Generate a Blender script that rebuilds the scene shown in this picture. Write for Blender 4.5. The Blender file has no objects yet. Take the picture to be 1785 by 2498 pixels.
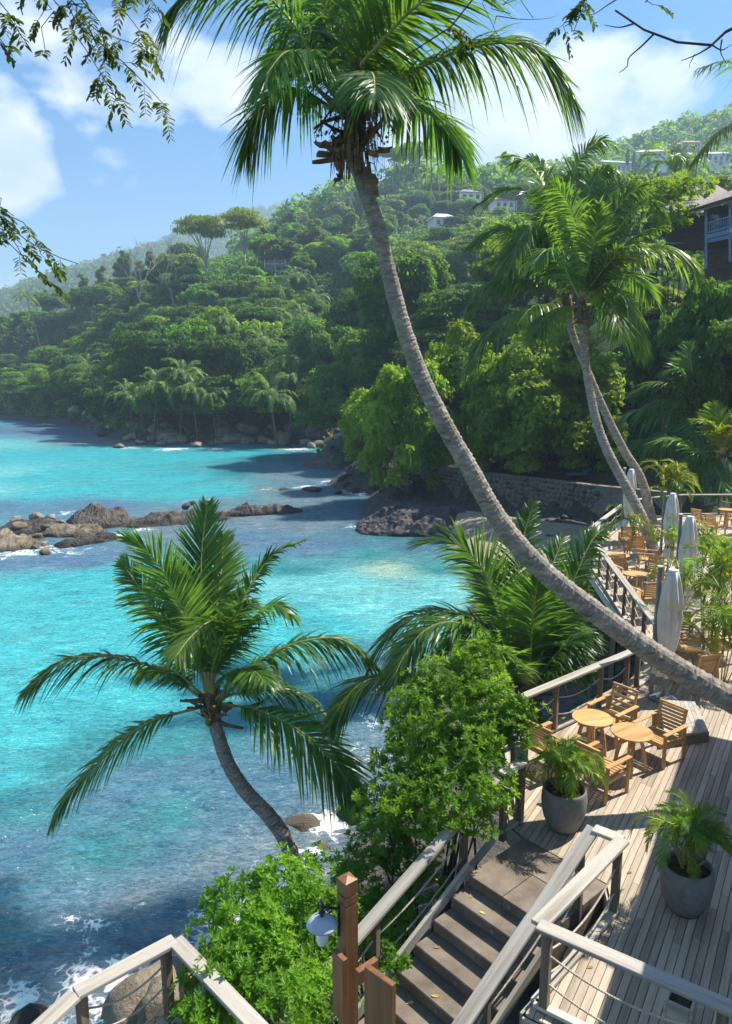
import bpy, bmesh, math, random
import numpy as np
from mathutils import Vector, Matrix, noise as mnoise

random.seed(7)
RNG = np.random.default_rng(11)
scene = bpy.context.scene
col = scene.collection
R = math.radians

# ------------------------------------------------------------------ camera
PITCH = R(10.5)
CAM = np.array((0.0, 0.0, 11.0))
FPX, CX, CY = 1800.0, 892.5, 1249.0
cam = bpy.data.cameras.new('camera')
cam.sensor_fit = 'VERTICAL'
cam.sensor_height = 36.0
cam.lens = 36.0 * FPX / 2498.0
cam.clip_start = 0.05
cam.clip_end = 12000
camo = bpy.data.objects.new('camera', cam)
camo.location = CAM
camo.rotation_euler = (R(90) - PITCH, 0, 0)
col.objects.link(camo)
scene.camera = camo

# ------------------------------------------------------------------ light
SUN_AZ, SUN_EL = R(60), R(50)         # to the right of straight ahead, above the horizon
SUN_DIR = Vector((math.sin(SUN_AZ) * math.cos(SUN_EL), math.cos(SUN_AZ) * math.cos(SUN_EL), math.sin(SUN_EL)))
sl = bpy.data.lights.new('sun', 'SUN')
sl.energy = 5.0
sl.angle = R(0.53)
sl.color = (1.0, 0.93, 0.82)
so = bpy.data.objects.new('sun', sl)
so.rotation_euler = SUN_DIR.to_track_quat('Z', 'Y').to_euler()
so.location = (30, 30, 60)
col.objects.link(so)

scene.view_settings.view_transform = 'Standard'
scene.view_settings.look = 'None'
scene.view_settings.exposure = 1.12
scene.view_settings.gamma = 1.0
scene.view_settings.use_curve_mapping = False
scene.render.engine = 'CYCLES'
scene.cycles.use_denoising = True
scene.cycles.max_bounces = 8
scene.cycles.transparent_max_bounces = 8
scene.cycles.volume_bounces = 0
scene.cycles.use_adaptive_sampling = True
scene.cycles.adaptive_threshold = 0.02
scene.cycles.caustics_reflective = False
scene.cycles.caustics_refractive = False
scene.cycles.sample_clamp_indirect = 4.0

# ------------------------------------------------------------------ pixel helpers (a pixel is a direction only)
_cp, _sp = math.cos(PITCH), math.sin(PITCH)
def ray(x, y):
    u, v = (x - CX) / FPX, (y - CY) / FPX
    return np.array((u, _cp - v * _sp, -_sp - v * _cp))
def W(x, y, d):                       # point at depth d along the optical axis
    return CAM + ray(x, y) * d
def G(x, y, z):                       # point where the ray meets the level z
    r = ray(x, y)
    return CAM + r * ((z - CAM[2]) / r[2])
def proj(p):
    q = np.asarray(p, float) - CAM
    d = q[..., 1] * _cp - q[..., 2] * _sp
    v = -(q[..., 1] * _sp + q[..., 2] * _cp) / d
    return CX + FPX * q[..., 0] / d, CY + FPX * v, d
ZF = {'R1': (0, 1980, 1.8044), 'R2': (650, 1980, 2.4985), 'R3': (1185, 1900, 2.7067), 'R4': (1185, 1500, 2.7067),
      'R5': (1385, 1100, 3.7875), 'R6': (0, 900, 1.8044), 'R7': (850, 900, 2.7067), 'S1': (0, 350, 1.8044),
      'S2': (850, 350, 1.7369), 'S3': (0, 0, 1.8044), 'S4': (885, 0, 1.8044), 'S5': (0, 1200, 1.7095),
      'S6': (800, 1200, 2.32), 'S7': (400, 200, 1.624), 'T4': (1485, 380, 5.413), 'T5': (1485, 900, 5.413),
      'T3': (1585, 1150, 7.577), 'T6': (0, 1180, 4.06), 'T7': (680, 0, 3.8667)}
def zz(k, x, y):
    a, b, s = ZF[k]
    return a + x / s, b + y / s

# ------------------------------------------------------------------ world: sky with a few fair-weather clouds
world = bpy.data.worlds.new('World')
scene.world = world
world.use_nodes = True
wn, wl = world.node_tree.nodes, world.node_tree.links
wn.clear()
def wnode(t, **kw):
    n = wn.new(t)
    for k, v in kw.items():
        setattr(n, k, v)
    return n
w_out = wnode('ShaderNodeOutputWorld')
w_bg = wnode('ShaderNodeBackground')
w_bg.inputs['Strength'].default_value = 0.08
w_sky = wnode('ShaderNodeTexSky', sky_type='NISHITA')
w_sky.sun_disc = False
w_sky.sun_elevation = SUN_EL
w_sky.sun_rotation = SUN_AZ
w_sky.altitude = 10
w_sky.air_density = 1.0
w_sky.dust_density = 0.35
w_sky.ozone_density = 2.2
w_hsv = wnode('ShaderNodeHueSaturation')
w_hsv.inputs['Saturation'].default_value = 1.42
w_hsv.inputs['Value'].default_value = 1.0
wl.new(w_sky.outputs[0], w_hsv.inputs['Color'])
w_tc = wnode('ShaderNodeTexCoord')
def wmath(op, a, b=None, clamp=False):
    n = wnode('ShaderNodeMath', operation=op)
    n.use_clamp = clamp
    for i, v in enumerate((a, b)):
        if v is None:
            continue
        if isinstance(v, (int, float)):
            n.inputs[i].default_value = v
        else:
            wl.new(v, n.inputs[i])
    return n.outputs[0]
def cloud_dir(x, y):
    r = ray(x, y)
    return r / np.linalg.norm(r)
def azel(a, e):
    return np.array((math.sin(R(a)) * math.cos(R(e)), math.cos(R(a)) * math.cos(R(e)), math.sin(R(e))))
# direction, angular radius (degrees), weight: the clouds in view and a scatter of the same kind all round
blobs = [(cloud_dir(-20, 380), 3.6, .95), (cloud_dir(60, 420), 2.2, .8), (cloud_dir(-120, 260), 3.5, .8), (cloud_dir(250, 190), 3.6, .42),
         (cloud_dir(430, 190), 3.4, .68), (cloud_dir(555, 235), 2.8, .85), (cloud_dir(120, 60), 3.2, .34), (cloud_dir(285, 420), 1.9, .45),
         (cloud_dir(1230, 340), 5, .95), (cloud_dir(1430, 260), 3.8, 1.0), (cloud_dir(1560, 290), 3.6, .95), (cloud_dir(1080, 380), 4.2, .8),
         (cloud_dir(1330, 420), 5, .8), (cloud_dir(1650, 240), 2.6, .6), (cloud_dir(-20, 725), 3, .6)]
for a, e, r_ in ((-60, 24, 8), (-85, 33, 9), (-110, 22, 8), (-140, 30, 10), (170, 25, 9), (140, 34, 8), (110, 22, 9), (80, 30, 8), (58, 24, 7),
                 (-40, 50, 8), (30, 62, 7), (-150, 60, 9), (120, 58, 8)):
    blobs.append((azel(a, e), r_, .9))
acc = None
for d, r_, wgt in blobs:
    dp = wnode('ShaderNodeVectorMath', operation='DOT_PRODUCT')
    wl.new(w_tc.outputs['Generated'], dp.inputs[0])
    dp.inputs[1].default_value = d
    mr = wnode('ShaderNodeMapRange', interpolation_type='SMOOTHSTEP')
    mr.inputs['From Min'].default_value = math.cos(R(r_ * 1.45))
    mr.inputs['From Max'].default_value = math.cos(R(r_ * .25))
    mr.inputs['To Max'].default_value = wgt
    wl.new(dp.outputs['Value'], mr.inputs['Value'])
    acc = mr.outputs[0] if acc is None else wmath('MAXIMUM', acc, mr.outputs[0])
def wnoise(scale, detail, rough, stretch=(1, 1, 1.7)):
    mp = wnode('ShaderNodeMapping')
    mp.inputs['Scale'].default_value = stretch
    wl.new(w_tc.outputs['Generated'], mp.inputs['Vector'])
    n = wnode('ShaderNodeTexNoise')
    n.inputs['Scale'].default_value = scale
    n.inputs['Detail'].default_value = detail
    n.inputs['Roughness'].default_value = rough
    wl.new(mp.outputs[0], n.inputs['Vector'])
    return n.outputs['Fac']
n1 = wnoise(7.0, 9, .58)
dens = wmath('ADD', acc, wmath('MULTIPLY', wmath('SUBTRACT', n1, .5), 2.4))
dens = wmath('MULTIPLY', wmath('SUBTRACT', dens, .42), 2.2, True)
dens = wmath('MULTIPLY', wmath('POWER', dens, .9), .94)
n2 = wnoise(11.0, 6, .5)
w_cc = wnode('ShaderNodeMixRGB')
w_cc.inputs[1].default_value = (4.9, 5.8, 7.2, 1)
w_cc.inputs[2].default_value = (7.6, 7.7, 7.8, 1)
wl.new(wmath('MULTIPLY', wmath('SUBTRACT', n2, .35), 3.2, True), w_cc.inputs[0])
w_mix = wnode('ShaderNodeMixRGB')
wl.new(dens, w_mix.inputs[0])
wl.new(w_hsv.outputs[0], w_mix.inputs[1])
wl.new(w_cc.outputs[0], w_mix.inputs[2])
wl.new(w_mix.outputs[0], w_bg.inputs['Color'])
wl.new(w_bg.outputs[0], w_out.inputs['Surface'])

# ------------------------------------------------------------------ materials
def make_mat(name):
    m = bpy.data.materials.new(name)
    m.use_nodes = True
    m.node_tree.nodes.clear()
    return m
class NT:
    def __init__(s, m):
        s.t, s.n, s.l = m.node_tree, m.node_tree.nodes, m.node_tree.links
    def node(s, t, ins=None, **kw):
        n = s.n.new(t)
        for k, v in kw.items():
            setattr(n, k, v)
        for k, v in (ins or {}).items():
            s.put(n.inputs[k], v)
        return n
    def put(s, sock, v):
        if hasattr(v, 'is_output'):
            s.l.new(v, sock)
        elif isinstance(v, (tuple, list)) and len(v) == 3 and sock.type == 'RGBA':
            sock.default_value = (*v, 1)
        else:
            sock.default_value = v
    def math(s, op, a, b=0.0, clamp=False):
        n = s.node('ShaderNodeMath', operation=op, use_clamp=clamp)
        s.put(n.inputs[0], a); s.put(n.inputs[1], b)
        return n.outputs[0]
    def coord(s, kind, stretch=(1, 1, 1)):
        if kind == 'pos':
            o = s.node('ShaderNodeNewGeometry').outputs['Position']
        else:
            o = s.node('ShaderNodeTexCoord').outputs['Object']
        return s.node('ShaderNodeMapping', {'Vector': o, 'Scale': stretch}).outputs[0]
    def noise(s, vec, scale, detail=4, rough=.55, dist=0.0):
        return s.node('ShaderNodeTexNoise', {'Vector': vec, 'Scale': scale, 'Detail': detail, 'Roughness': rough, 'Distortion': dist}).outputs['Fac']
    def ramp(s, fac, stops):
        n = s.node('ShaderNodeValToRGB', {'Fac': fac})
        e = n.color_ramp.elements
        e[0].position, e[0].color = stops[0][0], (*stops[0][1], 1)
        e[1].position, e[1].color = stops[-1][0], (*stops[-1][1], 1)
        for p, c in stops[1:-1]:
            q = e.new(p); q.color = (*c, 1)
        return n.outputs['Color']
    def mix(s, fac, a, b, blend='MIX'):
        n = s.node('ShaderNodeMixRGB', blend_type=blend)
        s.put(n.inputs[0], fac); s.put(n.inputs[1], a); s.put(n.inputs[2], b)
        return n.outputs[0]
    def bump(s, h, strength, dist=.02):
        return s.node('ShaderNodeBump', {'Height': h, 'Strength': strength, 'Distance': dist}).outputs[0]
    def out(s, shader):
        o = s.node('ShaderNodeOutputMaterial')
        s.l.new(shader, o.inputs['Surface'])

def surf(name, stops, scale=3.0, coord='obj', stretch=(1, 1, 1), rough=.7, bump=.3, bdist=.01, bscale=None, detail=5, rnd=.0, spec=.3, metal=0.0, dist=0.0, fine=None, wet=None):
    """stops: colour ramp over noise; rnd: value variation between objects; fine=(scale, amount): speckle"""
    m = make_mat(name); t = NT(m)
    v = t.coord(coord, stretch)
    oi = t.node('ShaderNodeObjectInfo')
    if rnd and coord == 'obj':
        off = t.node('ShaderNodeVectorMath', operation='SCALE')
        t.put(off.inputs[0], (17.0, 31.0, 23.0)); t.put(off.inputs['Scale'], oi.outputs['Random'])
        v = t.node('ShaderNodeVectorMath', {0: v, 1: off.outputs[0]}, operation='ADD').outputs[0]
    f = t.noise(v, scale, detail, .58, dist)
    c = t.ramp(f, stops)
    if fine:
        g = t.noise(v, fine[0], 3, .6)
        c = t.mix(t.math('MULTIPLY', t.math('SUBTRACT', g, .35), fine[1], True), c, tuple(x * .35 for x in stops[0][1]))
    if rnd:
        k = t.math('ADD', t.math('MULTIPLY', oi.outputs['Random'], 2 * rnd), 1 - rnd)
        h = t.node('ShaderNodeHueSaturation', {'Color': c, 'Value': k})
        c = h.outputs[0]
    if wet:                                        # dark wet band just above the waterline
        z = t.node('ShaderNodeSeparateXYZ', {0: t.node('ShaderNodeNewGeometry').outputs['Position']}).outputs['Z']
        wf = t.math('MULTIPLY', t.math('SUBTRACT', t.math('ADD', wet, t.math('MULTIPLY', f, .35)), z), 5.0, True)
        c = t.mix(t.math('MULTIPLY', wf, .75), c, t.mix(1.0, c, (.30, .28, .27), 'MULTIPLY'))
    b = t.noise(v, bscale or scale * 3, 6, .65)
    p = t.node('ShaderNodeBsdfPrincipled', {'Base Color': c, 'Roughness': rough, 'Specular IOR Level': spec, 'Metallic': metal,
                                            'Normal': t.bump(b, bump, bdist)})
    t.out(p.outputs[0])
    return m

def leafmat(name, dark, light, trans, tfac=.4, scale=.6, rough=.6, spec=.18, rnd=.2, coord='obj', huevar=.03, alt=None):
    m = make_mat(name); t = NT(m)
    v = t.coord(coord)
    oi = t.node('ShaderNodeObjectInfo')
    off = t.node('ShaderNodeVectorMath', operation='SCALE')
    t.put(off.inputs[0], (13.0, 29.0, 7.0)); t.put(off.inputs['Scale'], oi.outputs['Random'])
    v = t.node('ShaderNodeVectorMath', {0: v, 1: off.outputs[0]}, operation='ADD').outputs[0]
    f = t.noise(v, scale, 3, .6)
    f2 = t.noise(v, scale * 9, 2, .5)
    f = t.math('ADD', t.math('MULTIPLY', f, .6), t.math('MULTIPLY', f2, .4))
    stops = [(.36, dark), (.66, light)]
    if alt:
        stops.append((.74, alt))
    c = t.ramp(f, stops)
    k = t.math('ADD', t.math('MULTIPLY', oi.outputs['Random'], 2 * rnd), 1 - rnd)
    r2 = t.math('FRACT', t.math('MULTIPLY', oi.outputs['Random'], 57.3))
    hu = t.math('ADD', t.math('MULTIPLY', r2, 2 * huevar), .5 - huevar)
    c = t.node('ShaderNodeHueSaturation', {'Color': c, 'Value': k, 'Hue': hu}).outputs[0]
    p = t.node('ShaderNodeBsdfPrincipled', {'Base Color': c, 'Roughness': rough, 'Specular IOR Level': spec})
    tc = t.mix(1.0, c, tuple(trans), 'MULTIPLY')
    tr = t.node('ShaderNodeBsdfTranslucent', {'Color': tc})
    mx = t.node('ShaderNodeMixShader', {0: tfac, 1: p.outputs[0], 2: tr.outputs[0]})
    t.out(mx.outputs[0])
    return m

M = {}
M['rail'] = surf('weathered_rail_wood', [(.3, (0.260, 0.237, 0.194)), (.5, (0.420, 0.386, 0.328)), (.72, (0.538, 0.502, 0.441))], 2.2, stretch=(.25, 6, 6), rough=.75, bump=.35, bdist=.004, bscale=9, rnd=.12, fine=(40, .7))
M['post'] = surf('aged_post_wood', [(.3, (.10, .075, .05)), (.55, (.19, .145, .10)), (.75, (.28, .23, .17))], 2.4, stretch=(.25, 6, 6), rough=.75, bump=.35, bdist=.004, bscale=9, rnd=.15, fine=(35, .6))
M['deck'] = surf('deck_plank_wood', [(.28, (0.267, 0.214, 0.158)), (.5, (0.423, 0.346, 0.261)), (.75, (0.524, 0.441, 0.347))], 1.3, stretch=(.5, 8, 8), rough=.7, bump=.3, bdist=.003, bscale=8, rnd=.24, fine=(22, .9))
M['underdeck'] = surf('dark_sheet_wood', [(.3, (.03, .025, .02)), (.7, (.07, .055, .04))], 2.0, rough=.9)
M['teak'] = surf('oiled_teak', [(.3, (.36, .19, .065)), (.52, (.52, .30, .11)), (.75, (.62, .39, .16))], 2.0, stretch=(.4, 7, 7), rough=.5, bump=.15, bdist=.002, bscale=8, rnd=.12, spec=.35)
M['ltwood'] = surf('varnished_hardwood', [(.3, (.12, .055, .022)), (.55, (.21, .10, .042)), (.75, (.30, .155, .07))], 2.0, stretch=(6, 6, .4), rough=.45, bump=.15, bdist=.002, rnd=.08, spec=.4)
M['rope'] = surf('hemp_rope', [(.3, (.36, .31, .23)), (.7, (.60, .53, .42))], 30, rough=.9, bump=.4, bdist=.002)
M['stone'] = surf('stair_stone', [(.25, (0.110, 0.089, 0.066)), (.5, (0.190, 0.155, 0.120)), (.75, (0.280, 0.238, 0.184))], 2.5, rough=.85, bump=.5, bdist=.008, bscale=14, rnd=.12, fine=(55, .6))
M['metal'] = surf('dark_painted_metal', [(.3, (.012, .013, .018)), (.7, (.03, .032, .04))], 8, rough=.4, bump=.05, spec=.5)
M['shade'] = surf('lamp_shade_metal', [(.3, (.36, .41, .46)), (.7, (.48, .52, .56))], 5, rough=.35, bump=.05, spec=.5)
M['glass'] = surf('frosted_glass', [(.3, (.72, .78, .78)), (.7, (.82, .87, .86))], 5, rough=.25, bump=.02, spec=.5)
M['canvas'] = surf('umbrella_canvas', [(.3, (.56, .53, .47)), (.7, (.70, .67, .60))], 3, rough=.9, bump=.25, bdist=.01, bscale=40, rnd=.04)
M['strap'] = surf('black_strap', [(.3, (.008, .008, .009)), (.7, (.02, .02, .02))], 8, rough=.6)
M['white'] = surf('white_plastic', [(.3, (.72, .72, .70)), (.7, (.82, .82, .80))], 8, rough=.5)
M['pole'] = surf('grey_mast_metal', [(.3, (.17, .18, .19)), (.7, (.27, .28, .29))], 6, rough=.4, metal=.4)
M['pot'] = surf('pot_concrete', [(.25, (0.105, 0.105, 0.102)), (.5, (0.174, 0.171, 0.161)), (.75, (0.229, 0.223, 0.208))], 2.2, rough=.85, bump=.3, bdist=.006, bscale=20, rnd=.06, fine=(14, .8), dist=.8)
M['soil'] = surf('potting_soil', [(.3, (.03, .02, .012)), (.7, (.09, .06, .035))], 20, rough=.95, bump=.8, bdist=.03)
M['trunk'] = surf('palm_trunk_bark', [(.25, (.15, .125, .10)), (.5, (.33, .285, .235)), (.75, (.50, .44, .37))], 3.0, coord='pos', stretch=(1, 1, 2.5), rough=.9, bump=.7, bdist=.02, bscale=13, fine=(9, 1.3), dist=1.2)
M['bark'] = surf('tree_bark', [(.3, (.055, .04, .03)), (.7, (.16, .13, .10))], 2.0, stretch=(3, 3, .6), rough=.9, bump=.6, bdist=.03, rnd=.15)
M['palebark'] = surf('pale_bark', [(.3, (.26, .22, .19)), (.7, (.45, .41, .37))], 2.0, stretch=(3, 3, .6), rough=.9, bump=.4, bdist=.02, rnd=.1)
M['twig'] = surf('dark_twig', [(.3, (.03, .024, .02)), (.7, (.08, .065, .055))], 12, rough=.85, bump=.4, bdist=.003)
M['husk'] = surf('dry_palm_husk', [(.3, (.07, .045, .025)), (.5, (.17, .11, .06)), (.75, (.30, .21, .13))], 5, stretch=(1, 1, 3), rough=.9, bump=.6, bdist=.01, rnd=.15)
M['nut'] = surf('green_coconut', [(.3, (.07, .10, .02)), (.7, (.17, .20, .05))], 8, rough=.45)
M['rachis'] = surf('frond_midrib', [(.3, (.20, .20, .05)), (.7, (.34, .31, .10))], 5, coord='pos', rough=.5, bump=.1)
M['frond'] = leafmat('coconut_frond', (0.041, 0.101, 0.016), (0.101, 0.203, 0.030), (2.6, 2.5, 1.3), .42, scale=.8, rough=.38, spec=.4, rnd=.18, coord='pos', huevar=.012, alt=(.14, .20, .035))
M['frond_b'] = leafmat('sunlight_tinted_frond', (.060, .125, .018), (.135, .235, .035), (2.3, 2.2, 1.1), .45, scale=.5, rough=.38, spec=.4, rnd=.15, coord='pos', huevar=.012, alt=(.22, .27, .05))  # lighter copy of the coconut frond, sunlight put into its colour
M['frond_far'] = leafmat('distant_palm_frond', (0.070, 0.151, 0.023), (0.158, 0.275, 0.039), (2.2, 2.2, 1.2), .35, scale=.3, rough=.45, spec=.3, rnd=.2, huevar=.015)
M['areca'] = leafmat('areca_leaf', (0.061, 0.132, 0.013), (0.143, 0.242, 0.028), (2.6, 2.3, .9), .45, scale=1.5, rough=.4, rnd=.15, coord='pos', huevar=.015, alt=(.26, .24, .05))
M['areca_y'] = leafmat('yellowing_areca_leaf', (.12, .18, .015), (.26, .31, .03), (2.2, 1.9, .7), .45, scale=1.5, rough=.4, rnd=.12, coord='pos', huevar=.015, alt=(.36, .26, .09))
M['shrub'] = leafmat('glossy_shrub_leaf', (0.070, 0.165, 0.015), (0.188, 0.330, 0.027), (2.4, 2.2, .8), .48, scale=1.2, rough=.42, spec=.28, rnd=.1, coord='pos', huevar=.01, alt=(.24, .36, .04))
M['twigleaf'] = leafmat('pinnate_leaflet', (.022, .055, .010), (.07, .12, .02), (2.8, 2.4, 1.0), .45, scale=2.0, rough=.4, rnd=.2, coord='pos', alt=(.16, .13, .05))
M['leafA'] = leafmat('broadleaf_green', (0.077, 0.151, 0.017), (0.194, 0.309, 0.031), (2.4, 2.3, 1.0), .5, scale=.35, rnd=.32, huevar=.03)
M['leafB'] = leafmat('deep_green_leaf', (0.040, 0.101, 0.017), (0.104, 0.210, 0.031), (2.3, 2.2, 1.0), .5, scale=.35, rnd=.25, huevar=.015)
M['leafC'] = leafmat('lime_green_leaf', (0.106, 0.197, 0.012), (0.244, 0.366, 0.025), (2.1, 2.0, .9), .5, scale=.35, rnd=.15, huevar=.012)
M['leafD'] = leafmat('hill_foliage', (0.060, 0.124, 0.017), (0.164, 0.259, 0.031), (2.2, 2.1, 1.0), .5, scale=.2, rnd=.3, huevar=.025)
M['leafE'] = leafmat('feathery_canopy', (0.126, 0.181, 0.026), (0.234, 0.302, 0.048), (2.0, 1.9, .9), .5, scale=.3, rnd=.12, huevar=.01)
M['rock'] = surf('granite_boulder', [(.25, (.12, .10, .085)), (.5, (.24, .20, .165)), (.75, (.36, .30, .24))], 1.2, rough=.9, bump=.7, bdist=.05, bscale=6, rnd=.3, fine=(9, .5), wet=.18)
M['rock_d'] = surf('dark_shore_rock', [(.25, (.035, .034, .036)), (.5, (.075, .07, .07)), (.75, (.13, .12, .115))], .9, rough=.8, bump=.9, bdist=.08, bscale=5, rnd=.2, fine=(7, .6), wet=.18)
M['rock_t'] = surf('tan_reef_rock', [(.25, (0.104, 0.084, 0.056)), (.5, (0.232, 0.193, 0.138)), (.75, (0.368, 0.323, 0.245))], .8, rough=.9, bump=.9, bdist=.1, bscale=5, rnd=.2, fine=(6, .6), wet=.18)
M['rock_g'] = surf('jagged_reef_rock', [(.25, (0.032, 0.029, 0.027)), (.5, (0.086, 0.076, 0.068)), (.75, (0.180, 0.160, 0.136))], .8, rough=.9, bump=1.0, bdist=.12, bscale=4, rnd=.2, fine=(5, .7), wet=.18)
M['wallstone'] = surf('wall_stone', [(.25, (.05, .046, .042)), (.5, (.12, .105, .09)), (.75, (.21, .185, .155))], 2.5, rough=.9, bump=.6, bdist=.03, rnd=.35)
M['mortar'] = surf('wall_mortar', [(.3, (.15, .13, .11)), (.7, (.27, .24, .20))], 4, coord='pos', rough=.95, bump=.5)
M['sand'] = surf('beach_sand', [(.3, (.22, .185, .14)), (.7, (.34, .29, .225))], 2, coord='pos', rough=.95, bump=.4, bdist=.02)
M['h_white'] = surf('house_white_wall', [(.3, (.78, .79, .80)), (.7, (.86, .86, .86))], .6, rough=.8, bump=.1)
M['h_grey'] = surf('house_weathered_wall', [(.3, (.14, .15, .17)), (.7, (.24, .25, .27))], .6, rough=.8, bump=.1)
M['h_roof'] = surf('house_pale_roof', [(.3, (.62, .66, .65)), (.7, (.76, .79, .77))], 1.5, stretch=(6, .5, .5), rough=.6, bump=.2)
M['h_roofg'] = surf('house_grey_roof', [(.3, (.16, .17, .18)), (.7, (.27, .28, .29))], 1.5, rough=.8, bump=.3)
M['h_roofo'] = surf('house_orange_roof', [(.3, (.38, .17, .09)), (.7, (.52, .27, .15))], 1.5, rough=.8, bump=.3)
M['h_win'] = surf('window_glass', [(.3, (.03, .045, .06)), (.7, (.08, .11, .14))], 1, rough=.1, bump=.02, spec=.6)
M['v_wall'] = surf('villa_dark_timber', [(.3, (.035, .024, .018)), (.7, (.085, .06, .045))], 2, stretch=(1, 1, 6), rough=.8, bump=.4)
M['v_roof'] = surf('timber_shingles', [(.25, (.15, .125, .105)), (.5, (.30, .265, .235)), (.75, (.46, .42, .385))], 3.0, stretch=(1, 1, 3), rough=.9, bump=.8, bdist=.05, bscale=7, fine=(8, .8))
M['v_blue'] = surf('blue_painted_timber', [(.3, (0.072, 0.143, 0.238)), (.7, (0.120, 0.208, 0.322))], 3, rough=.6, bump=.1)
M['towel'] = surf('blue_cushion', [(.3, (.03, .16, .42)), (.7, (.06, .24, .55))], 4, rough=.9)

# ------------------------------------------------------------------ mesh helpers
def tagged(o, label=None, cat=None, group=None, kind=None):
    for k, v in (('label', label), ('category', cat), ('group', group), ('kind', kind)):
        if v:
            o[k] = v
    return o
def thing(name, loc, label, cat, group=None, rz=0.0, scale=1.0):
    o = bpy.data.objects.new(name, None)
    o.empty_display_size = .2
    o.location = Vector(loc); o.rotation_euler = (0, 0, rz); o.scale = (scale,) * 3
    col.objects.link(o)
    return tagged(o, label, cat, group)
def link(name, me, mat, parent=None, mtx=None):
    o = bpy.data.objects.new(name, me)
    if mat is not None and not me.materials:
        for q in (mat if isinstance(mat, (list, tuple)) else (mat,)):
            me.materials.append(q)
    col.objects.link(o)
    if parent is not None:
        o.parent = parent
    if mtx is not None:
        o.matrix_local = mtx
    return o
def shade(me, smooth=True):
    me.polygons.foreach_set('use_smooth', np.full(len(me.polygons), smooth, dtype=bool))
    return me
def mesh_np(name, V, F, mi=None, smooth=False):
    """V (n,3), F list of (m,3) / (m,4) index arrays"""
    me = bpy.data.meshes.new(name)
    V = np.asarray(V, dtype=np.float32)
    F = [np.asarray(f, dtype=np.int32) for f in F if len(f)]
    me.vertices.add(len(V)); me.vertices.foreach_set('co', V.ravel())
    tot = np.concatenate([np.full(len(f), f.shape[1], dtype=np.int32) for f in F])
    idx = np.concatenate([f.ravel() for f in F])
    me.loops.add(len(idx)); me.loops.foreach_set('vertex_index', idx)
    me.polygons.add(len(tot))
    st = np.concatenate(([0], np.cumsum(tot)[:-1])).astype(np.int32)
    me.polygons.foreach_set('loop_start', st)
    me.polygons.foreach_set('loop_total', tot)
    if mi is not None:
        me.polygons.foreach_set('material_index', np.concatenate([np.full(len(f), k, dtype=np.int32) for f, k in zip(F, mi)]))
    shade(me, smooth)
    me.update(calc_edges=True)
    me.validate()
    return me
class MB:
    def __init__(s):
        s.v, s.f = [], []
    def add(s, vs, fs):
        k = len(s.v)
        s.v += [tuple(map(float, p)) for p in vs]
        s.f += [tuple(i + k for i in f) for f in fs]
        return s
    def box(s, c, size, rz=0.0, mtx=None):
        x, y, z = (q / 2 for q in size)
        vs = [Vector((a * x, b * y, e * z)) for a in (-1, 1) for b in (-1, 1) for e in (-1, 1)]
        m = mtx if mtx is not None else Matrix.Rotation(rz, 3, 'Z')
        return s.add([m @ p + Vector(c) for p in vs], [(0, 1, 3, 2), (4, 6, 7, 5), (0, 4, 5, 1), (2, 3, 7, 6), (0, 2, 6, 4), (1, 5, 7, 3)])
    def tube(s, P, r, n=8, cap=True):
        P = [Vector(p) for p in P]
        if isinstance(r, (int, float)):
            r = [r] * len(P)
        rings, up = [], None
        for i, p in enumerate(P):
            t = (P[min(i + 1, len(P) - 1)] - P[max(i - 1, 0)]).normalized()
            if up is None:
                up = t.orthogonal().normalized()
            up = (up - t * up.dot(t))
            up = up.normalized() if up.length > 1e-6 else t.orthogonal().normalized()
            b = t.cross(up)
            rings.append([p + (up * math.cos(a) + b * math.sin(a)) * r[i] for a in (2 * math.pi * k / n for k in range(n))])
        vs = [q for g in rings for q in g]
        fs = [(i * n + k, i * n + (k + 1) % n, (i + 1) * n + (k + 1) % n, (i + 1) * n + k) for i in range(len(P) - 1) for k in range(n)]
        if cap:
            fs += [tuple(range(n))[::-1], tuple((len(P) - 1) * n + k for k in range(n))]
        return s.add(vs, fs)
    def lathe(s, prof, n=24, c=(0, 0, 0), wob=None):
        vs, fs = [], []
        for i, (r, z) in enumerate(prof):
            for k in range(n):
                a = 2 * math.pi * k / n
                q = r * (wob(a, i) if wob else 1)
                vs.append((c[0] + q * math.cos(a), c[1] + q * math.sin(a), c[2] + z))
        for i in range(len(prof) - 1):
            for k in range(n):
                fs.append((i * n + k, i * n + (k + 1) % n, (i + 1) * n + (k + 1) % n, (i + 1) * n + k))
        if prof[0][0] > 1e-4:
            fs.append(tuple(range(n))[::-1])
        if prof[-1][0] > 1e-4:
            fs.append(tuple((len(prof) - 1) * n + k for k in range(n)))
        return s.add(vs, fs)
    def mesh(s, name, smooth=False):
        me = bpy.data.meshes.new(name)
        me.from_pydata(s.v, [], s.f)
        shade(me, smooth)
        me.update()
        return me
    def build(s, name, mat, parent=None, smooth=False, off=None):
        if off is not None:
            s.v = [(p[0] - off[0], p[1] - off[1], p[2] - off[2]) for p in s.v]
        return link(name, s.mesh(name, smooth), mat, parent)
_box = {}
def bevel_box(size, bev):
    key = (tuple(round(q, 3) for q in size), bev)
    if key not in _box:
        bm = bmesh.new()
        bmesh.ops.create_cube(bm, size=1)
        bmesh.ops.scale(bm, vec=size, verts=bm.verts)
        if bev:
            bmesh.ops.bevel(bm, geom=bm.edges, offset=bev, segments=1, affect='EDGES')
        me = bpy.data.meshes.new('beam'); bm.to_mesh(me); bm.free()
        _box[key] = me
    return _box[key]
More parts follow.
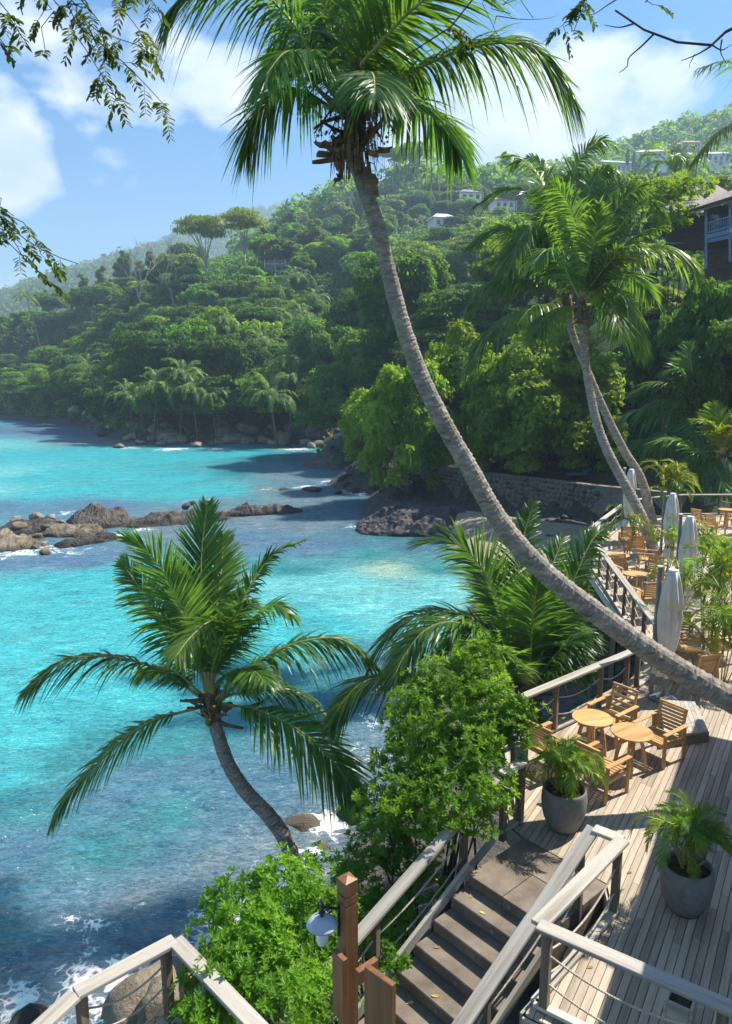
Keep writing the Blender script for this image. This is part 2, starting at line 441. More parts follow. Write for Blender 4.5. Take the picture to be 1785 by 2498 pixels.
def beam(name, p0, p1, w, h, mat, parent, bev=.006, up=(0, 0, 1), origin=None):
    """a squared timber from p0 to p1, local x along its length; coordinates are world ones, parent stands unrotated at origin"""
    p0, p1 = Vector(p0), Vector(p1)
    d = p1 - p0
    L = d.length
    x = d.normalized()
    upv = Vector(up)
    if abs(x.dot(upv)) > .98:
        upv = Vector((0.6, .8, 0))
    y = upv.cross(x).normalized()
    z = x.cross(y)
    m = Matrix((x, y, z)).transposed().to_4x4()
    c = (p0 + p1) / 2
    if origin is not None:
        c = c - Vector(origin)
    elif parent is not None:
        c = c - parent.location
    m.translation = c
    me = bevel_box((L, w, h), bev).copy()
    return link(name, me, mat, parent, m)
def spline(pts, n):
    P = np.asarray(pts, float)
    Q = np.vstack([2 * P[0] - P[1], P, 2 * P[-1] - P[-2]])
    out = []
    for i in range(len(P) - 1):
        a, b, c, d = Q[i:i + 4]
        for t in np.linspace(0, 1, 16, endpoint=False):
            out.append(.5 * (2 * b + (c - a) * t + (2 * a - 5 * b + 4 * c - d) * t * t + (3 * b - a - 3 * c + d) * t ** 3))
    out.append(P[-1])
    out = np.array(out)
    s = np.concatenate(([0], np.cumsum(np.linalg.norm(np.diff(out, axis=0), axis=1))))
    q = np.linspace(0, s[-1], n)
    return np.stack([np.interp(q, s, out[:, k]) for k in range(3)], 1)
def unit(a):
    return a / np.maximum(np.linalg.norm(a, axis=-1, keepdims=True), 1e-9)
def tube_np(P, r, n):
    t = unit(np.gradient(P, axis=0))
    ref = np.array((0, 0, 1.0)) if abs(t[0, 2]) < .9 else np.array((0, 1.0, 0))
    up = unit(np.cross(np.cross(t[0], ref), t[0]))
    ups = []
    for k in range(len(P)):
        up = unit(up - t[k] * np.dot(up, t[k])); ups.append(up)
    ups = np.array(ups); b = np.cross(t, ups)
    a = np.linspace(0, 2 * np.pi, n, endpoint=False)
    V = P[:, None, :] + (ups[:, None, :] * np.cos(a)[None, :, None] + b[:, None, :] * np.sin(a)[None, :, None]) * np.asarray(r)[:, None, None]
    m = len(P)
    i = np.arange(m - 1)[:, None]; k = np.arange(n)[None, :]; k2 = (k + 1) % n
    F = np.stack([i * n + k, i * n + k2, (i + 1) * n + k2, (i + 1) * n + k], -1).reshape(-1, 4)
    return V.reshape(-1, 3), F
def frond_mesh(name, pts, L, n=70, droop=.5, vee=.25, wid=.04, rach=.028, h=None, twist=0.0, a0=72, a1=22, start=.14, seed=0, rnd=.08, seg=5, origin=None):
    rg = np.random.default_rng(seed + 5)
    P = spline(pts, 28)
    if origin is not None:
        P = P - np.asarray(origin)
    rad = rach * (1 - np.linspace(0, 1, 28)) ** .8 + .004
    rad[:3] *= np.array((1.7, 1.35, 1.15))
    V0, F0 = tube_np(P, rad, 5)
    if h is None:
        h = P[-1] - P[0]
        h = np.array((h[0], h[1], 0.0))
        if np.linalg.norm(h) < .2:
            h = np.array((0, -1.0, 0))
    h = unit(np.asarray(h, float))
    b0 = unit(np.cross(h, np.array((0, 0, 1.0))))
    s = np.linspace(start, .995, n)
    s = np.concatenate([s, s]) + rg.normal(0, .003, 2 * n)
    side = np.concatenate([np.ones(n), -np.ones(n)])
    s = np.clip(s, 0, 1)
    q = np.linspace(0, 1, 28)
    p = np.stack([np.interp(s, q, P[:, k]) for k in range(3)], 1)
    T = unit(np.gradient(P, axis=0))
    t = unit(np.stack([np.interp(s, q, T[:, k]) for k in range(3)], 1))
    b = unit(b0[None] - t * (t @ b0)[:, None])
    nr = np.cross(b, t)
    if twist:
        b, nr = b * math.cos(twist) + nr * math.sin(twist), nr * math.cos(twist) - b * math.sin(twist)
    ang = np.radians(a0 + (a1 - a0) * s ** 1.2 + rg.normal(0, 4, 2 * n))
    ve = vee + rg.normal(0, .12, 2 * n)
    d = np.cos(ang)[:, None] * t + np.sin(ang)[:, None] * ((side * np.cos(ve))[:, None] * b + np.sin(ve)[:, None] * nr)
    prof = np.minimum(1, ((s - start) / .22 + .12)) ** .6 * (1 - np.clip((s - .55) / .45, 0, 1) ** 1.6 * .72)
    Ln = L * prof * (1 + rg.normal(0, rnd, 2 * n))
    dr = droop * (1 + rg.normal(0, .3, 2 * n))
    wv = unit(t - d * np.sum(t * d, 1, keepdims=True)) + nr * rg.normal(0, .35, (2 * n, 1))
    wv = unit(wv)
    qs = np.linspace(0, 1, seg + 1)
    wp = np.interp(qs, (0, .15, .5, .8, 1), (.5, 1, .9, .5, .04))
    rows = []
    for qq, w_ in zip(qs, wp):
        c = p + d * (Ln * qq)[:, None]
        c[:, 2] -= Ln * dr * qq ** 1.8
        # keep the strip's length when it hangs
        rows.append(np.stack([c - wv * (wid * w_ / 2), c + wv * (wid * w_ / 2)], 1))
    V1 = np.stack(rows, 1).reshape(-1, 3)
    k = 2 * (seg + 1)
    base = (np.arange(2 * n) * k)[:, None]
    j = np.arange(seg)[None, :] * 2
    F1 = np.stack([base + j, base + j + 1, base + j + 3, base + j + 2], -1).reshape(-1, 4) + len(V0)
    return mesh_np(name, np.vstack([V0, V1]), [F0, F1], [1, 0])
def leaf_quads(P, N, size, rg, aspect=.5, fold=False):
    """diamond leaves at P with normals N"""
    n = len(P)
    a = unit(rg.normal(size=(n, 3)))
    a = unit(a - N * np.sum(a * N, 1, keepdims=True))
    b = np.cross(N, a)
    sz = (size * (1 + rg.normal(0, .25, n))).clip(size * .4, size * 1.8)[:, None]
    V = np.stack([P - a * sz * .5, P + b * sz * .5 * aspect + a * sz * .05, P + a * sz * .5, P - b * sz * .5 * aspect + a * sz * .05], 1).reshape(-1, 3)
    F = np.arange(4 * n).reshape(-1, 4)
    return V, F
def catenary(a, b, sag, n=14):
    a, b = np.asarray(a, float), np.asarray(b, float)
    t = np.linspace(0, 1, n)[:, None]
    P = a * (1 - t) + b * t
    P[:, 2] -= sag * 4 * (t * (1 - t))[:, 0]
    return P
def rope(a, b, sag, parent, r=.011, strands=True, origin=None):
    L = np.linalg.norm(np.asarray(b) - np.asarray(a))
    o = np.asarray(origin if origin is not None else parent.location)
    if strands:
        n = max(12, int(L / .018))
        P = catenary(a, b, sag, n) - o
        t = unit(np.gradient(P, axis=0))
        u = unit(np.cross(t, np.array((0, 0, 1.0)) + .001)); v = np.cross(t, u)
        Vs, Fs, k = [], [], 0
        for ph in (0, 2.0944, 4.18879):
            an = np.arange(n) * (2 * math.pi * .018 / .085) + ph
            Q = P + (u * np.cos(an)[:, None] + v * np.sin(an)[:, None]) * r * .62
            V, F = tube_np(Q, np.full(n, r * .62), 5)
            Vs.append(V); Fs.append(F + k); k += len(V)
        me = mesh_np('rope', np.vstack(Vs), [np.vstack(Fs)], smooth=True)
    else:
        V, F = tube_np(catenary(a, b, sag, 10) - o, np.full(10, r), 6)
        me = mesh_np('rope', V, [F], smooth=True)
    return link('rope', me, M['rope'], parent)

# ------------------------------------------------------------------ layout constants
DZ = 4.4                                  # level of the deck above the sea
E = np.array((math.sin(R(32.5)), math.cos(R(32.5))))       # direction of the deck boards
Q = np.array((E[1], -E[0]))
S0 = np.array((1.39, 8.90)); SD = unit(np.array((-.75, -.66))); SN = np.array((-SD[1], SD[0])) * -1
if SN[0] < 0:
    SN = -SN
RISE, TREAD, SWID = .17, .333, 1.36
DECK = [(1.66, 6.68), (8, 2.3), (30, 14), (32, 35.3), (13.0, 34.6), (11.3, 32.6), (7.9, 26.5), (6.75, 16.6), (5.9, 15.4),
        (2.35, 12.2), (2.15, 10.0), (2.29, 9.69), (3.18, 8.68), (3.12, 8.28)]
def inside(poly, X, Y):
    r = np.zeros(np.shape(X), bool)
    for (x0, y0), (x1, y1) in zip(poly, poly[1:] + poly[:1]):
        c = ((y0 > Y) != (y1 > Y))
        with np.errstate(divide='ignore', invalid='ignore'):
            r ^= c & (X < (x1 - x0) * (Y - y0) / (y1 - y0 + 1e-12) + x0)
    return r

# ------------------------------------------------------------------ terrain
TP = []
def tp(p, z=None):
    TP.append((p[0], p[1], p[2] if z is None else z))
for x, y in ((0, 1006), (83, 999), (210, 1008), (232, 1045), (285, 1074), (390, 1086), (500, 1088), (610, 1084), (720, 1085), (820, 1092), (870, 1100),
             (905, 1120), (945, 1150), (905, 1210), (865, 1270), (960, 1290), (1060, 1305), (1120, 1340), (1110, 1420), (1090, 1520),
             (1030, 1620), (985, 1700), (960, 1800), (925, 1900), (880, 2000), (810, 2090), (700, 2180), (600, 2260), (520, 2340), (450, 2430), (400, 2498)):
    tp(G(x, y, -.15))
for x, y, z in ((120, 1150, -4), (450, 1150, -4), (700, 1150, -3), (800, 1200, -2), (60, 1400, -5), (400, 1400, -5), (800, 1400, -4), (950, 1400, -3), (100, 1800, -5), (500, 1800, -5),
                (850, 1700, -3), (100, 2200, -4), (500, 2100, -3), (150, 2450, -3), (-200, 1300, -6), (-500, 1050, -6), (-300, 1008, -4), (870, 1160, -.8), (860, 1330, -1.5), (1000, 1500, -2)):
    tp(G(x, y, z))
for x, y, z in ((1180, 1290, .8), (1290, 1300, .9), (1400, 1320, 1.0), (1300, 1360, .6), (1200, 1345, .35)):
    tp(G(x, y, z))
for p in ((5, 65.5, 2.9), (9, 63, 2.9), (13, 60, 2.9), (17, 57, 2.9), (20, 52, 3.0), (8, 70, 4), (16, 64, 4), (22, 60, 6), (24, 46, 6), (26, 56, 13), (28, 62, 18), (33, 60, 20), (36, 50, 17),
          (18, 40, 3.2), (14, 44, 1.6), (20, 70, 9), (12, 78, 8), (2, 78, 6), (-2, 90, 6), (3, 100, 10),
          (3, 10.4, 1.6), (5, 13, 1.8), (7.5, 20, 1.6), (8.2, 26, 1.2), (12, 31, 2.2), (6, 8, 3), (3, 6, 2.4), (.5, 4.5, 2.2), (-.6, 7, 1.2), (1, 10.5, .7), (2, 13, .6), (4.5, 17, .5), (-2, 5, 1.6),
          (-3.2, 3, 2.5), (-1.5, 9.3, .2), (0, 0, 4), (4, 1, 3.9), (12, 10, 3.8), (20, 20, 3.8), (25, 30, 3.8), (32, 26, 8), (40, 20, 14), (20, 2, 6), (0, -20, 8), (-6, -4, 1), (-16, -10, -3), (30, -20, 12), (60, 40, 30)):
    tp(p)
# slope of the wooded headland (ground lies below the canopy seen in the photograph)
for x, y, d in ((0, 960, 215), (200, 970, 190), (400, 1010, 135), (600, 1010, 130), (800, 1020, 125), (900, 1050, 95),
                (0, 868, 250), (200, 860, 215), (400, 815, 190), (600, 790, 180), (800, 800, 165), (950, 830, 140),
                (0, 838, 270), (83, 812, 260), (222, 775, 245), (332, 750, 230), (477, 692, 215), (554, 692, 210), (693, 682, 200), (776, 705, 190), (898, 725, 180),
                (1000, 745, 160), (1100, 770, 130), (1300, 705, 150), (1200, 650, 200), (1450, 700, 120), (1600, 640, 95), (1785, 560, 90),
                (640, 625, 270), (720, 600, 290), (800, 570, 300), (900, 540, 305), (1000, 570, 270), (1060, 568, 280), (1150, 550, 280), (1000, 640, 220),
                (640, 612, 330), (708, 552, 335), (782, 515, 338), (856, 486, 340), (930, 458, 342), (1016, 436, 345), (1077, 440, 345), (1151, 466, 355), (1219, 458, 380),
                (1330, 442, 430), (1440, 408, 460), (1480, 388, 470), (1590, 348, 480), (1640, 328, 490), (1785, 292, 500), (1950, 250, 510), (1480, 435, 420), (1620, 412, 430), (1785, 400, 430), (1700, 480, 330), (1400, 560, 240), (1500, 560, 200),
                (33, 736, 850), (133, 688, 850), (250, 672, 850), (332, 650, 900), (400, 612, 1100), (500, 548, 1500), (580, 536, 1500), (737, 503, 1500), (776, 492, 1500), (-120, 785, 850), (-400, 890, 850),
                (-150, 905, 450), (200, 830, 480), (-300, 960, 330)):
    tp(W(x, y, d))
for p in ((300, 800, 120), (0, 700, 60), (-150, 1150, 120), (600, 500, 120), (400, 300, 90), (300, 150, 60), (-900, 900, -20), (-700, 500, -20), (900, 900, 60), (200, 560, 140), (0, 470, 60), (-900, 1500, -20), (800, 1700, 100), (-200, 2000, 150)):
    tp(p)
TP = np.array(TP)
_A = np.linalg.norm(TP[:, None, :2] - TP[None, :, :2], axis=2)
_n = len(TP)
_B = np.zeros((_n + 3, _n + 3))
_B[:_n, :_n] = _A - np.eye(_n) * .15
_B[:_n, _n:] = np.c_[np.ones(_n), TP[:, :2]]
_B[_n:, :_n] = _B[:_n, _n:].T
_cf = np.linalg.solve(_B, np.r_[TP[:, 2], 0, 0, 0])
WALL = [G(1022, 1192, 1.0), G(1130, 1212, 1.0), G(1293, 1234, 1.0), G(1445, 1258, 1.0), np.array((22.5, 47.5, 1.0))]
BANK = [(p[0] + .15, p[1] + .1) for p in WALL] + [(21, 44), (15, 42)] + [tuple(G(x, y, 0)[:2]) for x, y in ((1330, 1420), (1100, 1345), (1000, 1310), (960, 1240))]
def ground_z(X, Y):
    X, Y = np.asarray(X, float), np.asarray(Y, float)
    sh = X.shape
    X, Y = X.ravel(), Y.ravel()
    out = np.zeros(len(X))
    for i in range(0, len(X), 8000):
        d = np.hypot(X[i:i + 8000, None] - TP[None, :, 0], Y[i:i + 8000, None] - TP[None, :, 1])
        out[i:i + 8000] = d @ _cf[:_n] + _cf[_n] + _cf[_n + 1] * X[i:i + 8000] + _cf[_n + 2] * Y[i:i + 8000]
    deck_near = inside([(1, 4), (8, 1.6), (31, 13.5), (33, 36.5), (12, 36), (6.8, 27), (5.5, 17), (1.2, 12.6), (1.0, 9.6)], X, Y)
    out = np.where(deck_near, np.minimum(out, 3.7), out)
    bank = inside(BANK, X, Y)
    out = np.where(bank, np.minimum(out, .85 + .1 * np.sin(X * .9) * np.sin(Y * 1.1)), out)
    # the stair flight keeps clear of the ground
    k = (X - S0[0]) * SD[0] + (Y - S0[1]) * SD[1]
    w = (X - S0[0]) * SN[0] + (Y - S0[1]) * SN[1]
    st = (k > -1.6) & (k < 6) & (w > -.7) & (w < 2.0)
    out = np.where(st, np.minimum(out, DZ - .75 - np.maximum(k, 0) * RISE / TREAD), out)
    return out.reshape(sh)
def lines(lo, hi, n, c, k):
    t = np.linspace(-1, 1, n)
    s = np.sinh(t * k) / math.sinh(k)
    return np.where(s < 0, c + s * (c - lo), c + s * (hi - c))
gx = lines(-1200, 1100, 240, 4, 5.6)
gy = lines(-60, 1900, 270, 14, 5.8)
GXX, GYY = np.meshgrid(gx, gy)
GZZ = ground_z(GXX, GYY)
nz = np.array([mnoise.fractal(Vector((x * .35, y * .35, 0)), 1.0, 2.0, 4) for x, y in zip(GXX.ravel(), GYY.ravel())]).reshape(GXX.shape)
GZZ = GZZ + nz * np.clip(np.abs(GZZ) * .12, .12, 2.0) * np.where(inside(DECK, GXX, GYY), 0, 1)
def grid_faces(ny, nx):
    i = np.arange(ny - 1)[:, None]; j = np.arange(nx - 1)[None, :]
    return np.stack([i * nx + j, i * nx + j + 1, (i + 1) * nx + j + 1, (i + 1) * nx + j], -1).reshape(-1, 4)
def terrain_material():
    m = make_mat('headland_ground'); t = NT(m)
    geo = t.node('ShaderNodeNewGeometry')
    v = t.coord('pos')
    sep = t.node('ShaderNodeSeparateXYZ', {0: geo.outputs['Position']})
    n1_ = t.noise(v, .25, 6, .6); n2_ = t.noise(v, 2.2, 6, .65)
    earth = t.ramp(n2_, [(.3, (.035, .03, .022)), (.5, (.075, .06, .042)), (.7, (.12, .095, .065))])
    green = t.ramp(n1_, [(.3, (.018, .035, .010)), (.7, (.045, .07, .02))])
    c = t.mix(t.math('MULTIPLY', t.math('SUBTRACT', t.math('ADD', sep.outputs['Z'], t.math('MULTIPLY', n2_, 4)), 4.5), .5, True), earth, green)
    rockc = t.ramp(n2_, [(.3, (.04, .037, .036)), (.7, (.13, .12, .11))])
    c = t.mix(t.math('MULTIPLY', t.math('SUBTRACT', 2.2, sep.outputs['Z']), .8, True), c, rockc)
    p = t.node('ShaderNodeBsdfPrincipled', {'Base Color': c, 'Roughness': .95, 'Specular IOR Level': .2, 'Normal': t.bump(n2_, .8, .25)})
    t.out(p.outputs[0])
    return m
tagged(link('terrain', mesh_np('terrain', np.stack([GXX, GYY, GZZ], -1).reshape(-1, 3), [grid_faces(len(gy), len(gx))], smooth=True), terrain_material()),
       'rocky shore and wooded headland rising behind the bay', kind='structure')

# ------------------------------------------------------------------ sea
def sr(r, g, b):
    f = lambda c: ((c / 255 + .055) / 1.055) ** 2.4 if c > 10 else c / 3294
    return (f(r), f(g), f(b))
TQ, TQ2, TEAL, DEEP, GREY, SAND, VIOL = sr(58, 166, 174), sr(96, 180, 184), sr(44, 122, 130), sr(70, 110, 132), sr(98, 122, 134), sr(136, 170, 154), sr(82, 114, 142)
SC = [(0, 1020, TQ), (110, 1024, TQ), (190, 1030, VIOL), (60, 1050, VIOL), (200, 1060, VIOL), (250, 1075, GREY), (0, 1085, TQ2), (100, 1110, TQ), (250, 1110, TQ), (400, 1115, TQ), (560, 1110, TQ), (650, 1120, TEAL), (760, 1120, TEAL), (850, 1130, DEEP),
      (0, 1150, TQ2), (150, 1160, TQ), (300, 1160, TQ), (450, 1165, TQ), (560, 1160, TEAL), (700, 1165, GREY), (820, 1180, DEEP), (900, 1130, GREY), (900, 1180, DEEP),
      (0, 1200, TQ2), (150, 1205, TQ), (300, 1200, TQ), (450, 1200, TQ), (560, 1205, TQ), (660, 1200, GREY), (760, 1220, GREY), (850, 1230, DEEP),
      (250, 1235, VIOL), (450, 1245, GREY), (600, 1270, GREY), (750, 1280, GREY), (850, 1290, DEEP), (0, 1235, VIOL),
      (0, 1380, VIOL), (150, 1370, VIOL), (300, 1340, VIOL), (420, 1300, GREY), (0, 1430, TQ), (100, 1420, TQ), (220, 1400, TQ), (300, 1420, TQ),
      (600, 1330, VIOL), (720, 1330, VIOL), (850, 1320, DEEP), (950, 1310, TEAL), (1000, 1340, DEEP), (900, 1360, TEAL), (700, 1390, TEAL),
      (650, 1420, TQ2), (780, 1420, TQ2), (850, 1430, TQ2), (950, 1400, SAND), (1050, 1390, TEAL), (1090, 1420, TQ2), (900, 1500, TQ2), (1000, 1500, TQ2),
      (0, 1500, TQ), (150, 1500, TQ), (300, 1500, TQ), (0, 1600, TQ), (200, 1600, TQ), (450, 1560, TQ), (650, 1540, TQ), (800, 1540, TQ), (0, 1700, TQ), (150, 1700, TQ), (330, 1700, TQ), (520, 1650, TQ), (680, 1600, TQ),
      (820, 1640, TEAL), (900, 1620, DEEP), (850, 1700, DEEP), (960, 1700, GREY), (780, 1700, TEAL), (600, 1750, TEAL), (0, 1790, TQ), (120, 1800, TQ), (260, 1800, TEAL), (400, 1800, TEAL),
      (330, 1880, DEEP), (480, 1860, DEEP), (600, 1880, DEEP), (180, 1880, TEAL), (60, 1900, TQ), (0, 1960, TEAL), (120, 1990, TEAL), (260, 1950, DEEP), (420, 1960, TEAL), (560, 1990, DEEP), (700, 1900, DEEP), (800, 1900, GREY), (900, 1850, GREY),
      (0, 2090, DEEP), (120, 2080, DEEP), (260, 2070, TEAL), (400, 2080, DEEP), (560, 2080, GREY), (700, 2060, GREY), (820, 2030, GREY), (0, 2200, DEEP), (60, 2270, TEAL), (180, 2200, DEEP), (320, 2170, GREY), (470, 2180, DEEP),
      (600, 2200, GREY), (200, 2320, DEEP), (350, 2290, DEEP), (480, 2300, GREY), (60, 2420, GREY), (200, 2440, GREY), (330, 2420, DEEP), (500, 2480, GREY),
      (-300, 1150, TQ), (-400, 1500, TQ), (-400, 2000, DEEP), (-200, 1030, TQ), (-600, 1020, TEAL), (-300, 2400, DEEP)]
SP = np.array([G(x, y, 0)[:2] for x, y, c in SC]); SCOL = np.array([c for *_, c in SC])
FO = [(250, 1036, 1.6, 3), (130, 1034, 1.5, 4), (320, 1092, 1.2, 2.5), (420, 1096, 1.4, 2.5), (530, 1095, 1.2, 2), (720, 1096, 1.4, 2.5), (860, 1100, 1.3, 2), (740, 1188, 1.2, 1.2), (820, 1175, 1.0, 2.2), (650, 1193, .8, 1),
      (860, 1140, 1.0, 3), (880, 1200, 1.0, 2.2), (870, 1285, 1.0, 1.0), (70, 1330, 1.3, 1.4), (30, 1350, 1.3, 1.2), (110, 1345, 1.0, 1.3), (190, 1345, .8, 1.5), (270, 1308, 1.3, 1.0), (350, 1290, .9, 1.0), (160, 1252, 1.2, 1.0), (10, 1360, 1.1, 1),
      (640, 1285, .4, 1.5), (800, 2010, 1.7, .55), (830, 2040, 1.2, .4), (850, 1960, .8, .6), (770, 2080, .7, .7), (700, 2120, 1.1, .6), (620, 2190, 1.0, .6), (560, 2250, 1.2, .6), (500, 2280, 1.2, .6), (420, 2300, .8, .6), (340, 2350, 1.0, .6), (540, 2330, 1.3, .5),
      (300, 2420, 1.3, .6), (260, 2470, 1.2, .6), (80, 2380, .8, .8), (180, 2370, .8, .8), (60, 2450, .7, .7), (230, 2250, .4, 1.2), (870, 1850, .7, .8), (900, 1760, .6, .8), (480, 2240, .45, .8)]
FP = np.array([(*G(x, y, 0)[:2], s, r_) for x, y, s, r_ in FO])
sx = lines(-1500, 1500, 330, -6, 5.6)
sy = lines(-40, 2500, 380, 20, 6.0)
SXX, SYY = np.meshgrid(sx, sy)
flat = np.stack([SXX.ravel(), SYY.ravel()], 1)
dist = np.hypot(flat[:, 0], flat[:, 1])
wv = np.array([mnoise.noise_vector(Vector((p[0] / (2 + d_ * .07), p[1] / (2 + d_ * .16), 1.7))) for p, d_ in zip(flat, dist)])
fw = flat + wv[:, :2] * (.4 + dist[:, None] * np.array((.028, .05)))
cc = np.zeros((len(flat), 3)); ff = np.zeros(len(flat))
for i in range(0, len(flat), 6000):
    d = np.hypot(fw[i:i + 6000, None, 0] - SP[None, :, 0], (fw[i:i + 6000, None, 1] - SP[None, :, 1]))
    w = 1 / (d / (3 + dist[i:i + 6000, None] * .03) + .12) ** 3.2
    cc[i:i + 6000] = (w @ SCOL) / w.sum(1, keepdims=True)
    d2 = np.hypot(flat[i:i + 6000, None, 0] - FP[None, :, 0], flat[i:i + 6000, None, 1] - FP[None, :, 1])
    ff[i:i + 6000] = (FP[None, :, 2] * np.exp(-(d2 / FP[None, :, 3]) ** 2)).max(1)
sea_me = mesh_np('sea', np.c_[flat, np.zeros(len(flat))], [grid_faces(len(sy), len(sx))], smooth=True)
a = sea_me.attributes.new('bed', 'FLOAT_COLOR', 'POINT'); a.data.foreach_set('color', np.c_[cc, np.ones(len(cc))].astype(np.float32).ravel())
a = sea_me.attributes.new('surf', 'FLOAT', 'POINT'); a.data.foreach_set('value', ff.astype(np.float32))
def sea_material():
    m = make_mat('sea_water'); t = NT(m)
    v = t.coord('pos'); vs = t.coord('pos', (1.0, 1.7, 1))
    bed = t.node('ShaderNodeAttribute', attribute_name='bed').outputs['Color']
    surf_ = t.node('ShaderNodeAttribute', attribute_name='surf').outputs['Fac']
    # reef, weed and sand mottling, with caustics and wave light painted into the colour
    mott = t.noise(vs, .55, 7, .66, 1.4)
    mott2 = t.noise(t.coord('pos', (1.0, 2.4, 1)), 2.2, 6, .68, 2.2)
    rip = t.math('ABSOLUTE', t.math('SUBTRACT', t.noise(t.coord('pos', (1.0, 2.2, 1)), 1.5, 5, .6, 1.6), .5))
    k = t.math('ADD', t.math('MULTIPLY', mott, .75), t.math('MULTIPLY', mott2, 1.0))
    dk = t.math('MULTIPLY', t.math('SUBTRACT', .89, k), 4.5, True)
    c = t.mix(t.math('MULTIPLY', dk, .85), bed, t.mix(1.0, bed, (.22, .42, .55), 'MULTIPLY'))
    lt = t.math('MULTIPLY', t.math('SUBTRACT', k, .93), 5.0, True)
    c = t.mix(t.math('MULTIPLY', lt, .75), c, t.mix(1.0, bed, (3.0, 1.65, 1.4), 'MULTIPLY'))
    caustic = t.math('MULTIPLY', t.math('SUBTRACT', .07, rip), 9.0, True)  # bright lines of refracted light painted into the water colour
    c = t.mix(t.math('MULTIPLY', caustic, .45), c, t.mix(1.0, bed, (2.4, 1.5, 1.3), 'MULTIPLY'))
    br = t.noise(v, .42, 6, .64, 1.2)
    c = t.mix(t.math('MULTIPLY', t.math('SUBTRACT', br, .54), 3.0, True), c, t.mix(.5, c, (.085, .095, .08)))
    wl_ = t.noise(t.coord('pos', (1.0, 2.3, 1)), 4.5, 6, .72, 1.6)  # light and dark sides of small waves painted into the colour
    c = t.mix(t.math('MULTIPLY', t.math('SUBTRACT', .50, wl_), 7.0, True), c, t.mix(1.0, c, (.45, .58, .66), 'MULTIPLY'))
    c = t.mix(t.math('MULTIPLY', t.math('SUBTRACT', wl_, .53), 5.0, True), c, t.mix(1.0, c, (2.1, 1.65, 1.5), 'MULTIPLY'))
    # foam: torn lace near the rocks; pale flecks on open water are painted glints
    warp = t.node('ShaderNodeTexNoise', {'Vector': v, 'Scale': 1.6, 'Detail': 4}).outputs['Color']
    vw = t.node('ShaderNodeVectorMath', {0: v, 1: t.node('ShaderNodeVectorMath', {0: warp, 'Scale': 1.1}, operation='SCALE').outputs[0]}, operation='ADD').outputs[0]
    vor = t.node('ShaderNodeTexVoronoi', {'Vector': vw, 'Scale': 3.4}, feature='DISTANCE_TO_EDGE').outputs['Distance']
    fn = t.noise(v, 1.1, 7, .68, .6)
    foam = t.math('ADD', t.math('MULTIPLY', surf_, .62), t.math('MULTIPLY', t.math('SUBTRACT', fn, .5), 2.3))
    foam = t.math('SUBTRACT', foam, t.math('MULTIPLY', vor, 1.5))
    foam = t.math('MULTIPLY', t.math('SUBTRACT', foam, .25), 3.5, True)
    foam = t.math('MULTIPLY', foam, t.math('MULTIPLY', surf_, 3.0, True))
    glint = t.math('MULTIPLY', t.math('SUBTRACT', t.math('MULTIPLY', t.noise(t.coord('pos', (1, 1.8, 1)), 9.0, 4, .6, 1.0), t.math('ADD', .72, t.math('MULTIPLY', t.noise(v, .5, 3), .55))), .695), 16.0, True)  # sun sparkle painted as pale flecks, mixed in with the foam
    foam = t.math('MAXIMUM', foam, t.math('MULTIPLY', glint, .8))
    c = t.mix(t.math('MULTIPLY', foam, .9), c, (.78, .82, .84))
    # waves
    w1 = t.noise(vs, .35, 3, .5); w2 = t.noise(vs, 1.7, 5, .6, .7); w3 = t.noise(vs, 6.5, 4, .6, .5)
    hgt = t.math('ADD', t.math('MULTIPLY', w1, .9), t.math('ADD', t.math('MULTIPLY', w2, .42), t.math('MULTIPLY', w3, .11)))
    hgt = t.math('ADD', hgt, t.math('MULTIPLY', foam, .08))
    nrm = t.bump(hgt, .85, .55)
    # light spreads inside the water body, so shadows on it are soft
    df = t.node('ShaderNodeSubsurfaceScattering', {'Color': c, 'Scale': 1.0, 'Radius': (.9, 1.8, 2.0), 'Normal': t.bump(hgt, .35, .4)}, falloff='BURLEY')
    gl = t.node('ShaderNodeBsdfGlossy', {'Roughness': t.math('ADD', .07, t.math('MULTIPLY', foam, .5)), 'Normal': nrm})
    fr = t.node('ShaderNodeFresnel', {'IOR': 1.33, 'Normal': nrm})
    mx = t.node('ShaderNodeMixShader', {0: fr.outputs[0], 1: df.outputs[0], 2: gl.outputs[0]})
    t.out(mx.outputs[0])
    return m
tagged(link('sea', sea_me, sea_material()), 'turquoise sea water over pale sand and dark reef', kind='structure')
bp = MB(); bp.box((0, 500, -9), (6000, 6000, .5)); tagged(bp.build('seabed', M['sand']), 'sea floor beneath the bay', kind='structure')

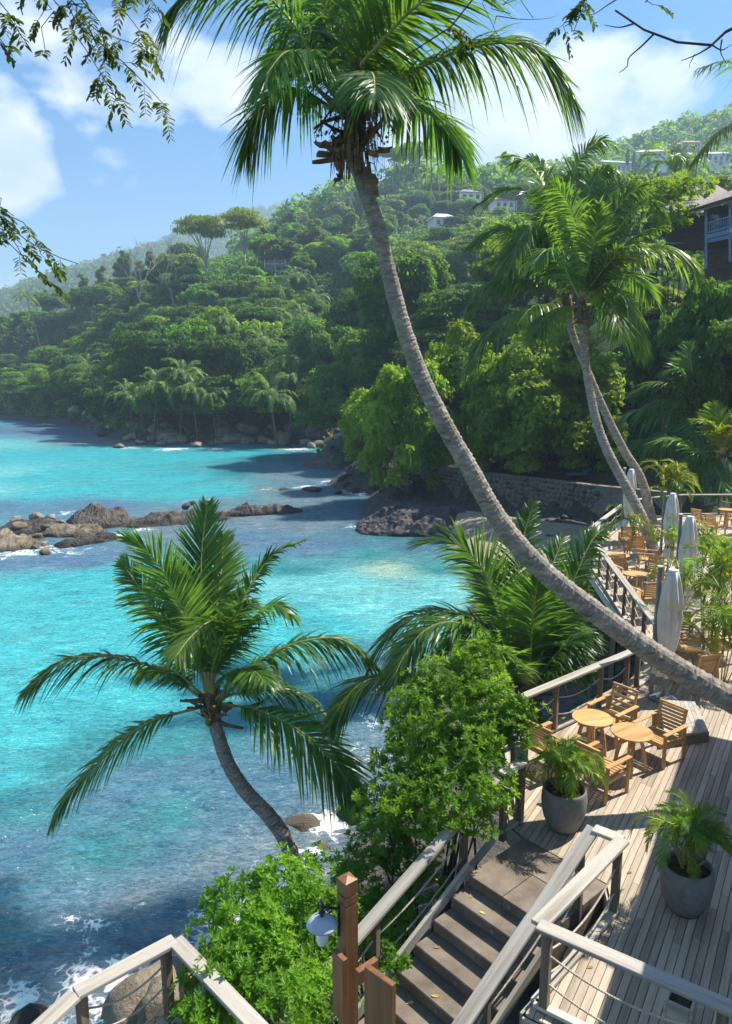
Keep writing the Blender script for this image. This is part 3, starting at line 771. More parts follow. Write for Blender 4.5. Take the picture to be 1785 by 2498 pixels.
# ------------------------------------------------------------------ deck of single boards
deck = bpy.data.objects.new('deck', None); col.objects.link(deck); deck.location = (6, 14, DZ)
tagged(deck, 'weathered wooden plank deck along the shore', kind='structure')
def cuts(o):
    r = []
    for (x0, y0), (x1, y1) in zip(DECK, DECK[1:] + DECK[:1]):
        a0, a1 = x0 * Q[0] + y0 * Q[1] - o, x1 * Q[0] + y1 * Q[1] - o
        if (a0 < 0) != (a1 < 0):
            t = a0 / (a0 - a1)
            r.append((x0 + (x1 - x0) * t) * E[0] + (y0 + (y1 - y0) * t) * E[1])
    return sorted(r)
PW = .093
boards = []
offs = [x * Q[0] + y * Q[1] for x, y in DECK]
o = min(offs) + PW
rb = random.Random(3)
while o < max(offs) - PW:
    lo, hi, ce = cuts(o - PW / 2), cuts(o + PW / 2), cuts(o)
    if not (len(lo) == len(hi) == len(ce)):
        lo = hi = ce
    for i in range(0, len(ce) - 1, 2):
        s, e_ = ce[i], ce[i + 1]
        t = s
        first = True
        while t < e_ - .05:
            ln = rb.uniform(1.9, 3.4)
            u_ = min(t + ln, e_)
            if e_ - u_ < .5:
                u_ = e_
            boards.append((o, t, u_, (lo[i] - ce[i]) if first else 0, (hi[i] - ce[i]) if first else 0, (lo[i + 1] - ce[i + 1]) if u_ == e_ else 0, (hi[i + 1] - ce[i + 1]) if u_ == e_ else 0))
            t = u_; first = False
    o += PW
def board_pts(b, gap=.0042, thick=.03):
    o, s, e_, sl_, sh, el, eh = b
    hw = PW / 2 - gap
    return [(s + sl_ + .002, hw, 0), (e_ + el - .002, hw, 0), (e_ + eh - .002, -hw, 0), (s + sh + .002, -hw, 0)], thick
def bkey(b):
    p = E * (b[1] + b[2]) / 2 + Q * b[0]
    x, y, d = proj(np.array((p[0], p[1], DZ)))
    vis = -120 < x < 1900 and y < 2650
    return (0 if vis else 1, math.hypot(p[0], p[1]))
boards.sort(key=bkey)
rest = MB()
rest.f = []
ang = math.atan2(E[1], E[0])
for k, b in enumerate(boards):
    q, th = board_pts(b)
    mid = (b[1] + b[2]) / 2
    p = E * mid + Q * b[0]
    lift = rb.uniform(-.0015, .0015)
    loc = np.array((p[0], p[1], DZ + lift))
    vs = [(a_[0] - mid, a_[1], zz_) for zz_ in (-th, 0) for a_ in q]
    fs = [(0, 1, 2, 3), (4, 7, 6, 5), (0, 4, 5, 1), (1, 5, 6, 2), (2, 6, 7, 3), (3, 7, 4, 0)]
    if k < 300:
        me = bpy.data.meshes.new('plank'); me.from_pydata(vs, [], fs)
        m4 = Matrix.Rotation(ang, 4, 'Z'); m4.translation = Vector(loc) - deck.location
        # local y of the board points to its left: offsets along Q are mirrored
        link('plank', me, M['deck'], deck, m4)
    else:
        ca, sa = math.cos(ang), math.sin(ang)
        rest.add([(x * ca - y * sa + loc[0], x * sa + y * ca + loc[1], z + loc[2]) for x, y, z in vs], fs)
def deck_far_material():
    m = make_mat('deck_plank_wood_far'); t = NT(m)
    v = t.node('ShaderNodeNewGeometry').outputs['Position']
    v = t.node('ShaderNodeMapping', {'Vector': v, 'Rotation': (0, 0, -ang), 'Scale': (.5, 8, 8)}, vector_type='POINT').outputs[0]
    f = t.noise(v, 1.3, 5, .58)
    c = t.ramp(f, [(.28, (.267, .214, .158)), (.5, (.423, .346, .261)), (.75, (.524, .441, .347))])
    isl = t.node('ShaderNodeNewGeometry').outputs['Random Per Island']
    c = t.node('ShaderNodeHueSaturation', {'Color': c, 'Value': t.math('ADD', t.math('MULTIPLY', isl, .4), .8)}).outputs[0]
    t.out(t.node('ShaderNodeBsdfPrincipled', {'Base Color': c, 'Roughness': .7, 'Normal': t.bump(f, .3, .003)}).outputs[0])
    return m
ro = rest.build('plank_field', deck_far_material(), deck, off=deck.location); ro['kind'] = 'stuff'
sub = MB()
cen = np.mean(DECK, 0)
sub.add([(x, y, DZ - .045) for x, y in DECK], [tuple(range(len(DECK)))])
so_ = sub.build('dark_sheet', M['underdeck'], deck, off=deck.location)  # one flat dark sheet below the boards, no separate joists
for (x0, y0), (x1, y1) in zip(DECK, DECK[1:] + DECK[:1]):
    L = math.hypot(x1 - x0, y1 - y0)
    nx, ny = (y1 - y0) / L * .03, -(x1 - x0) / L * .03
    beam('fascia_board', (x0 + nx, y0 + ny, DZ - .16), (x1 + nx, y1 + ny, DZ - .16), .035, .26, M['rail'], deck, .004)
for x, y in ((2.6, 11.9), (4.2, 13.6), (6.0, 15.7), (7.0, 18), (7.3, 21), (7.7, 24), (8.2, 26.6), (9.8, 29.5), (11.4, 32.2), (2.3, 10.1), (4.5, 10), (3.2, 7.0)):
    beam('deck_pile', (x + .15, y + .1, float(ground_z(x, y)) - .6), (x + .15, y + .1, DZ - .06), .16, .16, M['post'], deck, .004)

# raised wooden platform beside the chairs
def platform():
    q = [G(*zz('R4', *p), DZ + .22)[:2] for p in ((1222, 568), (1150, 700), (1343, 800), (1472, 745), (1385, 590))]
    q = [G(*zz('R4', 1150, 560), DZ + .22)[:2], G(*zz('R4', 1180, 800), DZ + .22)[:2], G(*zz('R4', 1470, 765), DZ + .22)[:2], G(*zz('R4', 1380, 572), DZ + .22)[:2]]
    c = np.mean(q, 0)
    t = thing('platform_step', (c[0], c[1], DZ + .002), 'low grey wooden platform beside the slatted armchairs', 'platform')
    a0, a1, a2, a3 = (np.array(p) for p in q)
    n = 9
    for k in range(n):
        u0, u1 = k / n + .004, (k + 1) / n - .004
        pts = [a0 + (a3 - a0) * u0, a0 + (a3 - a0) * u1, a1 + (a2 - a1) * u1, a1 + (a2 - a1) * u0]
        b = MB()
        b.add([(*p, z) for z in (DZ + .19, DZ + .22) for p in pts], [(3, 2, 1, 0), (4, 5, 6, 7), (0, 1, 5, 4), (1, 2, 6, 5), (2, 3, 7, 6), (3, 0, 4, 7)])
        b.build('board', M['rail'], t, off=t.location)
    for p, r_ in ((a0, a1), (a1, a2), (a2, a3), (a3, a0)):
        beam('side_board', (*p, DZ + .096), (*r_, DZ + .096), .03, .185, M['post'], t, .003)
platform()

# ------------------------------------------------------------------ stone stairs
def at(k, w, z):                                   # k along the flight (downwards), w across it
    p = S0 + SD * k + SN * w
    return np.array((p[0], p[1], z))
stair = thing('stone_staircase', at(0, SWID / 2, DZ - .3), 'worn grey stone stairs leading down beside the deck', 'stairs')
sang = math.atan2(SD[1], SD[0])
def slab(name, k0, k1, w0, w1, z0, z1, mat, parent, bev=.008):
    c = at((k0 + k1) / 2, (w0 + w1) / 2, (z0 + z1) / 2)
    m4 = Matrix.Rotation(sang, 4, 'Z'); m4.translation = Vector(c) - parent.location
    return link(name, bevel_box((k1 - k0, abs(w1 - w0), z1 - z0), bev).copy(), mat, parent, m4)
NST = 13
for i in range(NST):
    z = DZ - RISE * (i + 1)
    st = slab('step', i * TREAD + .005, (i + 1) * TREAD + .028, 0, SWID, z - .17, z, M['stone'], stair, .012)
    d = MB(); c = at((i) * TREAD + .0, SWID * .52, z + RISE * .55)
    m4 = Matrix.Rotation(sang, 4, 'Z') @ Matrix.Rotation(R(90), 4, 'Y'); m4.translation = Vector(at(i * TREAD + .03, SWID * .52, z + .085)) - stair.location
    d.lathe([(.03, 0), (.03, .012), (.022, .018), (0.0, .02)], 12)
    link('step_light', d.mesh('step_light'), M['pole'], stair, m4)
rb2 = random.Random(5)
kk = [-1.2, -.62, .028]
for a_, b_ in zip(kk[:-1], kk[1:]):
    w = 0
    ws = [0, .4, .95, SWID] if a_ < -1 else [0, .58, 1.0, SWID]
    for w0, w1 in zip(ws[:-1], ws[1:]):
        slab('landing_slab', a_ + .004, b_ - .004, w0 + .004, w1 - .004, DZ - .17, DZ - .012 + rb2.uniform(-.004, .004), M['stone'], stair, .006)
slab('landing_base', -1.2, .01, 0.01, SWID - .01, DZ - .6, DZ - .172, M['stone'], stair, 0)
for w0 in (-.07, SWID + .03):                      # sloping timber strings at both sides
    beam('stringer', at(-.1, w0, DZ + .02), at(NST * TREAD, w0, DZ + .02 - NST * RISE), .05, .16, M['rail'], stair, .005)

# ------------------------------------------------------------------ railings
def railing(label, segs, group='rope railings of the deck and stairs', cap=(.175, .05), strands=True, post=.092, base=None, rows=(.36, .70), basebeam=True, lift=[0]):
    """segs: list of (p0, p1, [fractions of posts], floor height at p0, at p1, rope sag)"""
    p = np.asarray(segs[0][0])
    t = thing('railing', (p[0], p[1], segs[0][3]), label, 'railing', group)
    for i, (p0, p1, fr, f0, f1, sag) in enumerate(segs):
        p0, p1 = np.asarray(p0, float), np.asarray(p1, float)
        lift[0] += 1
        dz = np.array((0, 0, .003 * (lift[0] % 4) + cap[1] / 2 * -1))
        beam('handrail', p0 + dz, p1 + dz, cap[0], cap[1], M['rail'], t, .007)
        tops = []
        for f in fr:
            q = p0 + (p1 - p0) * f
            fl = f0 + (f1 - f0) * f
            b = beam('post', (q[0], q[1], fl - .12), (q[0], q[1], q[2] - cap[1] - .002), post, post, M['post'], t, .005)
            h = unit(np.array(((p1 - p0)[0], (p1 - p0)[1], 0)))
            b.rotation_euler.rotate_axis('X', 0)
            tops.append((q, fl))
        for (q0, l0), (q1, l1) in zip(tops[:-1], tops[1:]):
            for h in rows:
                rope((q0[0], q0[1], l0 + h * (q0[2] - l0)), (q1[0], q1[1], l1 + h * (q1[2] - l1)), sag, t, strands=strands)
        if basebeam:
            beam('bottom_board', (p0[0], p0[1], f0 + .05), (p1[0], p1[1], f1 + .05), .10, .045, M['rail'], t, .005)
    return t
RZ = DZ + 1.0
Pt = lambda k, x, y, z=RZ: G(*zz(k, x, y), z)
c_corner = Pt('R4', 150, 572); c_end = Pt('R4', 945, 243)
n_end = Pt('R4', 245, 965); cap_end = Pt('R4', 95, 1040)
railing('grey rope railing along the seaward edge behind the two round tables', [(c_corner, c_end, (.03, .36, .74, .99), DZ, DZ, .13)])
railing('short weathered railing half hidden by the shrub at the stair head', [(n_end, c_corner, (.04, .5), DZ, DZ, .1), (cap_end, n_end, (.2, .9), DZ, DZ, .08)])
r_in = np.array((*Pt('R5', 860, 1655)[:2], RZ)); r_out = Pt('R5', 175, 738)
railing('short rope railing behind the leaning trunk near the closed umbrella', [(c_end, r_in, (.3, .98), DZ, DZ, .1)])
railing('long rope railing on the left edge of the middle deck', [(np.array((r_in[0] + .05, r_in[1] + .3, RZ)), r_out, (.02, .12, .23, .34, .46, .58, .72, .86, .99), DZ, DZ, .12)], strands=False)
r_b1 = Pt('R5', 515, 482); r_b2 = Pt('R5', 715, 432)
railing('sunlit white topped railing at the far left corner of the deck', [(r_out, r_b1, (.25, .5, .75, .98), DZ, DZ, .12), (r_b1, r_b2, (.5, .98), DZ, DZ, .1)], strands=False)
r_c1 = Pt('R5', 1060, 401)
railing('far rope railing behind the distant tables', [(r_b2, r_c1, (.5, .97), DZ, DZ, .1), (r_c1, np.array((26.0, r_c1[1] + .2, RZ)), (.17, .34, .51, .68, .85, .99), DZ, DZ, .15)], strands=False)
def sr_pt(k, w, h=.98):
    return at(k, w, DZ - max(k, 0) * RISE / TREAD + h)
def fl(k):
    return DZ - max(k, 0) * RISE / TREAD
top_l = np.array((cap_end[0] - .08, cap_end[1] - .08, RZ - .03))
kt = float((top_l[:2] - S0) @ SD)
railing('sloping weathered stair railing on the shrub side', [(top_l, sr_pt(4.7, -.2, 1.12), (.12, .42, .72, .97), fl(kt) - .05, fl(4.7), .1)])
u1, u2, u3 = Pt('R3', 712, 318), Pt('R3', 905, 392), Pt('R3', 345, 955)
ku = float((u1[:2] - S0) @ SD); wu = float((u1[:2] - S0) @ SN)
u_low = at(4.6, wu, DZ + 1.0 - (4.6 - ku) * RISE / TREAD)
railing('sloping stair handrail joined to the deck railing by a short crosspiece', [(u1, u_low, (.05, .38, .7, .98), DZ, DZ - (4.6 - ku) * RISE / TREAD, .12), (u2, u1, (), DZ, DZ, .1)], basebeam=False)
railing('sunlit deck railing running level beside the stairs', [(u2, u3, (.06,), DZ, DZ, .14)])
f_end = np.array(u3) + unit(np.array((1.55, -1.06, 0))) * 4.2
rl = railing('weathered railing with thick rope across the near corner of the deck', [(u3, f_end, (.025, .42, .8, .99), DZ, DZ, .16)])
rope((u2[0] - .05, u2[1] - .05, DZ + .7), (u3[0] + .1, u3[1] + .05, DZ + .62), .22, rl); rope((u2[0] - .05, u2[1] - .05, DZ + .36), (u3[0] + .1, u3[1] + .05, DZ + .33), .2, rl)
# platform railing at the lower left
lz = 5.03
l0, l1, l2, l3 = G(*zz('R1', 30, 1070), lz), G(*zz('R1', 330, 795), lz), G(*zz('R1', 768, 560), lz), G(*zz('R1', 1180, 990), lz)
railing('pale weathered railing bent round the platform at lower left', [(l1, l2, (.05, .90), lz - 1, lz - 1, .14), (l0, l1, (.4,), lz - 1, lz - 1, .1), (l2, l3, (.1, .6, .98), lz - 1, lz - 1, .12)], rows=(.3, .52, .78))
pl = MB(); q = [l1, l2, l3, l3 + np.array((-1.5, -2.2, 0)), l0 + np.array((-.3, -2.0, 0)), l0]
lower = thing('lower_platform', (*np.mean(q, 0)[:2], lz - 1.2), 'wooden platform inside the lower left railing', 'platform')
qq = [(p[0], p[1]) for p in q]
n = len(qq)
pl.add([(*p, z) for z in (lz - 1.12, lz - 1.005) for p in qq], [tuple(range(n)), tuple(range(n, 2 * n))[::-1]] + [(i, i + n, (i + 1) % n + n, (i + 1) % n) for i in range(n)])
pl.build('floor', M['deck'], lower, off=lower.location)
for p in (l1, l2, l3):
    beam('pile', (p[0] * .98, p[1] - .15, float(ground_z(p[0], p[1])) - .6), (p[0] * .98, p[1] - .15, lz - 1.125), .14, .14, M['post'], lower)

# ------------------------------------------------------------------ coconut palms
def ringed_trunk(name, P, radii, parent, sides=16, ring=.085, amp=.022, mat=None, seed=0):
    P = np.asarray(P, float)
    L = np.linalg.norm(np.diff(P, axis=0), axis=1).sum()
    n = max(30, int(L / ring) * 3)
    C = spline(P, n)
    s = np.linspace(0, 1, n)
    r0 = np.interp(s, np.linspace(0, 1, len(radii)), radii)
    k = np.arange(n) % 3
    rg = np.random.default_rng(seed)
    bumpy = 1 + amp * np.select([k == 0, k == 1], [1.0, .25], -.7) + rg.normal(0, .014, n)
    V, F = tube_np(C - np.asarray(parent.location), r0 * bumpy, sides)
    nV = V.reshape(n, sides, 3)
    jit = rg.normal(0, 1, (n, sides, 1)) * r0[:, None, None] * .03
    cen = (C - np.asarray(parent.location))[:, None, :]
    nV = cen + (nV - cen) * (1 + jit / r0[:, None, None])
    V = nV.reshape(-1, 3)
    V = np.vstack([V, C[-1] - np.asarray(parent.location)])
    cap = np.array([((n - 1) * sides + j, (n - 1) * sides + (j + 1) % sides, n * sides) for j in range(sides)])
    return link(name, mesh_np(name, V, [F, cap], smooth=False), mat or M['trunk'], parent)
def sheath(parent, base, d, L, w, mat, seed, curl=.3):
    """a dry leaf base or boot: a curved tapering shell"""
    rg = random.Random(seed)
    d = Vector(d).normalized(); sd = d.orthogonal().normalized()
    sd = Matrix.Rotation(rg.uniform(0, 6.28), 3, d) @ sd
    up = d.cross(sd)
    mb = MB()
    rows = 5
    vs = []
    for i in range(rows + 1):
        t = i / rows
        ww = w * (1 - .6 * t) * (1 + rg.uniform(-.15, .15))
        c = Vector(base) + d * (L * t) + up * (curl * L * t * t)
        for j in range(4):
            a = (j / 3 - .5) * 1.9
            vs.append(c + sd * (math.sin(a) * ww) + up * (math.cos(a) * ww * .5 - ww * .25))
    fs = [(i * 4 + j, i * 4 + j + 1, (i + 1) * 4 + j + 1, (i + 1) * 4 + j) for i in range(rows) for j in range(3)]
    k = len(vs)
    vs += [v - up * .018 for v in vs]
    fs += [tuple(q + k for q in f)[::-1] for f in fs]
    mb.add(vs, fs)
    return mb.build('leaf_base', mat, parent, off=parent.location)
def coconut_palm(label, trunk, radii, head, fronds, depth, L=.95, n=72, wid=.042, boots=12, nuts=0, frame='S5', group='coconut palms around the bay', rach=.03, boot=1.0, seed=1, mat='frond', ring=.085):
    base = np.asarray(trunk[0])
    t = thing('coconut_palm', base, label, 'palm', group)
    ringed_trunk('trunk', trunk, radii, t, seed=seed, ring=ring)
    rg = random.Random(seed)
    top = np.asarray(trunk[-1])
    hd = np.asarray(head)
    for i, fr in enumerate(fronds):
        pts, opt = fr[0], (fr[1] if len(fr) > 1 else {})
        dd = opt.get('dd', 0.0)                       # how far the tip swings away from (+) or towards (-) the camera
        m = len(pts)
        P = [W(*zz(frame, *p), depth + dd * (j / (m - 1)) ** 1.2) for j, p in enumerate(pts)]
        P = [hd + (P[0] - hd) * .35] + P
        P[0] = P[0] + (top - hd) * .25
        k = dict(L=L * opt.get('L', 1), n=int(n * opt.get('n', 1)), droop=opt.get('droop', .45), vee=opt.get('vee', .2), wid=wid, rach=rach, seed=seed * 50 + i, a0=opt.get('a0', 72), a1=opt.get('a1', 22))
        if 'h' in opt:
            k['h'] = opt['h']
        if 'tw' in opt:
            k['twist'] = opt['tw']
        me = frond_mesh('frond', P, origin=base, **k)
        link('frond', me, [M[opt.get('mat', mat)], M['rachis']], t)
    ax = unit(hd - top + 1e-6)
    for i in range(boots):
        a = i * 2.4
        f = rg.uniform(-.15, 1.0)
        c = top + (hd - top) * f
        d = np.array((math.cos(a), math.sin(a), rg.uniform(-.2, 1.5)))
        sheath(t, c + d * np.array((.09, .09, 0)) * boot, d, rg.uniform(.28, .6) * boot, rg.uniform(.07, .12) * boot, M['husk'], seed * 100 + i, rg.uniform(-.5, .2))
    core = MB(); core.tube([tuple(top - (hd - top) * .12), tuple(top * .6 + hd * .4), tuple(hd)], [radii[-1] * 1.15, radii[-1] * 1.4, radii[-1] * .7], 10)
    core.build('crown_shaft', M['husk'], t, off=base)
    for i in range(nuts):
        a = i * 2.1 + .4
        c = top + (hd - top) * rg.uniform(.1, .55) + np.array((math.cos(a), math.sin(a), 0)) * rg.uniform(.25, .38) * boot
        nb = MB(); r_ = .085 * boot
        nb.lathe([(.0, -r_ * 1.25), (r_ * .7, -r_ * .85), (r_, 0), (r_ * .8, r_ * .8), (.0, r_ * 1.15)], 10, c)
        nb.tube([tuple(c + (0, 0, r_)), tuple((c + top) / 2 + (0, 0, .1)), tuple(top + (hd - top) * .4)], .012, 5)
        nb.build('coconut', M['nut'], t, smooth=True, off=base)
    return t
def px(frame, pts, d0, d1):
    n_ = len(pts)
    return [W(*zz(frame, *p), d0 + (d1 - d0) * i / (n_ - 1)) for i, p in enumerate(pts)]

# the large palm that leans in from the right
D_ = 1.0991
tr = [(1624, 1555), (1480, 1470), (1330, 1366), (1200, 1262), (1108, 1155), (1042, 1040), (985, 940), (932, 830), (893, 720), (866, 620), (845, 530), (820, 450), (797, 382), (782, 330)]
dep = np.linspace(11.6, 10.6, len(tr))
T1 = [W(x * D_, y * D_, d) for (x, y), d in zip(tr, dep)]
bx = np.array(T1[0])
T1 = [np.array((9.1, 11.9, 4.1)), np.array((7.4, 11.35, 5.0))] + T1
hd1 = W(868, 235, 10.6)
X1 = [
    ([(1440, 380), (1320, 150), (1180, -10), (1000, -90), (860, -60), (740, 60)], dict(dd=-1.0, droop=.75, L=1.05)),
    ([(1450, 470), (1330, 400), (1230, 410), (1150, 490), (1085, 650)], dict(dd=.6, droop=.8, L=.8)),
    ([(1490, 330), (1502, 120), (1510, -120), (1500, -420)], dict(dd=.9, droop=.12, vee=.1, h=(0, -1, .1), a0=60)),
    ([(1520, 330), (1590, 130), (1690, -80), (1800, -300)], dict(dd=.5, droop=.2, h=(.2, -1, 0), a0=65)),
    ([(1540, 350), (1680, 180), (1840, 20), (2000, -60), (2200, -40)], dict(dd=-.9, droop=.35, L=1.1, h=(.6, -1, 0))),
    ([(1640, 410), (1780, 330), (1980, 240), (2180, 190), (2330, 210), (2450, 320), (2540, 470)], dict(dd=-.4, droop=.75, L=.95, n=1.25)),
    ([(1600, 460), (1730, 440), (1850, 480), (1960, 560), (2030, 690)], dict(dd=1.2, droop=.85, L=.8)),
    ([(1470, 350), (1400, 170), (1330, 0), (1240, -170)], dict(dd=1.2, droop=.25, h=(-.3, -1, 0))),
    ([(1500, 400), (1440, 330), (1360, 250), (1260, 230), (1170, 330)], dict(dd=-1.5, droop=.85, L=.75)),
    ([(1560, 380), (1680, 280), (1760, 300), (1800, 420)], dict(dd=2.2, droop=.8, L=.8)),
    ([(1510, 360), (1530, 150), (1600, -50), (1680, -200)], dict(dd=2.0, droop=.4)),
    ([(1480, 380), (1380, 260), (1280, 200), (1190, 260)], dict(dd=2.4, droop=.7, L=.8)),
    ([(1530, 420), (1600, 330), (1640, 330), (1650, 420)], dict(dd=-2.6, droop=.6, L=.7)),
    ([(1520, 340), (1620, 60), (1740, -160), (1900, -280)], dict(dd=-.2, droop=.3, L=1.1, h=(.3, -1, 0))),
    ([(1500, 340), (1440, 80), (1370, -120), (1270, -260)], dict(dd=.2, droop=.35, L=1.1, h=(-.4, -1, 0)))]
big = coconut_palm('tall palm leaning in from the right with a long curved ringed trunk', T1, [.26, .235, .222, .208, .195, .184, .174, .165, .156, .147, .138, .13, .122, .117, .113, .11], hd1, X1, 10.6, L=1.0, n=105, wid=.04, boots=20, nuts=0, frame='S3', seed=3, rach=.03, boot=1.0, ring=.075)
rg = random.Random(8)
base = np.array(T1[0])
for k, (pts, w) in enumerate((([(800, 1600), (880, 1690), (915, 1780), (925, 1870)], .16), ([(560, 1520), (570, 1610), (590, 1720)], .11), ([(590, 1640), (520, 1720)], .07), ([(620, 1330), (480, 1350), (330, 1350)], .12), ([(600, 1410), (470, 1450), (390, 1460)], .12), ([(850, 1450), (960, 1430), (1050, 1405)], .09), ([(850, 1000), (930, 900), (1010, 800)], .12), ([(820, 900), (860, 790), (895, 680)], .10), ([(700, 1000), (640, 800), (680, 600)], .10))):
    mb = MB()
    P = list(spline([W(*zz('T7', *p), 10.5 - .08 * (k % 3)) for p in pts], 7))
    n_ = len(P); vs = []
    for i, p in enumerate(P):
        t_ = i / (n_ - 1)
        ww = w * (1 - .45 * t_) * rg.uniform(.75, 1.2)
        p = p + np.array((rg.uniform(-.03, .03), rg.uniform(-.05, .05), rg.uniform(-.03, .03)))
        dr = unit(np.array(P[min(i + 1, n_ - 1)]) - np.array(P[max(i - 1, 0)]))
        sd = unit(np.cross(dr, (0, 1.0, .1)))
        for a in (-1, -.4, .4, 1):
            vs.append(p + sd * a * ww * .55 + np.array((0, .08 * (1 - a * a) * -1, 0)) + (dr * rg.uniform(-.10, .07) if i == n_ - 1 else 0))
    fs = [(i * 4 + j, i * 4 + j + 1, (i + 1) * 4 + j + 1, (i + 1) * 4 + j) for i in range(n_ - 1) for j in range(3)]
    m_ = len(vs); vs += [v + np.array((0, .03, 0)) for v in vs]; fs += [tuple(q + m_ for q in f)[::-1] for f in fs]
    mb.add(vs, fs); mb.build('leaf_base', M['husk'], big, off=base)
for s_ in range(9):                                   # flower stalks with little nuts
    a = s_ * .7 + .2
    c0 = np.array(hd1) + np.array((0, 0, -.35))
    P = [c0, c0 + np.array((math.cos(a) * .3, math.sin(a) * .3, .22)), c0 + np.array((math.cos(a) * .62, math.sin(a) * .62, -.02 - .1 * (s_ % 3)))]
    mb = MB()
    mb.tube(spline(P, 8), .011, 5)
    for j in range(12):
        p = spline(P, 12)[4 + j % 8] + np.array((rg.uniform(-.12, .12), rg.uniform(-.12, .12), rg.uniform(-.22, .02)))
        r_ = rg.uniform(.018, .032)
        mb.lathe([(0, -r_), (r_, 0), (0, r_)], 6, p)
        mb.tube([tuple(p), tuple(spline(P, 12)[4 + j % 8])], .004, 4)
    mb.build('flower_stalk', M['husk'], big, off=base)

fb_ = MB()                                            # hanging fibre and dry strips under the crown
for j in range(150):
    a = rg.uniform(0, 6.28); f = rg.uniform(-.25, .9)
    c = np.array(T1[-1]) + (np.array(hd1) - np.array(T1[-1])) * f + np.array((math.cos(a), math.sin(a), 0)) * rg.uniform(.12, .24)
    L_ = rg.uniform(.12, .5); o_ = np.array((math.cos(a), math.sin(a), 0)) * rg.uniform(.02, .22); w_ = rg.uniform(.006, .03)
    s_ = np.array((-math.sin(a), math.cos(a), 0)) * w_
    q = [c, c + o_ * .7 + np.array((0, 0, rg.uniform(-.1, .12))), c + o_ + np.array((0, 0, -L_))]
    fb_.add([q[0] - s_, q[0] + s_, q[1] + s_, q[1] - s_, q[2] + s_ * .3, q[2] - s_ * .3], [(0, 1, 2, 3), (3, 2, 4, 5)])
fb_.build('dry_fibre', M['husk'], big, off=base)

# palm over the water, front left
T2 = px('S5', [(1225, 1560), (1190, 1450), (1120, 1350), (1030, 1255), (965, 1160), (930, 1080), (905, 1000), (890, 950)], 15.0, 15.6)
T2[0] = T2[0]
b0 = np.array(T2[0]); T2 = [b0 + np.array((.25, -.2, -1.1))] + T2
hd2 = W(*zz('S5', 872, 840), 15.6)
X2 = [([(850, 730), (838, 480), (840, 250), (862, 60)], dict(dd=.4, droop=.08, vee=.12, h=(0, -1, 0), L=1.05, a0=62)),
      ([(830, 730), (770, 540), (690, 350), (610, 240), (525, 190)], dict(dd=-.2, droop=.12, vee=.1, h=(-.4, -1, 0), L=1.05)),
      ([(825, 740), (730, 600), (620, 450), (560, 370), (505, 290)], dict(dd=.8, droop=.25, h=(-.4, -1, 0))),
      ([(890, 740), (970, 540), (1050, 380), (1140, 260), (1265, 200)], dict(dd=1.2, droop=.35, L=.62, h=(.9, -.5, 0))),
      ([(900, 760), (990, 620), (1080, 510), (1150, 470), (1210, 510)], dict(dd=-.8, droop=.5, L=.85)),
      ([(880, 760), (930, 600), (990, 500), (1040, 450)], dict(dd=-1.8, droop=.4, L=1.0, h=(.3, -1, 0))),
      ([(850, 760), (890, 610), (880, 540), (800, 600), (730, 690)], dict(dd=-2.2, droop=.5, L=.9)),
      ([(920, 850), (990, 775), (1160, 660), (1320, 612), (1450, 625), (1580, 735)], dict(dd=.2, droop=.72, L=.95, n=1.1)),
      ([(950, 850), (1080, 815), (1220, 830), (1330, 900), (1405, 1010)], dict(dd=1.0, droop=.6, L=.8)),
      ([(960, 890), (1090, 915), (1270, 1010), (1410, 1150), (1500, 1310)], dict(dd=-1.0, droop=.5, L=1.0, n=1.1, h=(.5, -1, 0))),
      ([(800, 830), (700, 760), (560, 705), (400, 685), (250, 715), (100, 830)], dict(dd=-.3, droop=.6, L=.95, n=1.15, h=(-.8, -.6, 0))),
      ([(770, 915), (650, 950), (520, 1030), (390, 1150), (280, 1270), (215, 1390)], dict(dd=-.6, droop=.5, L=.75, h=(-.9, -.45, 0))),
      ([(790, 800), (720, 745), (650, 725), (600, 760)], dict(dd=1.6, droop=.6, L=.7)),
      ([(850, 730), (800, 500), (770, 380), (720, 300)], dict(dd=1.4, droop=.15, h=(-.2, -1, 0))),
      ([(870, 730), (900, 500), (920, 350), (930, 180)], dict(dd=1.2, droop=.15, h=(.1, -1, 0))),
      ([(900, 800), (1000, 740), (1060, 750), (1110, 800)], dict(dd=-2.0, droop=.6, L=.7))]
coconut_palm('green palm leaning out over the water at front left', T2, [.19, .175, .168, .16, .155, .15, .145, .14, .135], hd2, X2, 15.6, L=1.05, n=100, wid=.05, boots=18, nuts=5, frame='S5', seed=5)

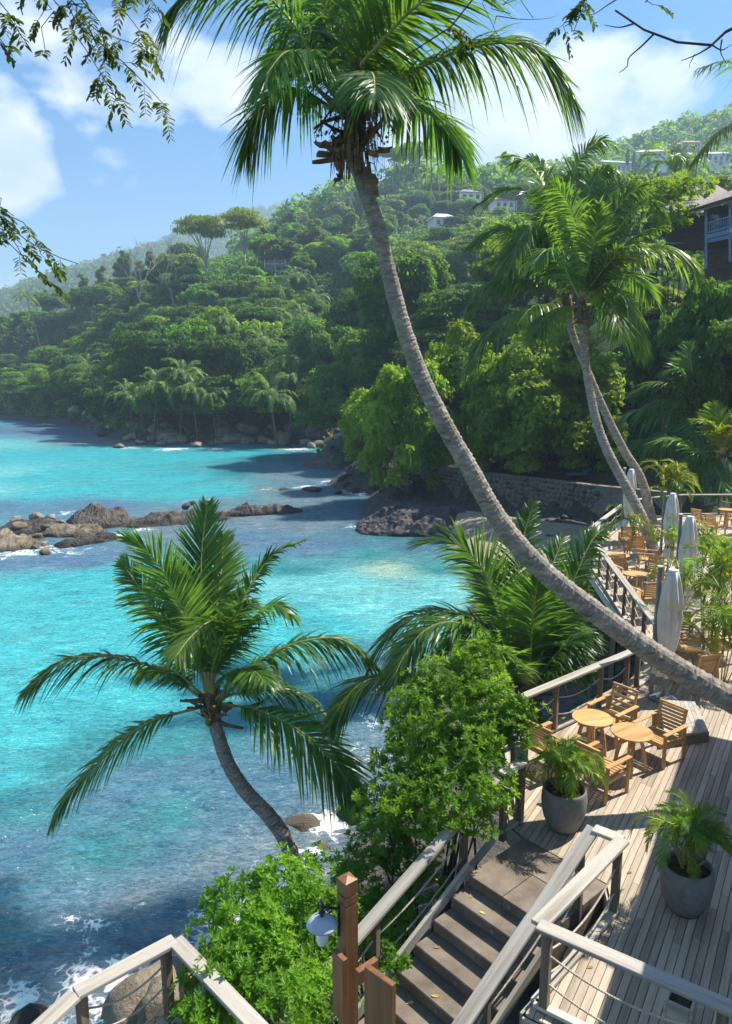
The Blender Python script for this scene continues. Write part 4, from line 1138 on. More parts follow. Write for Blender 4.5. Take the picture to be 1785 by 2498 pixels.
# trunkless looking palm behind the deck railing
T3 = [G(*zz('S6', 1150, 1200), .6), W(*zz('S6', 1150, 1290), 15.2), W(*zz('S6', 1130, 1180), 15.2), W(*zz('S6', 1125, 1140), 15.2)]
T3[0] = np.array((T3[1][0] + .05, T3[1][1] + .1, 1.0))
hd3 = W(*zz('S6', 1120, 1090), 15.2)
X3 = [([(1090, 1020), (1010, 760), (920, 520), (830, 380), (700, 285), (500, 285)], dict(dd=.6, droop=.25, L=1.05, h=(-.7, -.7, 0))),
      ([(1110, 1030), (1075, 700), (1085, 350), (1160, 65)], dict(dd=.9, droop=.25, L=.8, h=(.2, -1, 0))),
      ([(1060, 1080), (960, 930), (820, 780), (680, 735), (540, 790), (430, 930), (375, 1045)], dict(dd=-1.4, droop=.5, L=1.0, n=1.1, h=(-.7, -.7, 0))),
      ([(1070, 1040), (940, 830), (780, 700), (600, 680), (420, 740), (290, 880), (230, 1000)], dict(dd=.2, droop=.5, L=1.0, n=1.1)),
      ([(1040, 1110), (820, 1080), (600, 1060), (380, 1045), (200, 1075), (90, 1180), (15, 1310)], dict(dd=-.8, droop=.65, L=.9, n=1.2, h=(-.8, -.6, 0))),
      ([(1150, 1020), (1190, 760), (1240, 500), (1330, 260)], dict(dd=1.4, droop=.25, L=.85, h=(.2, -1, 0))),
      ([(1170, 1040), (1280, 760), (1400, 470), (1490, 280), (1570, 200)], dict(dd=1.0, droop=.35, L=.9, h=(.5, -.9, 0))),
      ([(1180, 1070), (1290, 920), (1400, 830), (1500, 800)], dict(dd=-.3, droop=.7, L=.8)),
      ([(1140, 1020), (1150, 830), (1165, 650), (1190, 480)], dict(dd=-.7, droop=.35, h=(0, -1, 0), L=1.0)),
      ([(1170, 1090), (1270, 1000), (1370, 970), (1450, 1000)], dict(dd=-.5, droop=.6, L=.8)),
      ([(1060, 1110), (1000, 990), (940, 890), (890, 850)], dict(dd=-1.8, droop=.4, L=.9, h=(-.5, -1, 0))),
      ([(1120, 1020), (1040, 800), (1000, 600), (960, 430)], dict(dd=1.4, droop=.2, h=(-.1, -1, 0))),
      ([(1160, 1020), (1260, 800), (1340, 640), (1440, 560)], dict(dd=.1, droop=.35, h=(.4, -1, 0))),
      ([(1110, 1030), (1000, 880), (860, 780), (740, 800), (640, 900)], dict(dd=1.4, droop=.55)),
      ([(1150, 1050), (1220, 900), (1320, 800), (1430, 760)], dict(dd=1.8, droop=.45)),
      ([(1100, 1120), (1090, 1150), (1120, 1260), (1180, 1330)], dict(dd=-.6, droop=.9, L=.6))]
coconut_palm('wide low palm with spreading fronds behind the deck railing', T3, [.24, .22, .2, .18], hd3, X3, 15.2, L=1.1, n=100, wid=.05, boots=14, frame='S6', seed=7)

# pair of palms growing through the far deck
tA = [(1463, 1232), (1425, 1150), (1392, 1085), (1352, 1010), (1325, 940), (1308, 860), (1298, 790), (1292, 715)]
tB = [(1458, 1125), (1425, 1070), (1385, 1000), (1345, 920), (1310, 840), (1285, 780), (1268, 735), (1263, 700)]
TA = [W(x * D_, y * D_, d) for (x, y), d in zip(tA, np.linspace(27.6, 28.6, 8))]
TB = [W(x * D_, y * D_, d) for (x, y), d in zip(tB, np.linspace(33.5, 31.0, 8))]
TA[0][2] = DZ - .4; TB[0][2] = DZ - .6
hdA = W(*zz('S2', 985, 650), 28.6); hdB = W(*zz('S2', 915, 600), 31.0)
XB = [([(890, 590), (800, 460), (700, 385), (610, 370), (520, 430)], dict(droop=.45, h=(-.7, -.7, 0))),
      ([(890, 620), (780, 590), (680, 580), (590, 600), (510, 690)], dict(dd=-.6, droop=.65)),
      ([(880, 660), (790, 700), (690, 740), (580, 820), (500, 960)], dict(dd=-.8, droop=.55, L=1.1)),
      ([(900, 570), (860, 380), (790, 240), (680, 190), (540, 260)], dict(dd=.6, droop=.5)),
      ([(910, 560), (880, 330), (810, 150), (730, 60), (635, 55)], dict(dd=1.0, droop=.4, L=.9)),
      ([(915, 550), (890, 300), (840, 130), (760, 60), (690, 90)], dict(dd=1.8, droop=.45, h=(-.5, -1, 0))),
      ([(920, 550), (930, 260), (980, 70), (1060, -10), (1130, 10)], dict(dd=.8, droop=.5, h=(.6, -1, 0))),
      ([(920, 560), (850, 430), (780, 350), (720, 420), (690, 520)], dict(dd=-2.0, droop=.5)),
      ([(900, 600), (790, 520), (700, 480), (600, 500)], dict(dd=1.5, droop=.5)),
      ([(910, 640), (850, 680), (780, 690), (720, 760)], dict(dd=-2.0, droop=.7, L=.8)),
      ([(920, 560), (900, 380), (860, 260), (800, 200)], dict(dd=-1.0, droop=.35, h=(-.3, -1, 0))),
      ([(910, 560), (860, 400), (800, 320), (740, 290)], dict(dd=2.0, droop=.4)),
      ([(900, 570), (830, 470), (760, 420), (700, 470), (670, 560)], dict(dd=-1.2, droop=.6))]
XA = [([(990, 600), (985, 380), (1020, 200), (1080, 110), (1150, 120)], dict(dd=.8, droop=.5, h=(.5, -1, 0))),
      ([(1000, 610), (1060, 420), (1140, 270), (1230, 190), (1320, 225)], dict(dd=.6, droop=.45, h=(.5, -.8, 0))),
      ([(1000, 620), (1090, 450), (1190, 300), (1260, 240), (1340, 300)], dict(dd=-.6, droop=.5)),
      ([(1010, 620), (1130, 510), (1270, 440), (1400, 460), (1510, 580)], dict(dd=-.4, droop=.65, L=1.1, n=1.1)),
      ([(1010, 650), (1090, 600), (1160, 640), (1210, 740), (1235, 870)], dict(dd=-1.0, droop=.6, mat='areca')),
      ([(1000, 680), (1060, 640), (1120, 690), (1150, 790)], dict(dd=-1.8, droop=.6, mat='areca')),
      ([(980, 620), (985, 430), (940, 270), (870, 180), (800, 190)], dict(dd=-.9, droop=.5, h=(-.5, -1, 0))),
      ([(990, 610), (1060, 400), (1080, 230), (1110, 110)], dict(dd=1.4, droop=.35)),
      ([(1010, 640), (1120, 560), (1200, 560), (1290, 640)], dict(dd=1.8, droop=.6)),
      ([(980, 660), (930, 560), (900, 480), (840, 450), (780, 510)], dict(dd=-2.0, droop=.5)),
      ([(1000, 640), (1090, 520), (1160, 450), (1230, 430)], dict(dd=-1.8, droop=.5)),
      ([(970, 690), (900, 700), (830, 740), (780, 810)], dict(dd=-1.2, droop=.7, L=.8)),
      ([(990, 620), (1030, 460), (1050, 340), (1060, 260)], dict(dd=-1.4, droop=.35, h=(.1, -1, 0))),
      ([(1000, 630), (1110, 480), (1220, 390), (1330, 350)], dict(dd=.8, droop=.5))]
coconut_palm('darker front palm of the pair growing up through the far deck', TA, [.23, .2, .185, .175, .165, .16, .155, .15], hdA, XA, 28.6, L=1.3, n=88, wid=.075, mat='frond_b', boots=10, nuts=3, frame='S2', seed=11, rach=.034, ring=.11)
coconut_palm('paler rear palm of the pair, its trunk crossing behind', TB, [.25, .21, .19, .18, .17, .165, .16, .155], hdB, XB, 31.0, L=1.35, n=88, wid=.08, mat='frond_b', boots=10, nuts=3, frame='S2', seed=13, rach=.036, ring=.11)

# palm beyond the right edge: only frond tips reach into the picture
TR = [np.array((21, 34, DZ - 1)), np.array((20, 33, 11)), np.array((18.6, 31.5, 17)), W(1905, 300, 30)]
hdR = W(1905, 270, 30)
f_ = lambda pts: [((x - 885) * 1.8044, y * 1.8044) for x, y in pts]
XR = [(f_([(1880, 240), (1830, 180), (1770, 150), (1700, 168)]), dict(dd=-1, droop=.7)), (f_([(1880, 290), (1830, 285), (1760, 320), (1690, 400)]), dict(dd=-.6, droop=.55, mat='areca')), (f_([(1950, 240), (1900, 130), (1860, 60)]), dict(droop=.3, dd=1)),
      (f_([(1980, 240), (2050, 130), (2140, 110)]), dict(droop=.5)), (f_([(1990, 280), (2080, 270), (2160, 340)]), dict(droop=.6)), (f_([(1960, 310), (1930, 380), (1880, 480)]), dict(dd=-1.6, droop=.6))]
coconut_palm('palm at the right edge showing only two frond tips', TR, [.25, .2, .18, .16], hdR, XR, 30, L=1.0, n=60, wid=.05, boots=6, frame='S4', seed=17, ring=.12)

# dark palms in the shade behind the far deck, and a bright young one in front of them
def from_T5(pts):
    return pts
TS = [np.array((19.8, 41.5, 3.0)), W(*zz('T5', 1160, 700), 43), W(*zz('T5', 1160, 560), 43)]
hdS = W(*zz('T5', 1160, 500), 43)
XS = [([(1140, 480), (1060, 200), (960, 60), (840, 20), (740, 110)], dict(droop=.5)), ([(1130, 500), (980, 300), (760, 190), (560, 190), (300, 320)], dict(droop=.5)),
      ([(1120, 530), (940, 430), (720, 400), (560, 450), (440, 600)], dict(droop=.6)), ([(1120, 560), (900, 560), (560, 560), (300, 570), (90, 720)], dict(droop=.65, L=1.2)),
      ([(1150, 480), (1110, 150), (1080, -150), (1060, -330)], dict(droop=.25, h=(0, -1, 0))), ([(1180, 480), (1230, 150), (1330, -120), (1450, -250)], dict(droop=.35)),
      ([(1200, 500), (1320, 250), (1450, 60), (1600, -40)], dict(droop=.5)), ([(1210, 540), (1330, 450), (1480, 480), (1620, 640)], dict(droop=.6)), ([(1150, 580), (1100, 700), (1060, 850)], dict(droop=.7, dd=-2)),
      ([(1120, 600), (900, 720), (640, 900), (380, 960), (240, 1060)], dict(droop=.7, L=1.3)), ([(1140, 480), (1000, 100), (900, -120), (760, -240)], dict(droop=.4, dd=2)), ([(1180, 600), (1240, 760), (1260, 900)], dict(droop=.7, dd=-2))]
coconut_palm('large dark palm in the shade beyond the far railing', TS, [.28, .25, .22], hdS, XS, 43, L=1.5, n=64, wid=.09, boots=4, frame='T5', seed=19, rach=.045, ring=.15)
TY = [np.array((19.2, 37.2, 3.4)), W(*zz('T5', 1500, 1250), 38.5), W(*zz('T5', 1490, 1180), 38.5)]
hdY = W(*zz('T5', 1480, 1110), 38.5)
XY = [([(1480, 1050), (1440, 850), (1330, 720), (1150, 670)], dict(droop=.35, mat='areca_y')), ([(1500, 1040), (1490, 850), (1440, 650), (1380, 480)], dict(droop=.2, mat='areca', h=(0, -1, 0))), ([(1520, 1050), (1600, 850), (1680, 650), (1700, 560)], dict(droop=.3, mat='areca_y')),
      ([(1440, 1100), (1300, 1100), (1120, 1180), (1000, 1330)], dict(droop=.6)), ([(1450, 1080), (1200, 1090), (980, 970), (760, 930), (600, 990)], dict(droop=.4, L=1.2)), ([(1470, 1130), (1380, 1250), (1480, 1440), (1560, 1620)], dict(droop=.6, dd=-1.4)),
      ([(1440, 1140), (1260, 1240), (1130, 1400), (1060, 1560)], dict(droop=.6, dd=-1)), ([(1540, 1090), (1650, 1000), (1760, 1040)], dict(droop=.5)), ([(1520, 1130), (1620, 1200), (1680, 1350)], dict(droop=.6)), ([(1500, 1050), (1560, 900), (1600, 780)], dict(droop=.3, mat='areca_y', dd=-1))]
coconut_palm('young palm with bright lime fronds at the right behind the far railing', TY, [.2, .18, .16], hdY, XY, 38.5, L=1.25, n=60, wid=.08, boots=4, frame='T5', seed=23, rach=.04, ring=.15)

# ------------------------------------------------------------------ deck furniture
def copy_thing(src, loc, rz, label, group=None):
    r_ = src.copy(); col.objects.link(r_)
    r_.location = Vector(loc); r_.rotation_euler = (0, 0, rz); r_['label'] = label
    if group:
        r_['group'] = group
    for ch in src.children:
        c = ch.copy(); col.objects.link(c); c.parent = r_
        for g in ch.children:
            d = g.copy(); col.objects.link(d); d.parent = c
    return r_
def make_chair(label, slats=7, group='slatted teak armchairs on the deck'):
    t = thing('armchair', (0, 0, 0), label, 'chair', group)       # faces +x
    T = M['teak']
    b = lambda nm, p0, p1, w, h, bev=.004, up=(0, 0, 1): beam(nm, p0, p1, w, h, T, t, bev, up)
    hw, fx, bxx = .30, .29, -.27
    for s in (-1, 1):
        b('leg', (fx, s * hw, .003), (fx, s * hw, .595), .055, .045)
        b('leg', (bxx - .03, s * hw, .003), (bxx, s * hw, .596), .055, .045)
        ar = b('armrest', (fx + .045, s * hw, .61), (bxx - .05, s * hw, .622), .085, .026, .008)
        b('side_rail', (fx - .023, s * hw, .375), (bxx, s * hw, .355), .028, .06)
        b('back_post', (bxx + .03, s * (hw - .06), .30), (bxx - .11, s * (hw - .06), .86), .04, .045)
    b('front_rail', (fx, -hw + .023, .38), (fx, hw - .023, .38), .028, .065, up=(0, 0, 1))
    b('back_rail', (bxx + .02, -hw + .023, .33), (bxx + .02, hw - .023, .33), .028, .06)
    for k in range(8):
        x = fx - .02 - k * .072
        z = .412 - (k / 7) * .03
        b('seat_slat', (x, -hw + .025, z), (x, hw - .025, z), .054, .018, .003)
    for k in range(slats):
        u_ = (k + .5) / slats
        z = .43 + .42 * u_
        x = bxx + .03 - .14 * (z - .30) / .56 + .012
        w = .048 if slats > 5 else .05
        b('back_slat', (x, -hw + .08, z), (x, hw - .08, z), .016, w, .003)
    b('top_rail', (bxx - .105, -hw + .03, .872), (bxx - .105, hw - .03, .872), .04, .04)
    return t
def make_table(label, group='round teak tables on the deck'):
    t = thing('round_table', (0, 0, 0), label, 'table', group)
    mb = MB(); mb.lathe([(.0, .665), (.31, .665), (.345, .678), (.35, .69), (.343, .70), (0, .701)], 40)
    mb.build('tabletop', M['teak'], t)
    mb = MB(); mb.lathe([(.09, .60), (.10, .664)], 16); mb.build('hub', M['teak'], t)
    for k in range(4):
        a = R(45 + 90 * k)
        ca, sa = math.cos(a), math.sin(a)
        mb = MB(); vs = []
        prof = [(.05, .655), (.13, .60), (.19, .47), (.225, .30), (.25, .12), (.262, .002)]
        for r_, z in prof:
            w = .022; th = .03 if z < .2 else .04
            for dr, dw in ((-th, -w), (th * .6, -w), (th * .6, w), (-th, w)):
                vs.append(((r_ + dr) * ca - dw * sa, (r_ + dr) * sa + dw * ca, z))
        n_ = len(prof)
        fs = [(i * 4 + j, i * 4 + (j + 1) % 4, (i + 1) * 4 + (j + 1) % 4, (i + 1) * 4 + j) for i in range(n_ - 1) for j in range(4)] + [(0, 3, 2, 1), tuple((n_ - 1) * 4 + j for j in range(4))]
        mb.add(vs, fs); mb.build('leg', M['teak'], t)
    return t
face = lambda v: math.atan2(v[1], v[0])
Z0 = DZ + .003
t1, t2 = np.array((3.97, 12.07)), np.array((4.48, 11.54))
c1 = make_chair('slatted teak armchair with its back to the grey platform')
c1.location = (5.13, 11.98, Z0); c1.rotation_euler[2] = face((-.82, -.57))
copy_thing(c1, (3.78, 10.92, Z0), face((.79, .61)), 'teak armchair in front, seen from behind beside the potted palm')
c2 = make_chair('ladder backed teak armchair beside the railing behind the first table', 4)
c2.location = (4.55, 12.72, Z0); c2.rotation_euler[2] = face((-.80, -.6))
copy_thing(c1, (3.16, 11.62, Z0), face((.8, .6)), 'teak armchair half hidden behind the potted palm by the railing')
tb = make_table('round teak table nearest the railing in the near seating group'); tb.location = (*t1, Z0)
tb.rotation_euler[2] = .3
copy_thing(tb, (*t2, Z0), .55, 'round teak table at front between the two facing armchairs')
# middle group below the closed umbrellas
def deckpt(k, x, y, z=0.0):
    p = G(*zz(k, x, y), DZ + z)
    return np.array((p[0], p[1]))
tm = deckpt('R5', 622, 1132, .7)
copy_thing(tb, (*tm, Z0), .2, 'round table beside the long railing of the middle deck')
for p, f, l in ((deckpt('R5', 520, 1110, .42), (.25, -1), 'armchair tucked against the long railing beyond the round table'), (deckpt('R5', 760, 1115, .42), (-.75, -.66), 'armchair right of the table on the middle deck'),
                (deckpt('R5', 715, 1330, .42), (-.25, 1), 'armchair seen from behind in front of the middle deck table'),
                (deckpt('R5', 740, 985, .42), (-.9, .4), 'armchair turned sideways beside the palm trunk base'),
                (deckpt('R5', 620, 880, .42), (.2, .98), 'armchair with its back to us near the sloping trunk'), (deckpt('R5', 550, 790, .42), (.3, .95), 'armchair under the half opened umbrella'),
                (deckpt('R5', 735, 830, .42), (-.9, .2), 'armchair just left of the dark palm trunk')):
    copy_thing(c1, (*p, Z0), face(f), l)
copy_thing(tb, (*deckpt('R5', 470, 960, .7), Z0), .9, 'round table in the far left group near the railing corner')
copy_thing(tb, (*deckpt('R5', 640, 690, .7), Z0), .9, 'round table under the half opened umbrella')
# group behind the near umbrella
copy_thing(tb, (*deckpt('R5', 1075, 1805, .7), Z0), .4, 'round table right of the near closed umbrella')
copy_thing(c1, (*deckpt('R5', 1065, 1700, .42), Z0), face((-.1, -1)), 'armchair with its tall back behind the near umbrella table')
copy_thing(c1, (*deckpt('R5', 1185, 2020, .42), Z0), face((-.3, 1)), 'armchair partly behind the leaning trunk at right')
copy_thing(c1, (*deckpt('R5', 1400, 1760, .42), Z0), face((-1, -.1)), 'armchair hidden among the areca plants at the right edge')
# far group
copy_thing(tb, (*deckpt('T3', 1420, 700, .7), Z0), .1, 'far round table in front of the back railing')
for p, f, l in ((deckpt('T3', 950, 880, .42), (.9, .45), 'far armchair nearest the yellow areca plant'), (deckpt('T3', 1200, 985, .42), (.9, .5), 'far armchair in front of the far round table'), (deckpt('T3', 1560, 860, .42), (-.9, .3), 'far armchair cut off by the right edge')):
    copy_thing(c1, (*p, Z0), face(f), l)

# ------------------------------------------------------------------ closed umbrellas
def umbrella(label, x, y, h=2.7, flare=1.0, seed=1, mast=(-.22, .12)):
    t = thing('closed_umbrella', (x, y, DZ + .003), label, 'umbrella', 'closed cream umbrellas on the deck')
    rg = random.Random(seed)
    nf = 9
    ph = [rg.uniform(-.3, .3) for _ in range(12)]
    def wob(a_, i):
        return 1 + (.19 + .04 * math.sin(i * 1.3)) * math.sin(nf * a_ + ph[i % 12] * .8 + i * .12) + .05 * math.sin(2 * nf * a_ + i)
    mb = MB()
    prof = [(.20 * flare, .55), (.165 * flare, .70), (.13, .92), (.118, 1.0), (.15, 1.15), (.185, 1.45), (.195, 1.8), (.175, 2.1), (.14, 2.35), (.11, h - .08), (.095, h - .01)]
    mb.lathe(prof, 72, (0, 0, 0), wob); mb.build('canopy', M['canvas'], t, smooth=True)
    mb = MB(); mb.lathe([(.235, h - .74), (.205, h - .5), (.15, h - .2), (.105, h + .004), (.02, h + .012)], 72, (0, 0, 0), lambda a_, i: 1 + (.15 if i < 3 else .04) * math.sin(8 * a_ + .4 * i) + .03 * math.sin(15 * a_))
    mb.build('top_flap', M['canvas'], t, smooth=True)
    mb = MB(); mb.lathe([(0, h + .045), (.085, h + .045), (.095, h + .03), (.095, h + .01), (.02, h + .0)][::-1], 24); mb.build('cap', M['white'], t)
    mb = MB(); mb.lathe([(.132, .915), (.135, .92), (.135, .995), (.132, 1.0)], 48); mb.build('strap', M['strap'], t)
    mb = MB(); mb.tube([(0, 0, 0), (0, 0, h)], .024, 12); mb.build('pole', M['pole'], t)
    mx, my = mast
    mb = MB(); mb.box((mx, my, h * .5 + .03), (.07, .07, h + .05)); mb.box((mx / 2, my / 2, .3), (abs(mx) + .05, .05, .05), math.atan2(my, mx)); mb.build('mast', M['pole'], t)
    mb = MB(); mb.box((mx, my, h + .075), (.09, .09, .03)); mb.build('mast_cap', M['white'], t)
    mb = MB(); mb.lathe([(.0, .0), (.30, .0), (.31, .03), (.29, .06), (.05, .075), (.04, .2), (0, .2)], 28); mb.build('foot', M['pole'], t)
    return t
u = umbrella('nearest closed cream umbrella with a black strap, crossed by the leaning trunk', 6.17, 14.35, 2.72, 1.25, 1)
# printed strap
def strap_text(txt, par, r_, z, a0, size):
    for i, ch in enumerate(txt):
        cu = bpy.data.curves.new('lettering', 'FONT'); cu.body = ch; cu.size = size; cu.extrude = .0008; cu.align_x = 'CENTER'
        o = bpy.data.objects.new('lettering', cu); col.objects.link(o)
        dg = bpy.context.evaluated_depsgraph_get()
        me = bpy.data.meshes.new_from_object(o.evaluated_get(dg)); bpy.data.objects.remove(o)
        yield me, i
tx = 'FRENCHY.COM'
lm = []
V_, F_ = [], []
for me, i in strap_text(tx, u, .139, .93, 0, .062):
    a_ = R(-104) + (i - len(tx) / 2) * .2
    rot = Matrix.Rotation(a_ + R(90), 4, 'Z') @ Matrix.Rotation(R(90), 4, 'X')
    rot.translation = Vector((math.cos(a_) * .139, math.sin(a_) * .139, .934))
    k = len(V_)
    V_ += [tuple(rot @ v.co) for v in me.vertices]
    F_ += [tuple(q + k for q in p.vertices) for p in me.polygons]
mb = MB(); mb.add(V_, F_); mb.build('lettering', M['white'], u)
umbrella('closed umbrella standing second, right of the others', *deckpt('R5', 1062, 1490), 2.72, 1.2, 2)
umbrella('slim closed umbrella in blue shade behind the second one', *deckpt('R5', 915, 1140), 2.72, .9, 3)
umbrella('farthest umbrella with a flared skirt beside the railing corner', 10.5, 29.0, 2.9, 2.4, 4)

# ------------------------------------------------------------------ potted palms and deck plants
def plant_frond(name, L, leaf, n, droop, seed, bend=.55, wid=.02, rach=.008, lift=1.0):
    pts = [(0, 0, 0), (L * .22, 0, L * .42 * lift), (L * .52, 0, L * .66 * lift), (L * .82, 0, L * (.66 - bend * .35) * lift), (L * 1.0, 0, L * (.55 - bend * .75) * lift)]
    return frond_mesh(name, pts, leaf, n, droop, .3, wid, rach, seed=seed, start=.28, a0=62, a1=25, seg=4)
AF = [plant_frond('frond', 1.0, .40, 30, .18, 1, .35, .026), plant_frond('frond', 1.0, .36, 28, .12, 2, .15, .026, lift=1.25), plant_frond('frond', 1.0, .38, 28, .3, 3, .6, .026)]
def cane_plant(name, label, cat, loc, nfr, L, mats, seed, stems=5, spread=.12, stem_h=.35, group=None, parent=None, up=0.0):
    t = parent or thing(name, loc, label, cat, group)
    rg = random.Random(seed)
    o = Vector((0, 0, up))
    heads = []
    for s_ in range(stems):
        a_ = s_ * 2.4 + rg.uniform(-.3, .3); r_ = spread * math.sqrt((s_ + .5) / stems)
        p0 = o + Vector((math.cos(a_) * r_ * .6, math.sin(a_) * r_ * .6, 0)); p1 = o + Vector((math.cos(a_) * r_ * 1.6, math.sin(a_) * r_ * 1.6, stem_h * rg.uniform(.7, 1.25)))
        mb = MB(); mb.tube([tuple(p0), tuple((p0 + p1) / 2), tuple(p1)], [.016, .013, .011], 7); mb.build('stem', M['rachis'], t)
        heads.append(p1)
    for k in range(nfr):
        hd = heads[k % stems]
        me0 = AF[k % 3]
        me = me0.copy(); me.materials.clear()
        me.materials.append(M[mats[k % len(mats)]]); me.materials.append(M['rachis'])
        fo = link('frond', me, None, t)
        sc = L * rg.uniform(.7, 1.15)
        tilt = rg.choice((-.75, -.5, -.3, -.1, .1, .3)) + rg.uniform(-.1, .1)
        fo.matrix_local = Matrix.Translation(hd) @ Matrix.Rotation(k * 2.399 + rg.uniform(-.4, .4), 4, 'Z') @ Matrix.Rotation(tilt, 4, 'Y') @ Matrix.Scale(sc, 4)
    return t
def make_pot(label, x, y, h=.64, r_=.33):
    t = thing('plant_pot', (x, y, DZ + .003), label, 'pot', 'round concrete pots on the deck')
    mb = MB()
    mb.lathe([(r_ * .58, 0), (r_ * .72, h * .10), (r_ * .88, h * .30), (r_ * .98, h * .55), (r_ * 1.0, h * .74), (r_ * .97, h * .90), (r_ * .95, h * .985), (r_ * .93, h), (r_ * .86, h), (r_ * .85, h * .96), (r_ * .86, h * .84)], 48)
    mb.f = [f for f in mb.f if len(f) < 40 or max(f) < 48]
    mb.build('body', M['pot'], t, smooth=True)
    mb = MB()
    rg = random.Random(int(x * 10))
    mb.lathe([(0, h * .93), (r_ * .3, h * .92), (r_ * .6, h * .90), (r_ * .875, h * .86)], 24, wob=lambda a_, i: 1)
    mb.v = [(v[0], v[1], v[2] + rg.uniform(-.015, .02)) for v in mb.v]
    mb.build('soil', M['soil'], t)
    return t
make_pot('grey concrete pot in the sun beside the stair head', 2.92, 9.92)
cane_plant('areca_palm', 'bushy bright green areca palm in the sunlit pot', 'palm', (2.92, 9.92, DZ + .60), 54, .47, ('areca', 'areca', 'areca', 'areca', 'areca_y'), 4, 10, .16, .22, 'areca palms on the deck')
make_pot('grey concrete pot in the shade at the lower right', 4.0, 8.22, .62, .315)
cane_plant('areca_palm', 'areca palm in the shaded pot with one long dark frond', 'palm', (4.0, 8.22, DZ + .58), 38, .5, ('areca', 'areca', 'frond', 'frond', 'areca_y'), 9, 8, .15, .22, 'areca palms on the deck')
for k, (p, nfr, L, st, hh, lab, ms) in enumerate((
        (deckpt('R5', 930, 640), 26, 1.25, 6, 1.3, 'tall yellowing areca plant behind the slim umbrella', ('areca_y', 'areca_y', 'areca')),
        (deckpt('R5', 545, 1010), 9, .9, 3, .9, 'small sparse palm plant in front of the far left chairs', ('areca_y', 'areca')),
        (deckpt('R5', 1290, 1840), 22, 1.1, 5, 1.35, 'tall areca plant with red stems behind the leaning trunk at right', ('areca_y', 'areca', 'areca')),
        (deckpt('R5', 1420, 2130), 26, .95, 7, .9, 'dense green areca plant just above the leaning trunk', ('areca', 'areca', 'areca_y')),
        (deckpt('R5', 1200, 1330), 22, 1.15, 6, .8, 'arching areca plant right of the second umbrella', ('areca_y', 'areca', 'areca')),
        (deckpt('R5', 900, 1180), 9, .8, 4, .8, 'thin dry palm plant between the umbrellas', ('areca_y', 'areca')),
        (deckpt('R5', 1470, 1700), 20, 1.1, 6, 1.2, 'areca plant at the right edge above the small table', ('areca_y', 'areca')))):
    cane_plant('areca_palm', lab, 'palm', (p[0], p[1], DZ), nfr, L, ms, 31 + k, st, .22, hh, 'areca palms on the deck')

# pavilion standing outside the picture on the right: its roof shades the right half of the deck
EH = 4.3
s_e = EH / math.tan(SUN_EL)
sh = np.array((SUN_DIR.x, SUN_DIR.y)) / math.cos(SUN_EL) * s_e
pa = np.array((2.30, 6.30)) + sh - E * 1.1
pb = np.array((5.02, 11.25)) + sh + E * 1.9
pe = unit(pb - pa); pq = np.array((pe[1], -pe[0]))
pav = thing('pavilion', (*((pa + pb) / 2 + pq * 3), DZ), 'open pavilion with a shingled roof right of the deck', 'pavilion')
c = [np.array((*(pa), DZ + EH)), np.array((*(pb), DZ + EH)), np.array((*(pb + pq * 6), DZ + EH)), np.array((*(pa + pq * 6), DZ + EH))]
rg_ = [np.array((*(pa + pq * 3 + pe * 2.5), DZ + EH + 2)), np.array((*(pb + pq * 3 - pe * 2.5), DZ + EH + 2))]
mb = MB(); vs = [*c, *rg_]; vs += [v - np.array((0, 0, .12)) for v in vs]
fs = [(0, 1, 5, 4), (1, 2, 5), (2, 3, 4, 5), (3, 0, 4)]
fs += [tuple(q + 6 for q in f)[::-1] for f in fs] + [(0, 6, 7, 1), (1, 7, 8, 2), (2, 8, 9, 3), (3, 9, 6, 0)]
mb.add(vs, fs); mb.build('roof', M['v_roof'], pav, off=pav.location)
for u_, w_ in ((.12, .9), (.5, .9), (.93, 1.5), (.12, 5.4), (.5, 5.4), (.93, 5.4)):
    p = pa + (pb - pa) * u_ + pq * w_
    beam('post', (*p, DZ), (*p, DZ + EH + .05), .18, .18, M['post'], pav)

# ------------------------------------------------------------------ lamp post with direction boards
lp = W(847, 2135, 6.3); bxp = np.array((lp[0], lp[1]))
gz = float(ground_z(bxp[0], bxp[1]))
post = thing('lamp_post', (bxp[0], bxp[1], min(gz, 2.4) - .2), 'square reddish wooden lamp post with stepped cap beside the stairs', 'lamp post')
zt = lp[2]
def post_sec(nm, z0, z1, w, tip=False):
    mb = MB(); h = w / 2
    rot = Matrix.Rotation(R(38), 3, 'Z')
    vs = [rot @ Vector((a_ * h, b_ * h, z)) for z in (z0, z1) for a_, b_ in ((-1, -1), (1, -1), (1, 1), (-1, 1))]
    fs = [(3, 2, 1, 0), (0, 1, 5, 4), (1, 2, 6, 5), (2, 3, 7, 6), (3, 0, 4, 7)]
    if tip:
        vs.append(Vector((0, 0, z1 + .03))); fs += [(4, 5, 8), (5, 6, 8), (6, 7, 8), (7, 4, 8)]
    else:
        fs.append((4, 5, 6, 7))
    mb.add([(v.x + bxp[0], v.y + bxp[1], v.z) for v in vs], fs)
    return mb.build(nm, M['ltwood'], post, off=post.location)
post_sec('shaft', min(gz, 2.4) - .2, zt - .26, .128)
post_sec('groove', zt - .262, zt - .238, .112); post_sec('collar', zt - .24, zt - .17, .128); post_sec('groove', zt - .172, zt - .15, .112); post_sec('cap', zt - .152, zt - .03, .128, True)
def boardbox(k, c, size, d, rz, z0=None):
    p = W(*zz(k, *c), d)
    m4 = Matrix.Rotation(rz, 4, 'Z'); m4.translation = Vector(p) - post.location
    o = link('direction_board', bevel_box(size, .004).copy(), M['ltwood'], post, m4)
    return o
boardbox('R2', (447, 1060), (.05, .16, .62), 6.35, R(38))
boardbox('R2', (610, 970), (.055, .22, .13), 6.28, R(-50))
